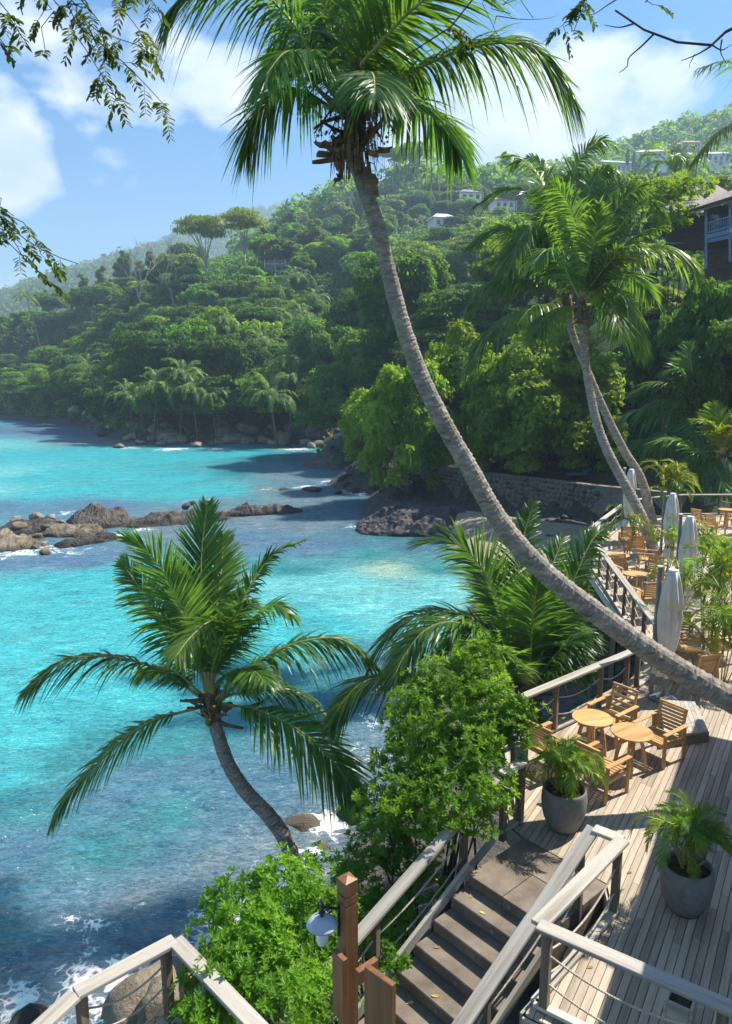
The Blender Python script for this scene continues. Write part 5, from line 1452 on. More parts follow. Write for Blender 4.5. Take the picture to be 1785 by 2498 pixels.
boardbox('R2', (690, 1180), (.055, .30, .58), 6.05, R(48))
arm0 = W(*zz('R2', 462, 700), 6.28)
lm_ = W(*zz('R2', 338, 650), 6.3)
lamp = thing('hanging_lamp', (lm_[0], lm_[1], lm_[2] - .3), 'black bracket lamp with a wide grey shade and frosted glass on the post', 'lamp')
lz_ = lm_[2]
mb = MB(); mb.lathe([(.03, .02), (.07, .008), (.11, -.02), (.132, -.048), (.136, -.058), (.130, -.057), (.10, -.03), (.03, .004)], 36, (lm_[0], lm_[1], lz_)); mb.build('lamp_shade', M['shade'], lamp, True, off=lamp.location)
mb = MB(); mb.lathe([(.05, -.03), (.056, -.10), (.055, -.18), (.046, -.235), (.022, -.262), (0, -.266)], 24, (lm_[0], lm_[1], lz_)); mb.build('glass', M['glass'], lamp, True, off=lamp.location)
mb = MB(); mb.tube([(lm_[0], lm_[1], lz_ + .16), (lm_[0], lm_[1], lz_ + .02)], .014, 10); mb.lathe([(0, -.02), (.024, 0), (0, .024)], 10, (lm_[0], lm_[1], lz_ + .17)); mb.lathe([(.02, -.03), (.032, -.015), (.02, .0)], 12, (lm_[0], lm_[1], lz_ + .07))
mb.build('finial', M['metal'], lamp, off=lamp.location)
ae = np.array((bxp[0] - .09, bxp[1], lz_ + .04))
mb = MB(); mb.tube([(lm_[0], lm_[1], lz_ + .115), tuple(ae)], .011, 8); mb.box((ae[0] + .015, ae[1], lz_ - .06), (.02, .05, .30)); mb.build('arm', M['metal'], lamp, off=lamp.location)
mb = MB()
def scroll(c, r0, turns, a0, sgn=1):
    P = []
    for i in range(26):
        t_ = i / 25
        rr = r0 * (1 - .75 * t_); a_ = a0 + sgn * turns * 2 * math.pi * t_
        P.append((c[0] + rr * math.cos(a_) * .95, c[1], c[2] + rr * math.sin(a_)))
    mb.tube(P, .006, 6)
ax_ = (lm_[0] + ae[0]) / 2
scroll((ae[0] - .05, ae[1] - .01, lz_ - .04), .05, 1.4, R(90)); scroll((ae[0] - .045, ae[1] - .01, lz_ - .13), .045, -1.4, R(-90)); scroll((ax_, ae[1] - .005, lz_ + .03), .035, 1.3, R(60)); scroll((ax_ - .06, ae[1] - .005, lz_ + .055), .028, 1.3, R(60))
mb.build('scrollwork', M['metal'], lamp, off=lamp.location)

# stump planter box by the near railing
sp_ = G(*zz('R3', 1290, 1440), DZ + .45)
bxo = thing('planter_box', (sp_[0], sp_[1], DZ + .003), 'small square timber box behind the near railing post', 'box')
for k, (dx, dy) in enumerate(((-1, 0), (1, 0), (0, -1), (0, 1))):
    m4 = Matrix.Rotation(R(-35), 4, 'Z') @ Matrix.Translation((dx * .12, dy * .12, .225)) @ Matrix.Rotation(R(90 if dx else 0), 4, 'Z')
    link('side', bevel_box((.275 if dx else .205, .032, .45), .004).copy(), M['rail'], bxo, m4)
mb = MB(); mb.box((0, 0, .2), (.2, .2, .38), R(-35)); mb.build('fill', M['soil'], bxo)

# a few fallen leaves on the steps and boards
fl_m = bpy.data.meshes.new('fallen_leaf')
fl_m.from_pydata([(-.05, 0, .004), (-.015, .022, .006), (.03, .02, .012), (.055, 0, .008), (.03, -.02, .004), (-.015, -.022, .01), (0, 0, .002)], [], [(0, 6, 1), (1, 6, 2), (2, 6, 3), (3, 6, 4), (4, 6, 5), (5, 6, 0)])
M['dryleaf'] = surf('dry_leaf', [(.3, (.30, .17, .05)), (.7, (.50, .36, .12))], 6, rough=.8, rnd=.4)
fl_m.materials.append(M['dryleaf'])
rf = random.Random(2)
for k in range(26):
    if k < 15:
        i = rf.randrange(0, 9); w = rf.uniform(.08, SWID - .2); q = at(i * TREAD + rf.uniform(.08, .3), w, DZ - RISE * (i + 1) + .002)
    else:
        b_ = np.array((2.6, 9.7)) + E * rf.uniform(-2.2, 2.6) + Q * rf.uniform(.3, 1.6); q = np.array((b_[0], b_[1], DZ + .003))
    o = link('fallen_leaf', fl_m, None); o.location = Vector(q); o.rotation_euler = (0, 0, rf.uniform(0, 6.28)); o.scale = (rf.uniform(.6, 1.1),) * 3
    tagged(o, 'dry yellow leaf fallen on a stone step' if k < 15 else 'dry yellow leaf fallen on the deck boards', 'leaf', 'leaves fallen on the steps' if k < 15 else 'leaves fallen on the deck')

# ------------------------------------------------------------------ shrubs with whorled glossy leaves
LEAF = np.array([(0, 0, 0), (.30, .16, .05), (.68, .17, .05), (1.0, 0, -.04), (.68, -.17, .05), (.30, -.16, .05), (.34, 0, -.02), (.68, 0, -.02)])
LF = np.array([(0, 1, 6, 5), (1, 2, 7, 6), (6, 7, 4, 5)]); LF3 = np.array([(2, 3, 7), (7, 3, 4)])
def leaves(P, D, N, size):
    """P base points, D leaf directions, N upper side normals"""
    D = unit(D); N = unit(N - D * np.sum(N * D, 1, keepdims=True)); S = np.cross(N, D)
    V = P[:, None, :] + (LEAF[None, :, 0:1] * D[:, None, :] + LEAF[None, :, 1:2] * S[:, None, :] + LEAF[None, :, 2:3] * N[:, None, :]) * size[:, None, None]
    k = (np.arange(len(P)) * 8)[:, None, None]
    return V.reshape(-1, 3), (LF[None] + k).reshape(-1, 4), (LF3[None] + k).reshape(-1, 3)
def shrub(label, cat, loc, blobs, n_ros, size, mat, seed, name='shrub', woody=18, group=None):
    t = thing(name, loc, label, cat, group)
    rg = np.random.default_rng(seed)
    loc = np.asarray(loc, float)
    B = np.array([b[:3] for b in blobs]) - loc; RR = np.array([b[3:6] for b in blobs])
    area = RR[:, 0] * RR[:, 2]
    which = rg.choice(len(B), n_ros, p=area / area.sum())
    d = unit(rg.normal(size=(n_ros, 3)))
    d[:, 2] = np.where(d[:, 2] < -.35, -d[:, 2] * .5, d[:, 2])
    d = unit(d)
    rr = rg.uniform(.62, 1.1, n_ros) ** .8 + (rg.random(n_ros) < .10) * rg.uniform(.08, .32, n_ros)
    bump_ = 1 + .2 * np.sin(d[:, 0] * 7 + which) * np.cos(d[:, 2] * 6 + which * 2)
    C = B[which] + d * RR[which] * (rr * bump_)[:, None]
    keep = np.array([mnoise.noise(Vector(q * 2.4) + Vector((seed * 3.3, 0, 0))) > -.22 for q in C])
    C, d, which = C[keep], d[keep], which[keep]; n_ros = len(C)
    ax = unit(d * .75 + np.array((0, 0, .65)) + rg.normal(0, .28, (n_ros, 3)))
    Ps, Ds, Ns, Ss = [], [], [], []
    u_ = unit(np.cross(ax, np.array((.3, .2, 1.0)))); v_ = np.cross(ax, u_)
    for k in range(9):
        a_ = k * 2.4 + rg.uniform(0, .5, n_ros)
        el = .15 + .75 * (k / 9) + rg.normal(0, .12, n_ros)
        rad = u_ * np.cos(a_)[:, None] + v_ * np.sin(a_)[:, None]
        D = rad * np.cos(el)[:, None] + ax * np.sin(el)[:, None]
        Ps.append(C + ax * (size * (.35 * k / 9 - .5))); Ds.append(D); Ns.append(ax * np.cos(el)[:, None] - rad * np.sin(el)[:, None]); Ss.append(size * rg.uniform(.65, 1.15, n_ros) * (1 - .35 * k / 9))
    V, F4, F3 = leaves(np.vstack(Ps), np.vstack(Ds), np.vstack(Ns), np.concatenate(Ss))
    link('foliage', mesh_np('foliage', V, [F4, F3]), M[mat], t)
    mb = MB()
    for k in range(woody):
        j = rg.integers(n_ros); e = C[j] * .92
        s_ = np.array((rg.normal(0, .25), rg.normal(0, .2), 0.0))
        m_ = (s_ + e) / 2 + np.array((0, 0, .2))
        mb.tube(spline([s_, m_, e], 7), list(np.linspace(.035, .008, 7)), 5)
    mb.build('stem', M['twig'], t)
    return t
def blob(k, x, y, d, rx, ry=None, rz=None):
    p = W(*zz(k, x, y), d)
    return (*p, rx, ry or rx, rz or rx)
main_b = [blob('S6', 700, 1150, 12.2, .75, .7, .6), blob('S6', 850, 1010, 12.6, .5, .5, .5), blob('S6', 900, 920, 12.9, .28, .3, .42), blob('S6', 620, 1330, 11.7, .85, .7, .75), blob('S6', 860, 1300, 11.5, .7, .6, .7), blob('S6', 560, 1500, 11.2, .75, .7, .6),
          blob('S6', 420, 1640, 11.0, .55, .6, .5), blob('S6', 760, 1560, 10.9, .85, .6, .75), blob('S6', 980, 1420, 11.0, .42, .4, .6), blob('S6', 500, 1780, 10.5, .8, .6, .6), blob('S6', 720, 1800, 10.3, .7, .5, .6), blob('S6', 330, 1800, 10.6, .45, .5, .4),
          blob('S6', 1060, 1270, 11.4, .3, .3, .35), blob('S6', 620, 1120, 12.3, .45, .5, .6)]
g0 = W(*zz('S6', 600, 1700), 11.2)
shrub('large glossy green shrub between the stairs and the sea', 'shrub', (g0[0], g0[1], max(.3, float(ground_z(g0[0], g0[1])))), main_b, 4300, .105, 'shrub', 3)
low_b = [blob('R2', 640, 470, 10.5, .6, .5, .5), blob('R2', 700, 240, 10.9, .55, .5, .45), blob('R2', 900, 260, 10.6, .4, .4, .5), blob('R2', 620, 740, 9.9, .5, .5, .5), blob('R2', 780, 620, 10.1, .4, .4, .4), blob('R2', 1000, 470, 10.2, .32, .3, .3), blob('R2', 700, 900, 9.5, .4, .4, .4)]
g1 = W(*zz('R2', 700, 700), 8.9)
shrub('dark green shrub growing between the stair railing ropes', 'shrub', (g1[0], g1[1], float(ground_z(g1[0], g1[1]))), low_b, 1300, .095, 'shrub', 4)
front_b = [blob('R2', 60, 480, 9.0, .55, .5, .4), blob('R2', 300, 430, 10.0, .55, .5, .36), blob('R2', -120, 600, 8.8, .5, .5, .45), blob('R2', 150, 700, 9.5, .75, .6, .6), blob('R2', -150, 820, 8.3, .55, .5, .5), blob('R2', 200, 950, 9.1, .7, .5, .6), blob('R2', -130, 1050, 7.9, .55, .5, .5),
           blob('R2', 60, 1200, 7.6, .65, .5, .5), blob('R2', 350, 1150, 8.5, .45, .4, .5), blob('R2', 400, 650, 9.6, .4, .4, .45), blob('R2', -300, 1150, 7.6, .4, .4, .4), blob('R2', -330, 1290, 7.3, .4, .4, .35)]
g2 = W(*zz('R2', 100, 900), 8.3)
shrub('bright leafy shrub at the bottom in front of the lamp', 'shrub', (g2[0], g2[1], float(ground_z(g2[0], g2[1]))), front_b, 3000, .10, 'shrub', 6)

# ------------------------------------------------------------------ broadleaf trees
def crown_mesh(name, seed, rad, hgt, nb, leaf, dens, flat=.6, layered=False, hollow=.7, aspect=.55, base=.35, brange=(.26, .46)):
    rg = np.random.default_rng(seed)
    bl = []
    for k in range(nb):
        f = (k + .5) / nb
        a_ = k * 2.399 + rg.uniform(-.4, .4)
        rr = math.sqrt(rg.uniform(.05, 1)) * rad * (.68 if brange[0] > .2 else .82)
        zf = rg.uniform(0, 1)
        top = math.sqrt(max(0, 1 - (rr / rad) ** 2))
        z = hgt * (base + (1 - base) * top * (zf ** .6))
        br = rad * rg.uniform(*brange)
        if layered:
            br = rad * rg.uniform(.32, .55)
        bl.append((rr * math.cos(a_), rr * math.sin(a_), z, br, br * (flat * .45 if layered else flat * rg.uniform(.8, 1.2))))
    Vs, Fs, k0 = [], [], 0
    for x, y, z, br, bz in bl:
        n_ = int(dens * (br / rad) ** 2 * 5) + 10
        d = unit(rg.normal(size=(n_, 3)))
        d[:, 2] = np.where(d[:, 2] < -.25, -d[:, 2], d[:, 2])
        q = rg.uniform(hollow, 1.08, n_)
        wob_ = 1 + .2 * np.sin(d[:, 0] * 5 + x) * np.sin(d[:, 1] * 5 + y) + .12 * np.sin(d[:, 2] * 9 + z)
        P = np.array((x, y, z)) + d * np.array((br, br, bz)) * (q * wob_)[:, None]
        N = unit(d * .7 + np.array((0, 0, .55)) + rg.normal(0, .45, (n_, 3)))
        V, F = leaf_quads(P, N, leaf, rg, aspect)
        Vs.append(V); Fs.append(F + k0); k0 += len(V)
    return mesh_np(name, np.vstack(Vs), [np.vstack(Fs)]), bl
def trunk_mesh(name, bl, r_, hgt, seed, limbs=6, splitz=.3):
    rg = random.Random(seed)
    mb = MB()
    sp = (rg.uniform(-.05, .05) * hgt, rg.uniform(-.05, .05) * hgt, hgt * splitz)
    mb.tube([(0, 0, -1.2), (0, 0, 0), (sp[0] * .5, sp[1] * .5, sp[2] * .5), sp], [r_ * 1.5, r_ * 1.15, r_ * .95, r_ * .85], 8)
    for b in sorted(bl, key=lambda q: -q[3])[:limbs]:
        e = np.array(b[:3]); s_ = np.array(sp)
        m_ = s_ * .55 + e * .45 + np.array((rg.uniform(-.3, .3), rg.uniform(-.3, .3), hgt * .05))
        mb.tube(spline([s_, m_, e], 6), list(np.linspace(r_ * .6, r_ * .12, 6)), 6)
    return mb.mesh(name, True)
PROTO = {}
def proto(key, mat, n_var, bark='bark', **kw):
    PROTO[key] = []
    tk = {k: kw.pop(k) for k in ('tr', 'limbs', 'splitz') if k in kw}
    for v in range(n_var):
        c, bl = crown_mesh('crown', hash((len(PROTO) * 31 + v * 7)) % 9999, **kw)
        t = trunk_mesh('trunk', bl, tk.get('tr', .3), kw['hgt'], v + 5, tk.get('limbs', 6), tk.get('splitz', .3))
        c.materials.append(M[mat]); t.materials.append(M[bark])
        PROTO[key].append((c, t))
proto('round', 'leafA', 3, rad=5.2, hgt=8.5, nb=36, leaf=.42, dens=1500, flat=.75, brange=(.18, .42), hollow=.78)
proto('deep', 'leafB', 3, rad=5.4, hgt=9.0, nb=36, leaf=.42, dens=1500, flat=.75, brange=(.18, .42), hollow=.78)
proto('tier', 'leafA', 3, rad=6.0, hgt=8.5, nb=30, leaf=.44, dens=1200, flat=.75, layered=True)
proto('tierdeep', 'leafB', 2, rad=6.0, hgt=9.0, nb=30, leaf=.44, dens=1200, flat=.75, layered=True)
proto('lime', 'leafC', 2, rad=5.0, hgt=8.0, nb=30, leaf=.40, dens=1500, flat=.8)
proto('limelow', 'leafC', 2, rad=5.0, hgt=8.0, nb=80, leaf=.36, dens=1500, flat=.85, base=.04, hollow=.8, brange=(.15, .3))
proto('hill', 'leafD', 4, rad=6.5, hgt=9.0, nb=22, leaf=.75, dens=800, flat=.75)
proto('slim', 'leafD', 2, rad=2.6, hgt=14.0, nb=26, leaf=.6, dens=420, flat=1.2, base=.25)
proto('umbrella', 'leafE', 2, bark='palebark', rad=9.0, hgt=13.0, nb=26, leaf=.55, dens=330, flat=.26, layered=True, base=.80, tr=.32, limbs=11, splitz=.42)
proto('umbrellahill', 'leafD', 2, bark='palebark', rad=9.5, hgt=14.0, nb=24, leaf=.75, dens=330, flat=.28, layered=True, base=.78, tr=.3, limbs=10, splitz=.45)
def plant_tree(key, p, sc, label, group, rg, name='tree', cat='tree', zs=1.0):
    c, t = PROTO[key][rg.randrange(len(PROTO[key]))]
    e = thing(name, p, label, cat, group, rg.uniform(0, 6.28))
    e.scale = (sc, sc, sc * zs)
    link('trunk', t, None, e); link('crown', c, None, e)
    return e
occ = np.zeros((330, 240), bool)
def covers(p, r_, h, mark=True, need=.12):
    x, y, d = proj(np.array((p[0], p[1], p[2] + h * .6)))
    rx, ry = FPX * r_ / d * .85, FPX * h * .42 / d
    x0, x1, y0, y1 = (int(q / 8) for q in (x - rx, x + rx, y - ry, y + ry))
    x0, x1, y0, y1 = max(x0, 0), min(x1, 223), max(y0, 0), min(y1, 312)
    if x1 <= x0 or y1 <= y0:
        return 0.0
    v = (~occ[y0:y1 + 1, x0:x1 + 1]).mean()
    if mark and v > need:
        occ[y0:y1 + 1, x0:x1 + 1] = True
    return v
FAR_PALMS = (
        ('S1', 390, 1000, 150, .95, 'bright small palm above the boulders at the left of the far shore'), ('S1', 460, 1060, 150, .9, 'dark palm drooping over the left boulders'), ('S1', 560, 1130, 120, .95, 'shore palm at the left of the row over the boulders'),
        ('S1', 690, 1090, 120, 1.05, 'shore palm second from the left over the boulders'), ('S1', 810, 1040, 121, 1.15, 'tall shore palm with a bright upright frond'), ('S1', 850, 1100, 119, 1.1, 'shore palm spreading low over the central boulders'),
        ('S1', 1190, 1130, 113, 1.2, 'large shore palm hanging over the dark square rock'), ('S1', 1290, 1050, 117, 1.1, 'shore palm behind the large drooping one'), ('S1', 1160, 900, 128, 1.1, 'palm with a pale trunk rising mid forest'),
        ('S1', 1130, 780, 150, 1.1, 'palm high in the forest left of the pale cluster'), ('S1', 1240, 790, 148, 1.1, 'palm in the middle of the pale forest cluster'), ('S1', 1330, 770, 150, 1.05, 'palm at the right of the pale forest cluster'), ('S1', 1300, 610, 178, 1.2, 'large spreading palm at the top of the forest'),
        ('S1', 1360, 830, 136, 1.0, 'palm below the pale forest cluster'), ('S1', 1390, 690, 165, 1.0, 'palm right of the large spreading one'), ('S1', 120, 690, 230, 1.1, 'pale palm at the far left edge of the forest'), ('S1', 980, 800, 140, 1.0, 'thin palm amid the tiered trees'),
        ('S1', 1270, 980, 120, 1.1, 'palm above the drooping shore palms'), ('S1', 1460, 620, 200, 1.0, 'palm near the small orange roofed house'), ('S2', 480, 590, 150, 1.1, 'palm half hidden left of the deck palms'), ('S2', 270, 340, 280, 1.3, 'palm beside the white hillside house'), ('S2', 310, 330, 284, 1.2, 'second palm beside the white hillside house'),
        ('S2', 1380, 120, 62, .8, 'palm rising beside the villa roof'), ('S1', 610, 1150, 122, .85, 'small dark palm in the shore row'), ('S1', 930, 1120, 118, .8, 'small palm right of the central boulders'))
KO = [(1045, 1125, 505, 562, 265), (1112, 1185, 452, 496, 285), (1196, 1266, 470, 516, 275), (1540, 1640, 352, 405, 390), (1450, 1555, 380, 428, 385), (1655, 1712, 335, 368, 405), (1712, 1800, 362, 400, 395), (640, 702, 595, 652, 204), (712, 756, 628, 664, 192), (1600, 1800, 440, 640, 50), (1586, 1644, 650, 692, 106)]
for fr, x, y, d, sc, lb in FAR_PALMS:                # trees keep clear of the sight line to each palm crown
    _x, _y = zz(fr, x, y); KO.append((_x - 24 * sc, _x + 24 * sc, _y - 26, _y + 24, d))
def blocks(p, r_, h):
    x, y0, d = proj(np.array((p[0], p[1], p[2] + h))); _, y1, _ = proj(np.array(p))
    w = FPX * r_ / d
    return any(d < k[4] and x + w > k[0] and x - w < k[1] and y0 < k[3] and y1 > k[2] for k in KO)
# region already hidden by nearer ground things is left to the renderer
rt = random.Random(21)
GROUP_F = 'trees of the headland forest'
# big named trees by the beach
def gp(x, y, d, zmin=None):
    p = W(x, y, d); z = float(ground_z(p[0], p[1]))
    return np.array((p[0], p[1], z if zmin is None else max(z, zmin)))
def stand(key, x, ytop, d, r_px, label, hs=1.0, group=None):
    """a tree whose crown top shows at ytop and whose half width is r_px at depth d"""
    p = gp(x, 1000, d)
    pr = {'round': (5.2, 9.4), 'deep': (5.4, 9.9), 'tier': (6, 9), 'tierdeep': (6, 9.5), 'lime': (5, 8.8), 'limelow': (5, 8.8), 'hill': (6.5, 10), 'slim': (2.6, 15), 'umbrella': (9, 13.6), 'umbrellahill': (9.5, 14.4)}[key]
    sc = r_px * d / FPX / pr[0]
    ztop = W(x, ytop, d)[2]
    want = ztop - p[2]
    zs = want / (pr[1] * sc)
    zc = min(max(zs, .75), 2.2)
    if zs < .75:
        p[2] -= (.75 - zs) * pr[1] * sc
    e = plant_tree(key, p, sc, label, group or GROUP_F, rt, zs=zc)
    covers(p, r_px * d / FPX, want)
    return e
stand('limelow', 1000, 850, 62, 125, 'lime green leafy tree left of the leaning trunk above the dark rocks')
stand('limelow', 1120, 790, 66, 120, 'lime green tree directly behind the leaning trunk')
stand('limelow', 1330, 790, 60, 170, 'broad lime green tree over the stone wall terrace')
stand('limelow', 1225, 850, 61, 110,
      'lime green tree leaning over the terrace loungers')
stand('limelow', 915, 925, 72, 85, 'small lime green tree at the corner of the bay above the dark rocks')
stand('limelow', 1440, 960, 58, 90, 'leafy green tree behind the far umbrella')
stand('deep', 870, 960, 92, 80, 'low dark tree overhanging the bay corner')
stand('deep', 1430, 850, 64, 110, 'dark tree behind the pair of deck palms')
stand('deep', 1720, 640, 48, 120, 'dark glossy leaved tree at the right edge below the villa')
stand('deep', 1620, 740, 52, 100, 'dark leafy tree right of the pair of palms')
stand('deep', 1780, 760, 44, 110, 'dark tree in the shade at the right edge')
stand('round', 1560, 700, 70, 90, 'green tree half hidden behind the right palm fronds')
stand('deep', 860, 860, 100, 120, 'dark tree at the inner corner of the bay')
stand('deep', 930, 780, 105, 110, 'dark tree behind the lime trees at the bay corner')
stand('umbrella', 515, 540, 205, 62, 'left flat topped tree with pale forked limbs on the forest ridge', group='flat topped trees on the ridge')
stand('umbrella', 605, 530, 212, 60, 'right flat topped tree with pale forked limbs on the forest ridge', group='flat topped trees on the ridge')
# bare trees
def bare_tree(x, ytop, d, label, seed, lean=0):
    p = gp(x, 1000, d); rg = random.Random(seed)
    H = W(x, ytop, d)[2] - p[2]
    t = thing('bare_tree', p, label, 'tree', 'leafless pale trees')
    mb = MB()
    def grow(s_, dr, L, r_, lev):
        e = s_ + dr * L
        m_ = (s_ + e) / 2 + Vector((rg.uniform(-.08, .08), rg.uniform(-.08, .08), 0)) * L
        mb.tube([tuple(s_), tuple(m_), tuple(e)], [r_, r_ * .8, r_ * .6], 5)
        if lev < 4:
            for _ in range(3 if lev else 4):
                nd = (dr + Vector((rg.uniform(-.8, .8), rg.uniform(-.8, .8), rg.uniform(-.1, .5)))).normalized()
                grow(e, nd, L * rg.uniform(.55, .8), r_ * .55, lev + 1)
    grow(Vector((0, 0, -.5)), Vector((lean, 0, 1)).normalized(), H * .42, .28, 0)
    mb.build('trunk_and_limb', M['palebark'], t)
bare_tree(430, 605, 200, 'pale leafless tree on the ridge left of the flat topped trees', 2)
bare_tree(370, 615, 205, 'thin pale leafless tree at the left end of the ridge', 5, -.2)
bare_tree(847, 490, 300, 'tall pale bare tree on the hillside beside the leaning trunk', 8)
bare_tree(938, 372, 345, 'leafless tree on the hilltop right of the leaning trunk', 9)
# forest filled in from near to far
def fill(n_try, dmin, dmax, spacing, kinds, group, zs=(.9, 1.3), scl=(.8, 1.2), labels=None, need=.14, limit=150, cond=None, xr=(-60, 1850)):
    pts = []
    made = 0
    cand = []
    for _ in range(n_try):
        d = math.sqrt(rt.uniform(dmin ** 2, dmax ** 2)); x = rt.uniform(*xr)
        p = gp(x, 1000, d)
        cand.append((d, p, x))
    cand.sort(key=lambda q: q[0])
    for d, p, x in cand:
        if p[2] < .8 or (cond and not cond(x, d, p)):
            continue
        if any((p[0] - q[0]) ** 2 + (p[1] - q[1]) ** 2 < spacing ** 2 for q in pts):
            continue
        key = rt.choice(kinds)
        sc = rt.uniform(*scl)
        r_ = {'slim': 2.6, 'umbrellahill': 9.0}.get(key, 5.5) * sc; h = {'slim': 14, 'umbrellahill': 14}.get(key, 9.0) * sc
        if blocks(p, r_, h * 1.1):
            continue
        if covers(p, r_, h, True, need) <= need:
            continue
        pts.append(p)
        px_, py_, _ = proj(np.array((p[0], p[1], p[2] + h * .6)))
        hx = np.searchsorted((90, 250, 400, 480, 620, 740, 840, 1000, 1200, 1420), px_)
        hy = np.searchsorted((520, 620, 700, 790, 880), py_)
        place = ('at the far left edge', 'left of the bare pale trees', 'near the bare pale trees', 'left of the flat topped pair', 'below the flat topped pair', 'right of the flat topped pair', 'above the large drooping shore palm', 'beside the leaning trunk', 'right of the leaning trunk', 'left of the palm pair', 'behind the palm pair')[hx]
        hgt_ = ('at the top of', 'high on', 'in the upper part of', 'midway down', 'low on', 'at the foot of')[hy]
        plant_tree(key, p, sc, labels[key] + ' ' + hgt_ + ' the slope ' + place, group, rt, zs=rt.uniform(*zs))
        made += 1
        if made >= limit:
            break
    return made
lab1 = {'round': 'rounded green tree', 'tier': 'tiered broadleaf tree', 'tierdeep': 'dark tiered tree', 'deep': 'deep green tree', 'lime': 'paler green tree'}
near_ok = lambda x, d, p: x < 1500 and not (d < 112 and x < 830) and not (x < 330 and p[2] < 2.0)
n_a = fill(2600, 92, 160, 5.4, ('tier', 'round', 'deep', 'deep', 'tierdeep', 'tierdeep', 'lime'), GROUP_F, (1.1, 1.6), (.8, 1.2), lab1, .10, 75, cond=near_ok)
n_a += fill(2600, 150, 218, 4.6, ('tier', 'round', 'round', 'deep', 'deep', 'tierdeep', 'lime'), GROUP_F, (.85, 1.3), (.6, 1.0), lab1, .10, 100, cond=near_ok)
lab2 = {'hill': 'hazy green tree', 'round': 'green tree', 'deep': 'dark tree', 'umbrellahill': 'flat topped tree', 'slim': 'slim upright tree'}
n_b = fill(2600, 215, 365, 8.0, ('hill', 'hill', 'hill', 'deep', 'round', 'round', 'deep', 'round', 'slim'), 'trees of the wooded hillside', (.7, 1.1), (.75, 1.1), lab2, .10, 135)
lab3 = {'deep': 'shaded dark tree', 'round': 'shaded green tree'}
n_c = fill(900, 60, 200, 5.5, ('deep', 'round', 'deep'), 'trees on the right slope', (.9, 1.3), (.8, 1.1), lab3, .12, 34, cond=lambda x, d, p: x > 1350 and d > 84)
# hill crest trees that stand out
for x, yt, d, r_, key, lb in ((1010, 388, 345, 50, 'umbrellahill', 'wide flat topped tree on the hill crest right of the leaning trunk'), (955, 395, 342, 36, 'umbrellahill', 'flat topped tree on the hill crest touching the leaning trunk'), (1095, 378, 348, 16, 'slim', 'tall feathery tree on the hill crest'), (1130, 385, 348, 14, 'slim', 'second feathery tree on the hill crest'), (1213, 398, 372, 14, 'slim', 'lone dark tree rising from the hill crest'),
                              (1075, 470, 335, 60, 'hill', 'sunlit rounded tree below the hill crest'), (980, 500, 325, 50, 'hill', 'rounded tree on the hillside above the white house')):
    stand(key, x, yt, d, r_, lb, group='trees on the hill crest')
# far woods: one mass
def far_wood(name, label, dmin, dmax, n_, leafs, leaf, r0, xr, mat='leafD'):
    rg = np.random.default_rng(5)
    Vs, Fs, k0 = [], [], 0
    d = np.sqrt(rg.uniform(dmin ** 2, dmax ** 2, n_)); x = rg.uniform(*xr, n_)
    X = (x - CX) / FPX * d; Y = d / _cp * .985
    Z = ground_z(X, Y)
    for px_, py_, pz_ in zip(X, Y, Z):
        r_ = r0 * rg.uniform(.7, 1.35)
        if pz_ < 2 or blocks((px_, py_, pz_), r_, r_ * 1.7):
            continue
        q = unit(rg.normal(size=(leafs, 3))); q[:, 2] = np.abs(q[:, 2]) * rg.uniform(.8, 1.5) - .1
        P = np.array((px_, py_, pz_ + r_ * .35)) + q * r_ * rg.uniform(.8, 1.1, (leafs, 1))
        N = unit(q + rg.normal(0, .45, (leafs, 3)))
        V, F = leaf_quads(P, N, leaf, rg, .7)
        Vs.append(V); Fs.append(F + k0); k0 += len(V)
    o = link(name, mesh_np(name, np.vstack(Vs), [np.vstack(Fs)]), M[mat])
    return tagged(o, label, 'woodland', kind='stuff')
far_wood('distant_woodland', 'hazy woodland covering the right hand ridge', 335, 560, 950, 110, 2.3, 6.5, (600, 2000))
far_wood('far_ridge_woodland', 'pale blue woodland on the farthest ridge at left', 500, 1600, 2600, 46, 4.2, 8.5, (-250, 950))
# undergrowth that closes the forest floor
def undergrowth():
    rg = np.random.default_rng(9)
    n_ = 5200
    d = np.sqrt(rg.uniform(58 ** 2, 380 ** 2, n_)); x = rg.uniform(-80, 1880, n_)
    X = (x - CX) / FPX * d; Y = d / _cp * .985; Z = ground_z(X, Y)
    ok = (Z > .5) & ~((d < 66) & (x < 1500))
    X, Y, Z, d = X[ok], Y[ok], Z[ok], d[ok]
    Vs, Fs, k0 = [], [], 0
    for a_, b_, c_, dd in zip(X, Y, Z, d):
        r_ = rg.uniform(.8, 1.7) * (1 + dd / 300)
        m_ = 34
        q = unit(rg.normal(size=(m_, 3))); q[:, 2] = np.abs(q[:, 2])
        P = np.array((a_, b_, c_)) + q * r_
        V, F = leaf_quads(P, unit(q + rg.normal(0, .5, (m_, 3))), .5 + dd / 420, rg, .6)
        Vs.append(V); Fs.append(F + k0); k0 += len(V)
    tagged(link('undergrowth', mesh_np('undergrowth', np.vstack(Vs), [np.vstack(Fs)]), M['leafB']), 'tangled undergrowth covering the forest floor', 'undergrowth', kind='stuff')
undergrowth()
for k in range(30):                                  # low bushes at the top of the boulder line
    x = 180 + k * 23 + rt.uniform(-12, 12); d = rt.uniform(131, 142) if x > 330 else rt.uniform(150, 185)
    p = gp(x, 1000, d)
    plant_tree('deep' if k % 3 else 'round', p, rt.uniform(.42, .62), 'low dark bush behind the shore boulders', 'bushes along the far shore', rt, 'bush', 'bush', .75)

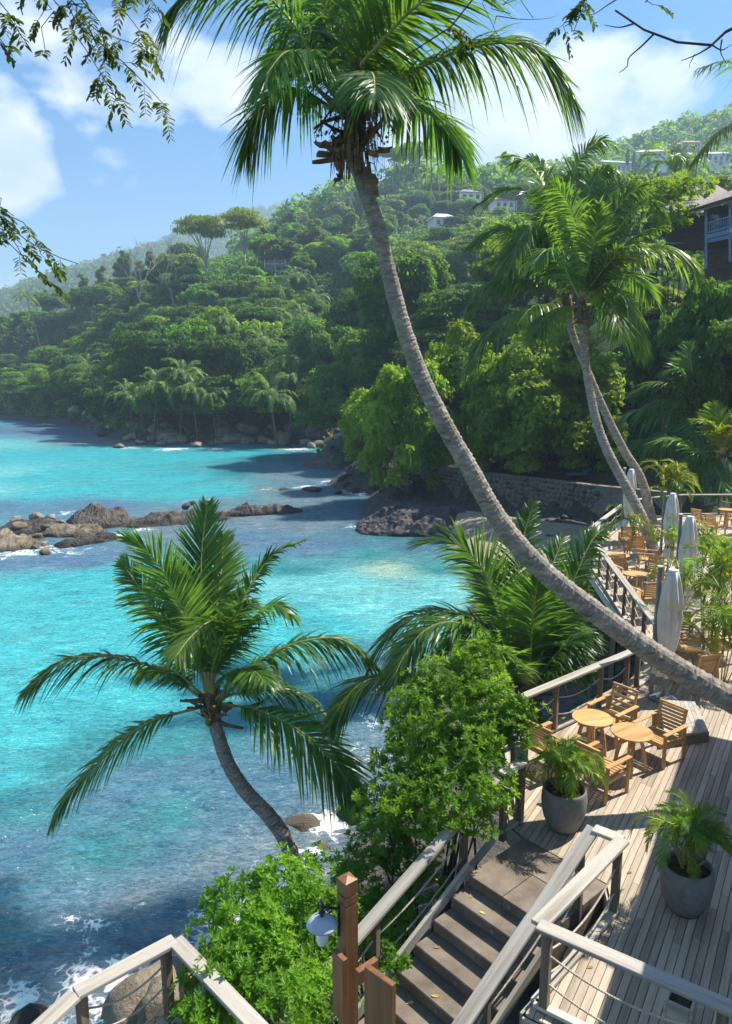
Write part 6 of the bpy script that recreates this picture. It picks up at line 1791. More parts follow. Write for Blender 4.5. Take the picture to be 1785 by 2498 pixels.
# ------------------------------------------------------------------ far palms along the shore and in the forest
PF = [frond_mesh('frond', [(0, 0, 0), (.7, 0, .85), (1.9, 0, 1.25), (3.1, 0, .75), (3.9, 0, -.3)], .85, 34, .6, .2, .10, .05, seed=1, seg=3),
      frond_mesh('frond', [(0, 0, 0), (.4, 0, 1.2), (1.2, 0, 2.4), (2.3, 0, 2.9), (3.2, 0, 2.6)], .85, 34, .45, .2, .10, .05, seed=2, seg=3),
      frond_mesh('frond', [(0, 0, 0), (.9, 0, .3), (1.9, 0, 0), (2.8, 0, -.9), (3.2, 0, -2.0)], .8, 30, .75, .2, .10, .05, seed=3, seg=3)]
for f_m in PF:
    f_m.materials.append(M['frond_far']); f_m.materials.append(M['rachis'])
_trk = {}
def small_palm(x, y, d, sc, label, seed, h=None, lean=0.0):
    """crown centre seen at x, y"""
    rg = random.Random(seed)
    c = W(x, y, d); g = float(ground_z(c[0], c[1]))
    H = max(1.0, c[2] - g) if h is None else h
    t = thing('coconut_palm', (c[0], c[1], c[2] - H), label, 'palm', 'palms along the far shore and forest')
    mb = MB(); mb.tube(spline([(lean * H * .25, 0, -.8), (lean * .12 * H, 0, H * .45), (0, 0, H)], 7), list(np.linspace(.2, .12, 7) * max(.8, sc)), 8); mb.build('trunk', M['bark'], t, True)
    nf = 19
    for k in range(nf):
        m_ = PF[(0, 1, 0, 2, 1)[k % 5]]
        o = link('frond', m_, None, t)
        o.matrix_local = Matrix.Translation((0, 0, H)) @ Matrix.Rotation(k * 2.399 + rg.uniform(-.3, .3), 4, 'Z') @ Matrix.Rotation(rg.uniform(-.25, .3), 4, 'Y') @ Matrix.Scale(sc * rg.uniform(.85, 1.12), 4)
    return t
for k, (fr, x, y, d, sc, lb) in enumerate(FAR_PALMS):
    xx, yy = zz(fr, x, y)
    small_palm(xx, yy, d, sc, lb, 40 + k, lean=random.Random(k).uniform(-1, 1))

# ------------------------------------------------------------------ boulders
def rock_mesh(seed, sub=3, rough=.35, sq=.0):
    bm = bmesh.new(); bmesh.ops.create_icosphere(bm, subdivisions=sub, radius=1)
    rg = random.Random(seed); off = Vector((rg.uniform(0, 50), rg.uniform(0, 50), rg.uniform(0, 50)))
    planes = [(Vector((rg.gauss(0, 1), rg.gauss(0, 1), rg.gauss(0, .8))).normalized(), rg.uniform(.5, .88)) for _ in range(11)]
    for v in bm.verts:
        d = v.co.normalized()
        r_ = 1.0
        for n_, k in planes:
            c = d.dot(n_)
            if c > 0:
                r_ = min(r_, k / max(c, .3) * .98 + .06)
        r_ += rough * (mnoise.fractal(d * 1.8 + off, 1, 2, 5)) * .6 + .05 * mnoise.noise(d * 6 + off)
        v.co = d * r_
    me = bpy.data.meshes.new('boulder'); bm.to_mesh(me); bm.free()
    return shade(me, True)
ROCKS = [rock_mesh(k, 3, .22 + .05 * (k % 3)) for k in range(7)]
RM = {}
def boulder(p, s, label, group, mat='rock', seed=0, name='boulder'):
    rg = random.Random(seed)
    k = rg.randrange(len(ROCKS))
    if (k, mat) not in RM:
        m_ = ROCKS[k].copy(); m_.materials.append(M[mat]); RM[(k, mat)] = m_
    o = link(name, RM[(k, mat)], None)
    o.location = Vector(p); o.scale = s if isinstance(s, (tuple, list)) else (s, s, s)
    o.rotation_euler = (rg.uniform(-.25, .25), rg.uniform(-.25, .25), rg.uniform(0, 6.28))
    return tagged(o, label, 'rock', group)
def on_ground(x, y, d0=20, d1=420):                   # where the ray through a pixel first meets the ground or the sea
    dd = np.linspace(d0, d1, 900)
    P = CAM[None] + ray(x, y)[None] * dd[:, None]
    hit = P[:, 2] < np.maximum(ground_z(P[:, 0], P[:, 1]), 0)
    return P[np.argmax(hit)] if hit.any() else G(x, y, 0)
# far shore: boulders placed along the waterline, the largest as in the photograph
big_b = [(35, 1000, 22, 'tan boulder at the far left waterline'), (70, 990, 26, 'flat tan boulder in the far left pile'), (20, 985, 20, 'small tan boulder in the far left pile'), (95, 975, 40, 'grey boulder above the far left pile'), (45, 950, 44, 'tall rounded grey boulder below the left trees'), (125, 945, 40, 'dark pointed boulder below the left trees'), (140, 985, 34, 'grey boulder right of the far left pile'),
         (190, 995, 44, 'broad slanted boulder on the left point'), (150, 1000, 26, 'low boulder on the left point'), (225, 1035, 20, 'boulder at the tip of the left point'), (255, 1050, 36, 'flat dark slab left of the central boulders'), (290, 1085, 22, 'light tan boulder lying in the water'), (270, 1040, 30, 'grey slab behind the left point'), (330, 1060, 30, 'rounded boulder in the left part of the row'), (345, 1075, 26, 'grey boulder at the waterline left of centre'),
         (395, 1080, 24, 'light tan boulder at the waterline in the centre'), (440, 1065, 40, 'large warm lit boulder in the centre of the row'), (480, 1082, 26, 'warm flat boulder at the waterline'), (460, 1045, 46, 'broad dark slab behind the central boulders'), (520, 1080, 24, 'grey boulder right of the warm boulders'), (560, 1068, 34, 'long grey boulder right of centre'), (600, 1075, 26, 'pale boulder right of centre'), (540, 1030, 30, 'boulder under the drooping palm'), (590, 1040, 24, 'upright grey boulder under the palms'),
         (645, 1070, 26, 'boulder near the right end of the row'), (690, 1078, 24, 'low boulder near the square rock'), (745, 1040, 48, 'large dark square rock on the shore'), (760, 1085, 22, 'boulder below the square rock'), (810, 1078, 28, 'dark boulder right of the square rock'), (850, 1085, 26, 'dark boulder at the bay corner'), (870, 1070, 30, 'leaning dark slab at the bay corner')]
for k, (x, y, s, lb) in enumerate(big_b):
    p = on_ground(x, y + s * .35, 80); d = proj(p)[2]; r_ = s * .62 * d / FPX
    m_ = 'rock_d' if 'dark' in lb else ('rock_t' if 'tan' in lb or 'warm' in lb else 'rock')
    boulder((p[0], p[1], p[2] + r_ * .2), (r_ * 1.15, r_ * .9, r_ * (.95 if 'square' in lb or 'tall' in lb else .68)), lb, 'boulders of the far shore', m_, 300 + k)
rs = random.Random(77)
shore_line = [(0, 1004), (90, 998), (205, 1008), (235, 1045), (290, 1074), (390, 1086), (500, 1088), (610, 1084), (720, 1086), (820, 1092), (875, 1100)]
for k in range(120):
    t_ = rs.uniform(0, len(shore_line) - 1.001); i = int(t_); f = t_ - i
    x = shore_line[i][0] * (1 - f) + shore_line[i + 1][0] * f; y = shore_line[i][1] * (1 - f) + shore_line[i + 1][1] * f
    y += rs.uniform(-44, 3)
    p = on_ground(x, y, 80); d = proj(p)[2]; r_ = rs.uniform(8, 24) * d / FPX
    boulder((p[0], p[1], p[2] + r_ * .15), (r_ * 1.2, r_, r_ * .75), 'smaller rounded boulder in the tumbled row along the far shore', 'small boulders of the far shore', rs.choice(('rock', 'rock', 'rock_d', 'rock_t')), 500 + k)

# ------------------------------------------------------------------ reef across the bay and other outcrops: layered jagged rock
def outcrop(name, label, x0, x1, y, hgt_px, width, mat, seed, cut=.5, jag=1.0, group=None, cat='rock', z0=-.5, n=(90, 26), skew=0.0, prof=None):
    """ridge of rock whose foot runs from pixel x0 to x1 along row y at sea level"""
    a_, b_ = G(x0, y[0], 0), G(x1, y[1], 0)
    c = (a_ + b_) / 2
    t = thing(name, (c[0], c[1], z0), label, cat, group)
    ax = unit(b_ - a_); L = np.linalg.norm(b_ - a_); pr = np.array((-ax[1], ax[0], 0))
    d = proj(c)[2]; H = hgt_px * d / FPX
    nu, nv = n
    V = np.zeros((nv, nu, 3))
    for i in range(nv):
        for j in range(nu):
            u_, v_ = j / (nu - 1), i / (nv - 1)
            w = 2 * v_ - 1
            e = (1 - abs(2 * u_ - 1) ** 4) ** .6
            pf = np.interp(u_, np.linspace(0, 1, len(prof)), prof) if prof else 1
            P = a_ + ax * (L * u_) + pr * (width * w * (.45 + .55 * e) + skew * math.sin(u_ * 9 + seed))
            q = Vector((P[0] * .55, P[1] * .55, seed * 3.1))
            f1 = mnoise.fractal(q, 1, 2, 5)
            f2 = abs(mnoise.noise(Vector((P[0] * 1.3, P[1] * 1.3, seed))))
            h = H * pf * e * max(0, 1 - abs(w) ** 2.2) ** .55 * (.72 + .55 * f1) + jag * H * .30 * (f2 - .25) * e
            st = max(.18, H * .16)                           # slanting bedding planes, broken by noise
            tl = .22 * float(P @ ax) + .5 * f1 + .25 * f2
            hq = math.floor((h + tl) / st) * st - tl
            fr = (h - hq) / st
            h = h * .45 + .55 * (hq + st * min(1, max(0, (fr - .5) / .35))) + .10 * mnoise.noise(Vector((P[0] * 3.1, P[1] * 3.1, seed))) * min(1, h)
            V[i, j] = (P[0] + ax[0] * f1 * .35, P[1] + ax[1] * f1 * .35 + mnoise.noise(q * 3) * .15, h - .12 if h > .0 else -.3)
            if abs(w) > .97 or u_ in (0, 1):
                V[i, j, 2] = -.6
    link('rock_mass', mesh_np('rock_mass', V.reshape(-1, 3) - np.asarray(t.location), [grid_faces(nv, nu)]), M[mat], t)
    return t
outcrop('reef_rock', 'tan layered reef rock at the left edge of the bay', -160, 120, (1345, 1318), 46, 2.4, 'rock_t', 2, group='reef rocks across the bay', prof=[1, 1, .9, .8, .6, .35])
outcrop('reef_rock', 'tan rock mound under the pile of boulders', -10, 175, (1296, 1290), 32, 1.8, 'rock_g', 3, group='reef rocks across the bay', jag=.7)
outcrop('reef_rock', 'low brown rock shelf between the boulder pile and the jagged crag', 100, 250, (1300, 1300), 34, 1.6, 'rock_t', 5, group='reef rocks across the bay')
outcrop('reef_rock', 'dark jagged crag in the middle of the reef', 165, 330, (1286, 1266), 42, 2.4, 'rock_g', 7, group='reef rocks across the bay', prof=[.9, 1, 1.05, 1, .95, .8], jag=.55)
outcrop('reef_rock', 'low brown reef rock in front of the dark crag', 130, 300, (1335, 1308), 24, 1.0, 'rock_g', 9, group='reef rocks across the bay', jag=1.5)
outcrop('reef_rock', 'long low brown reef ridge behind the front palm', 290, 570, (1282, 1258), 36, 1.9, 'rock_g', 11, group='reef rocks across the bay', prof=[.7, .7, .8, .7, .6, .7], jag=1.3)
outcrop('reef_rock', 'thin dark reef tip at the right end', 540, 735, (1257, 1245), 32, 1.2, 'rock_g', 13, group='reef rocks across the bay', prof=[.5, .8, 1, .9, .8, .5])
for k, (x, y, s, m_, lb) in enumerate(((37, 1250, 15, 'rock', 'round grey boulder at the left of the reef pile'), (88, 1243, 17, 'rock', 'pale round boulder on top of the reef pile'), (120, 1247, 15, 'rock', 'grey boulder right on the reef pile'), (47, 1265, 18, 'rock_t', 'tan boulder in the middle of the reef pile'), (148, 1268, 10, 'rock_t', 'small square stone on the reef pile'), (115, 1270, 14, 'rock_t', 'slanted stone on the reef pile'),
                                      (455, 1228, 11, 'rock_d', 'dark round rock on the reef ridge'), (468, 1222, 8, 'rock_d', 'second dark round rock on the reef ridge'), (507, 1218, 7, 'rock', 'upright stone on the reef ridge'), (90, 1303, 12, 'rock_t', 'small boulder in the foam before the reef'), (110, 1340, 14, 'rock_t', 'low wet rock before the reef'), (84, 1330, 9, 'rock_t', 'little wet rock in the foam'))):
    p = G(x, y + s * .6 + (9 if x < 140 and y < 1275 else 0), .45 if y < 1275 and x < 200 else (.6 if x > 400 else .1)); d = proj(p)[2]; r_ = s * d / FPX
    boulder(p, (r_ * 1.2, r_, r_ * .8), lb, 'boulders on the reef', m_, 700 + k)
# dark outcrop and stones at the head of the bay
outcrop('shore_outcrop', 'large dark rock outcrop below the lime trees', 862, 1170, (1283, 1290), 62, 3.4, 'rock_d', 21, group='dark rocks at the head of the bay', prof=[.45, .8, 1, .9, .85, .6], jag=.6, n=(90, 60))
outcrop('shore_outcrop', 'dark rock shelf behind the outcrop at the water edge', 900, 1060, (1240, 1235), 46, 3.6, 'rock_d', 24, group='dark rocks at the head of the bay', prof=[.5, .9, 1, .9])
outcrop('shore_outcrop', 'rough dark bank below the stone wall', 1040, 1480, (1282, 1302), 22, 2.6, 'rock_d', 27, group='dark rocks at the head of the bay', prof=[.8, 1, .9, 1, .9])
rs = random.Random(15)
for k in range(40):
    x = rs.uniform(835, 1030); y = rs.uniform(1095, 1205)
    p = on_ground(x, y, 50); d = proj(p)[2]; r_ = rs.choice((8, 11, 14, 20, 26)) * d / FPX
    if p[2] < -.05:
        continue
    boulder((p[0], p[1], p[2] + r_ * .1), (r_ * 1.2, r_, r_ * .7), 'dark boulder on the bank between the bay corner and the wall end', 'dark boulders on the corner bank', 'rock_d', 1800 + k)
rs = random.Random(5)
for k in range(46):
    x = rs.uniform(1130, 1460); y = rs.uniform(1268, 1345) if x > 1240 else rs.uniform(1275, 1300)
    p = G(x, y, .6); d = proj(p)[2]; r_ = rs.choice((5, 6, 8, 10, 14)) * d / FPX
    boulder((p[0], p[1], max(.3, float(ground_z(p[0], p[1])) + r_ * .15)), (r_ * 1.1, r_, r_ * .7), 'dark stone scattered on the beach below the wall', 'dark stones on the beach', 'rock_d', 800 + k)
for k, (x, y, s, lb) in enumerate(((695, 1195, 13, 'small dark rock awash left of centre'), (757, 1197, 26, 'long dark rock awash near the head of the bay'), (825, 1203, 14, 'dark rock awash near the outcrop'), (820, 1125, 20, 'dark rock awash below the bay corner'), (855, 1120, 16, 'dark rock by the bay corner'), (865, 1160, 13, 'dark rock between the bay corner and the outcrop'), (905, 1185, 15, 'dark boulder at the foot of the wall end'), (935, 1165, 14, 'dark boulder by the wall end'), (180, 1034, 9, 'tiny dark rock off the left point'), (910, 1130, 18, 'dark boulder below the corner trees'), (945, 1100, 24, 'dark boulder under the corner trees'))):
    p = G(x, y, 0); d = proj(p)[2]; r_ = s * d / FPX
    boulder((p[0], p[1], .02), (r_ * 1.3, r_ * .8, r_ * .42), lb, 'rocks awash in the bay', 'rock_d', 850 + k)
# near rocks
for k, (x, y, z, s, m_, lb) in enumerate(((352, 2440, .25, (.75, .6, .62), 'rock_t', 'tan cracked boulder behind the lower left railing'), (400, 2480, .2, (.6, .5, .7), 'rock_t', 'tan boulder at the bottom beside the railing post'), (738, 2010, -.12, (.62, .45, .3), 'rock_t', 'wet brown rock washed by foam beside the palm trunk'), (800, 2065, -.2, (.4, .3, .24), 'rock', 'wet rock at the surf edge'), (530, 2250, -.2, (.35, .3, .25), 'rock_d', 'small dark rock in the surf'), (520, 2330, -.1, (.5, .4, .3), 'rock_d', 'dark rock in the surf below the shrub'), (860, 1990, -.1, (.5, .5, .35), 'rock_d', 'dark rock at the foot of the large shrub'), (70, 2470, -.22, (.6, .5, .3), 'rock_d', 'dark rock under the surface at lower left'))):
    p = G(x, y, max(z, 0)); boulder((p[0], p[1], z), s, lb, 'rocks at the near shore', m_, 900 + k)
# beach sand
sm = MB()
bx_ = np.linspace(0, 1, 26); by_ = np.linspace(0, 1, 16)
c00, c10, c11, c01 = G(1085, 1335, .1), G(1330, 1500, .1), G(1500, 1330, .1), G(1120, 1275, .1)
V = np.zeros((16, 26, 3))
for i, v_ in enumerate(by_):
    for j, u_ in enumerate(bx_):
        p = c00 * (1 - u_) * (1 - v_) + c10 * u_ * (1 - v_) + c11 * u_ * v_ + c01 * (1 - u_) * v_
        V[i, j] = (p[0], p[1], -.25 + 1.5 * min(1, v_ * 1.1 + u_ * .35) ** .8 * .9 + .06 * mnoise.noise(Vector((p[0] * .6, p[1] * .6, 2))))
gzv = ground_z(V[..., 0], V[..., 1])
V[..., 2] = np.maximum(V[..., 2], gzv + .12) 
tagged(link('beach', mesh_np('beach', V.reshape(-1, 3), [grid_faces(16, 26)], smooth=True), M['sand']), 'small sandy beach below the stone wall', kind='structure')

# ------------------------------------------------------------------ stone wall of the terrace
wp = WALL
wt = thing('stone_wall', (wp[1][0], wp[1][1], .2), 'dark rubble stone retaining wall above the beach', 'wall')
HW = 2.25
mb = MB()
for i in range(len(wp) - 1):
    a_, b_ = wp[i], wp[i + 1]
    dr = unit(b_ - a_); nn = np.array((dr[1], -dr[0], 0)) * (1 if dr[1] < 0 else -1)
    bk = -nn * .5 if (a_ - CAM) @ nn < 0 else nn * .5
    q = [a_, b_, b_ + bk, a_ + bk]
    vs = [(p[0], p[1], z) for z in (-.3, .9 + HW) for p in q]
    mb.add(vs, [(3, 2, 1, 0), (4, 5, 6, 7), (0, 1, 5, 4), (1, 2, 6, 5), (2, 3, 7, 6), (3, 0, 4, 7)])
mb.build('mortar_core', M['mortar'], wt, off=wt.location)
ST = []
for k in range(6):
    m_ = rock_mesh(60 + k, 2, .15); m_.materials.append(M['wallstone']); ST.append(m_)
rs = random.Random(12); cnt = 0
for i in range(len(wp) - 2):
    a_, b_ = wp[i], wp[i + 1]
    L = np.linalg.norm((b_ - a_)[:2]); dr = unit(b_ - a_)
    out = np.array((dr[1], -dr[0], 0)); out = out if (a_ - CAM) @ out < 0 else -out
    z = 1.05
    while z < .75 + HW:
        u_ = rs.uniform(0, .2)
        rh = rs.uniform(.30, .42)
        while u_ < L and cnt < 295:
            w = rs.uniform(.34, .62)
            p = a_ + dr * (u_ + w / 2) + out * .0
            o = link('stone', ST[rs.randrange(6)], None, wt)
            o.location = Vector((p[0], p[1], z + rh / 2)) - wt.location
            o.scale = (w * .53, .16, rh * .54); o.rotation_euler = (rs.uniform(-.1, .1), rs.uniform(-.15, .15), math.atan2(dr[1], dr[0]))
            u_ += w; cnt += 1
        z += rh
mb = MB()
for i in range(len(wp) - 1):
    a_, b_ = wp[i], wp[i + 1]
    dr = unit(b_ - a_); nn = np.array((dr[1], -dr[0], 0)); bk = nn if (a_ - CAM) @ nn > 0 else -nn
    q = [a_ - bk * .08, b_ - bk * .08, b_ + bk * .55, a_ + bk * .55]
    vs = [(p[0], p[1], z) for z in (.902 + HW, .98 + HW) for p in q]
    mb.add(vs, [(3, 2, 1, 0), (4, 5, 6, 7), (0, 1, 5, 4), (1, 2, 6, 5), (2, 3, 7, 6), (3, 0, 4, 7)])
mb.build('coping', M['mortar'], wt, off=wt.location)
# loungers on the terrace
def lounger(p, rz, label, cush='h_grey'):
    t = thing('sun_lounger', p, label, 'lounger', 'sun loungers on the terrace', rz)
    mb = MB(); mb.box((0, 0, .30), (1.9, .62, .06)); mb.build('frame', M['post'], t)
    mb = MB(); mb.box((-.28, 0, .37), (1.3, .58, .08)); mb.build('mattress', M[cush], t)
    mb = MB(); mb.box((.66, 0, .55), (.75, .58, .08), mtx=Matrix.Rotation(R(-35), 3, 'Y')); mb.build('backrest', M[cush], t)
    for a_ in (-.85, .85):
        for b_ in (-.27, .27):
            mb = MB(); mb.box((a_, b_, .135), (.06, .06, .27)); mb.build('leg', M['post'], t)
for x, y, rz, lb, cu in ((1165, 1138, .4, 'dark lounger at the left under the lime tree', 'h_grey'), (1255, 1150, .2, 'lounger in the middle of the terrace', 'h_grey'), (1300, 1155, .3, 'lounger beside the brown stump on the terrace', 'h_grey'), (1410, 1168, .2, 'lounger with a bright blue cushion', 'towel')):
    p = G(x, y, 2.95); lounger((p[0], p[1], max(2.9, float(ground_z(p[0], p[1])))), rz, lb, cu)

# ------------------------------------------------------------------ houses on the hillside
def house(label, x0, x1, y0, y1, d, wall='h_white', roof='h_roof', storeys=1, rz=0.0, veranda=True, group='houses on the hillside', hip=.34):
    c = W((x0 + x1) / 2, y1, d)
    w = (x1 - x0) * d / FPX; H = (y1 - y0) * d / FPX
    t = thing('house', c, label, 'house', group, rz)
    dp = w * .7
    hw = H * (1 - hip)
    mb = MB(); mb.box((0, dp * .5, hw / 2 - 2), (w * .86, dp, hw + 4)); mb.build('wall', M[wall], t)
    o = w * .5
    vs = [(-o, -dp * .1, hw), (o, -dp * .1, hw), (o, dp * 1.1, hw), (-o, dp * 1.1, hw), (-o * .45, dp * .5, H), (o * .45, dp * .5, H)]
    vs += [(v[0], v[1], v[2] - .25) for v in vs]
    fs = [(0, 1, 5, 4), (1, 2, 5), (2, 3, 4, 5), (3, 0, 4)]
    fs += [tuple(q + 6 for q in f)[::-1] for f in fs] + [(0, 6, 7, 1), (1, 7, 8, 2), (2, 8, 9, 3), (3, 9, 6, 0)]
    mb = MB(); mb.add(vs, fs); mb.build('roof', M[roof], t)
    n_ = max(2, int(w / 3))
    for s_ in range(storeys):
        zb = hw * (s_ + .32) / storeys; zh = hw * .42 / storeys
        for k in range(n_):
            xx = (k + .5) / n_ * w * .8 - w * .4
            f = MB(); f.box((xx, -.06, zb + zh / 2), (w * .8 / n_ * .62, .1, zh + .24)); fo = f.build('window', M['white'], t)
            g = MB(); g.box((xx, -.1, zb + zh / 2), (w * .8 / n_ * .5, .1, zh)); g.build('pane', M['h_win'], fo)
    if veranda:
        for k in range(n_ + 1):
            xx = k / n_ * w * .92 - w * .46
            mb = MB(); mb.box((xx, -dp * .08, hw / 2 - .3), (.25, .25, hw)); mb.build('veranda_post', M['white'], t)
        mb = MB(); mb.box((0, -dp * .085, hw * .22), (w * .92, .12, .12)); mb.build('veranda_rail', M['white'], t)
    return t
house('white house with a pale roof standing alone on the wooded hill', 1053, 1117, 519, 556, 270, rz=.25)
house('long white house near the hill crest left of the palm crown', 1117, 1180, 459, 492, 290, wall='h_white', roof='h_roofg', rz=.15)
house('house with an orange roof glimpsed behind the palm crown', 1200, 1262, 478, 512, 280, roof='h_roofo', rz=.2)
house('wide two storey white house on the right ridge', 1548, 1632, 360, 402, 395, storeys=2, rz=-.1, hip=.3)
house('low white house with a white roof left of the two storey one', 1458, 1548, 386, 424, 390, rz=.15)
house('small house with a tan roof higher on the right ridge', 1660, 1708, 340, 366, 410, wall='h_grey', roof='h_roofo')
house('house with a pale green roof at the right edge of the ridge', 1718, 1785, 366, 398, 400, rz=-.1)
house('weathered grey house with a sheet roof below the ridge', 644, 698, 600, 652, 208, wall='h_grey', roof='h_roofg', storeys=2, hip=.25)
house('little white house with an orange roof among the palms', 716, 752, 634, 664, 196, roof='h_roofo', veranda=False)
house('small pale roofed house low behind the right palms', 1590, 1640, 655, 690, 110, roof='h_roof', veranda=False)
for k, (x, yt, yb, d) in enumerate(((1530, 365, 405, 385), (1581, 372, 410, 385), (1545, 372, 408, 384))):
    p = W(x, yb, d); q = W(x, yt, d)
    t = thing('cypress', p, ('tall dark cypress left of the two storey house', 'tall dark cypress before the two storey house', 'dark cypress between the two white houses')[k], 'tree', 'cypresses by the white houses')
    H = q[2] - p[2]; rgc = np.random.default_rng(k)
    dd = unit(rgc.normal(size=(420, 3))); dd[:, 2] = rgc.uniform(-1, 1, 420)
    P = np.c_[dd[:, :2] * (H * .12) * np.sqrt(1 - np.abs(dd[:, 2:3]) ** 2), (dd[:, 2] * .5 + .5) * H]
    V, F = leaf_quads(P, unit(dd + rgc.normal(0, .4, (420, 3))), 1.0, rgc, .6)
    link('crown', mesh_np('crown', V, [F]), M['leafB'], t)
    mb = MB(); mb.tube([(0, 0, -2), (0, 0, H * .5)], .25, 6); mb.build('trunk', M['bark'], t)

# villa with shingled roofs and a blue balcony on the right
def villa():
    d0, d1 = 60.0, 55.0
    g = W(1740, 640, 57)
    t = thing('villa', (g[0], g[1], g[2]), 'dark timber villa with shingled roofs and a blue balcony at right', 'house')
    off = t.location
    pp = lambda x, y, d: W(*zz('T4', x, y), d)
    def poly(name, pts, th, mat):
        pts = [np.asarray(p) for p in pts]
        n_ = np.cross(pts[1] - pts[0], pts[2] - pts[0]); n_ = unit(n_) * th
        k = len(pts); mb = MB()
        mb.add([*pts, *[p - n_ for p in pts]], [tuple(range(k)), tuple(range(k, 2 * k))[::-1]] + [(i, i + k, (i + 1) % k + k, (i + 1) % k) for i in range(k)])
        return mb.build(name, M[mat], t, off=off)
    poly('roof', [pp(700, 745, 58), pp(1290, 745, 58), pp(1590, 480, 63), pp(1410, 375, 65), pp(980, 365, 65)], .25, 'v_roof')
    poly('roof', [pp(700, 745, 58), pp(980, 365, 65), pp(860, 430, 69), pp(640, 700, 63)], .25, 'v_roof')
    poly('ridge_cap', [pp(975, 350, 65), pp(1415, 362, 65), pp(1415, 380, 64.9), pp(975, 372, 64.9)], .2, 'mortar')
    poly('roof', [pp(1070, 715, 53), pp(1900, 455, 50), pp(1900, 330, 57), pp(1560, 480, 57)], .3, 'v_roof')
    poly('eave_board', [pp(1070, 718, 52.9), pp(1900, 458, 49.9), pp(1900, 500, 49.9), pp(1070, 742, 52.9)], .15, 'v_wall')
    poly('wall', [pp(760, 760, 59.5), pp(1300, 760, 59.5), pp(1300, 1250, 59.5), pp(760, 1250, 59.5)], .3, 'v_wall')
    poly('wall', [pp(1270, 700, 56.5), pp(1950, 620, 54), pp(1950, 1300, 54), pp(1270, 1300, 56.5)], .3, 'v_wall')
    poly('balcony_floor', [pp(1270, 1110, 53), pp(1900, 980, 50.2), pp(1950, 1000, 54), pp(1300, 1120, 56.4)], .25, 'v_blue')
    for x, ya, yb in ((1285, 730, 1500), (1600, 640, 1400), (1850, 560, 1350)):
        d_ = 53 - (x - 1270) / 630 * 2.8
        beam('balcony_post', pp(x, ya, d_), pp(x, yb, d_), .16, .16, M['v_blue'], t, 0, origin=off)
    for ya, yb, w in ((890, 730, .1), (1020, 870, .1), (1075, 935, .3)):
        beam('balcony_rail', pp(1300, ya, 52.9), pp(1900, yb - 20, 50.1), w * .6, w, M['v_blue'], t, 0, origin=off)
    for k in range(26):
        f = k / 25; x = 1305 + f * 590; d_ = 52.95 - f * 2.8
        beam('baluster', pp(x, 890 - f * 180, d_), pp(x, 1020 - f * 170, d_), .045, .045, M['v_blue'], t, 0, origin=off)
    for k in range(14):
        f = k / 13; x = 1320 + f * 560; d_ = 52.85 - f * 2.8
        p = pp(x, 1075 - f * 160, d_); mb = MB(); mb.box(p, (.18, .05, .3)); mb.build('fretwork', M['white'], t, off=off)
    poly('window', [pp(1340, 800, 56.0), pp(1560, 760, 55.2), pp(1560, 900, 55.2), pp(1340, 930, 56.0)], .1, 'h_win')
    # under-storey down to the slope
    poly('wall', [pp(1280, 1290, 56.6), pp(1950, 1290, 54.1), pp(1950, 1750, 54.1), pp(1280, 1750, 56.6)], .3, 'v_wall')
villa()
fb = [(*W(*zz('T4', 1080, 470), 56), 1.6, 1.4, 1.3), (*W(*zz('T4', 800, 480), 56), 1.4, 1.4, 1.3), (*W(*zz('T4', 820, 850), 55), 1.5, 1.4, 1.3), (*W(*zz('T4', 700, 620), 56), 1.1, 1, 1), (*W(*zz('T4', 1050, 760), 55.5), .8, .8, .8)]
g = W(*zz('T4', 930, 900), 55.5)
shrub('open flowering tree in front of the villa roof', 'tree', (g[0], g[1], float(ground_z(g[0], g[1]))), fb, 420, .42, 'leafC', 14, 'flowering_tree', 16)

# ------------------------------------------------------------------ branches of two trees that overhang the viewpoint
def twig_tree(label, trunk, branches, leafed, frame_depth, seed, size, mat='twigleaf', dens=1.0, cat='tree'):
    t = thing('overhanging_tree', trunk[0], label, cat)
    rg = np.random.default_rng(seed)
    base = np.asarray(trunk[0], float)
    mb = MB(); mb.tube(spline(trunk, 14), list(np.linspace(.2, .07, 14)), 9); mb.build('trunk', M['bark'], t, True, off=base)
    for P, r0 in branches:
        mb = MB(); mb.tube(spline(P, 16), list(np.linspace(r0, r0 * .3, 16)), 6); mb.build('branch', M['twig'], t, True, off=base)
    for P, r0, nl, L in leafed:
        S = spline(P, 24)
        mb = MB(); mb.tube(S, list(np.linspace(r0, .0025, 24)), 5)
        Ps, Ds, Ns, Ss = [], [], [], []
        T_ = unit(np.gradient(S, axis=0))
        for k in range(int(nl * dens)):
            i = rg.integers(3, 24)
            a_ = rg.uniform(0, 6.28)
            d = unit(T_[i] * .5 + np.array((math.cos(a_), math.sin(a_), 0)) * .8 + np.array((0, 0, rg.uniform(-.9, .25))))
            ln = L * rg.uniform(.6, 1.15)
            R_ = spline([S[i], S[i] + d * ln * .5, S[i] + d * ln + np.array((0, 0, -.22 * ln))], 9)
            mb.tube(R_, .0016, 4)
            tt = unit(np.gradient(R_, axis=0))
            sd = unit(np.cross(tt, np.array((0, 0, 1.0)) + .01))
            for j in range(2, 9):
                for s_ in (-1, 1):
                    Ps.append(R_[j]); Ds.append(sd[j] * s_ * .85 + tt[j] * .45 + np.array((0, 0, -.25)) + rg.normal(0, .15, 3)); Ns.append(np.array((0, 0, 1.0)) + rg.normal(0, .3, 3)); Ss.append(size * rg.uniform(.75, 1.2))
        V, F4, F3 = leaves(np.array(Ps) - base, np.array(Ds), np.array(Ns), np.array(Ss))
        V = V.copy()
        link('foliage', mesh_np('foliage', V, [F4, F3]), M[mat], t)
        mb.build('twig', M['twig'], t, off=base)
    return t
s3 = lambda pts, d: [W(*zz('S3', *p), d) for p in pts]
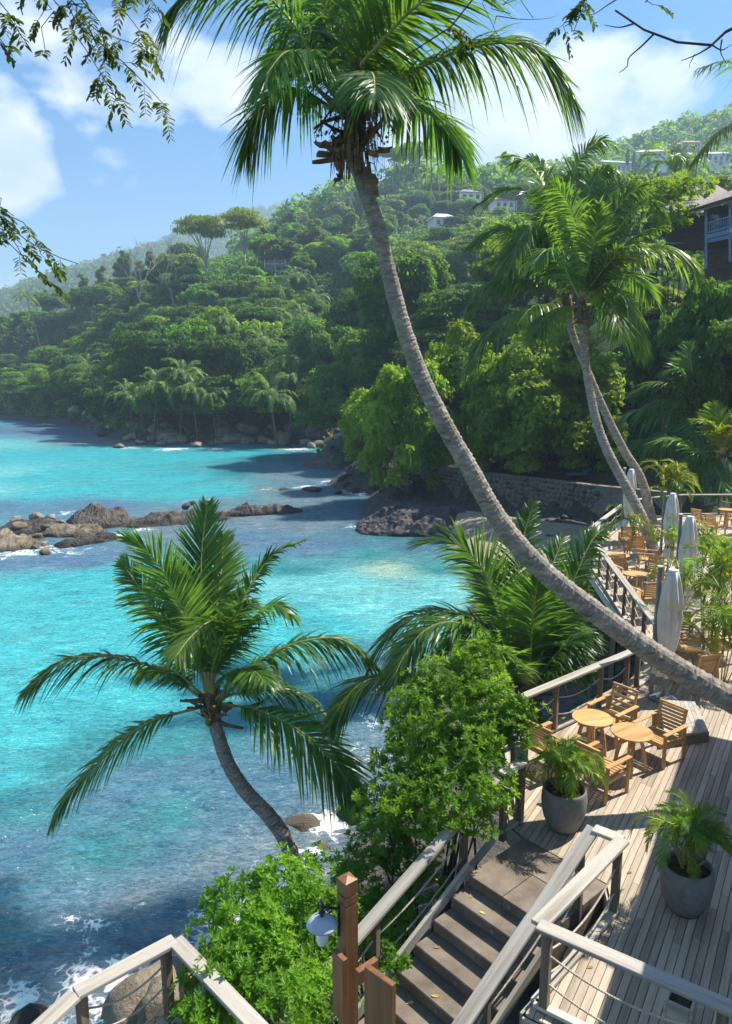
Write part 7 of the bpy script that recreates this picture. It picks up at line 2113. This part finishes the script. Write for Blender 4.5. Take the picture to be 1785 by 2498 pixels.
s4 = lambda pts, d: [W(*zz('S4', *p), d) for p in pts]
gl_ = float(ground_z(-5.2, 4.5))
hubL = W(-300, -500, 5.0); hubL2 = W(-420, 250, 5.0)
tl = [np.array((-5.0, 4.2, gl_ - .3)), np.array((-4.9, 4.3, 6.0)), np.array((-4.6, 4.4, 11.0)), np.array((-4.2, 4.6, 15.5))]
jn = np.array(tl[3]); jm = np.array((-4.55, 4.4, 11.8))
lf = [([jn, *s3([(265, -120), (280, 20), (340, 110), (480, 220), (600, 330), (720, 460)], 4.8)], .012, 48, .17),
      ([jn, *s3([(420, -180), (470, -40), (560, 60), (640, 180), (655, 240)], 4.9)], .010, 32, .17),
      ([jn, *s3([(520, -200), (600, -60), (680, 20), (720, 120)], 5.1)], .009, 24, .17),
      ([jn, *s3([(-60, -60), (0, 60), (60, 110), (130, 210)], 4.6)], .009, 22, .16), ([jn, *s3([(-90, 60), (-20, 170), (40, 250)], 4.6)], .007, 9, .14),
      ([jn, *s3([(240, -80), (280, 60), (320, 140), (400, 250), (470, 370), (510, 430)], 4.7)], .009, 26, .16), ([jn, *s3([(180, -60), (210, 40), (180, 130), (200, 230)], 4.7)], .007, 11, .15), ([jn, *s3([(300, -60), (340, 60), (420, 130), (520, 170), (640, 210)], 5.0)], .009, 26, .16),
      ([jn, *s3([(120, -80), (150, 20), (180, 70)], 4.7)], .006, 6, .13),
      ([jm, *s3([(-160, 880), (-20, 930), (90, 970), (150, 1040), (180, 1120)], 4.9)], .010, 15, .16),
      ([jm, *s3([(-160, 920), (0, 970), (120, 1060), (230, 1120), (345, 1162)], 4.9)], .010, 24, .16),
      ([jm, *s3([(-150, 990), (0, 1040), (90, 1120), (200, 1230)], 4.8)], .009, 20, .15), ([jm, *s3([(-150, 900), (0, 990), (60, 1060), (110, 1150)], 4.9)], .008, 9, .15), ([jm, *s3([(-150, 870), (-20, 900), (60, 950)], 4.8)], .006, 5, .14)]
twig_tree('overhanging tree at left with drooping sprays of small paired leaves', tl, [], lf, 4.8, 3, .056, dens=1.35)
gr_ = float(ground_z(6.4, 4.6))
tr_ = [np.array((6.2, 4.2, min(gr_, DZ) - .3)), np.array((6.0, 4.4, 9.0)), np.array((5.4, 4.9, 13.0)), np.array((4.6, 5.4, 16.2))]
jr = np.array(tr_[3]); jq = np.array((5.0, 5.15, 14.4))
br = [([jq, *s4([(1760, 60), (1624, 130), (1560, 185), (1500, 205), (1400, 190), (1280, 150), (1180, 100), (1110, 45)], 5.2)], .022), (s4([(1280, 150), (1230, 200), (1170, 255), (1165, 290), (1128, 320)], 5.2), .008), (s4([(1190, 105), (1130, 120), (1062, 110)], 5.2), .006),
      (s4([(1530, 205), (1470, 240), (1400, 268)], 5.2), .007), (s4([(1580, 175), (1575, 230), (1600, 280)], 5.2), .006), (s4([(1540, 200), (1580, 220), (1624, 195)], 5.2), .006), (s4([(1460, 240), (1440, 280), (1436, 300)], 5.2), .004),
      ([jr, *s4([(700, -160), (560, -90), (470, 0), (405, 85), (350, 180), (270, 215), (190, 245)], 5.0)], .014), (s4([(405, 85), (370, 80), (330, 60)], 5.0), .005), (s4([(350, 180), (370, 210), (400, 225)], 5.0), .004),
      ([jr, *s4([(640, -120), (575, 0), (588, 70), (602, 175)], 5.0)], .006), (s4([(588, 70), (700, 85), (820, 80), (860, 60)], 5.0), .003), (s4([(588, 70), (570, 130)], 5.0), .003), (s4([(1130, -10), (1080, 20), (1020, 60), (965, 66)], 5.1), .005)]
lf2 = [([jr, *s4([(1120, -140), (1020, -40), (940, 20), (900, 70), (880, 110)], 5.0)], .008, 26, .15), ([jr, *s4([(1100, -120), (1010, -20), (970, 30), (930, 130)], 5.1)], .006, 16, .14), ([jr, *s4([(1350, -100), (1290, -40), (1275, 20)], 5.1)], .006, 9, .14),
       ([*s4([(360, 110), (400, 130), (460, 175)], 5.0)], .003, 6, .1), ([jr, *s4([(780, -120), (720, -20), (740, 60), (750, 80)], 5.0)], .004, 7, .13), ([jr, *s4([(700, -100), (640, 0), (650, 60)], 5.0)], .003, 5, .12)]
twig_tree('overhanging tree at top right with bare dark twigs and a few leaves', tr_, br, lf2, 5.0, 7, .052, dens=1.2)

# ------------------------------------------------------------------ haze: a closed box of pale air round the whole scene
hz = MB(); hz.box((0, 900, 170), (2700, 2000, 362))
hm = bpy.data.materials.new('pale_air'); hm.use_nodes = True; hm.node_tree.nodes.clear()
ht = NT(hm)
pv = ht.node('ShaderNodeVolumePrincipled', {'Color': (.56, .78, 1.0), 'Density': .00052, 'Anisotropy': .1})
ho = ht.node('ShaderNodeOutputMaterial'); ht.l.new(pv.outputs[0], ho.inputs['Volume'])
hob = hz.build('haze', hm); tagged(hob, 'pale blue sea haze over the bay', 'haze', kind='stuff')
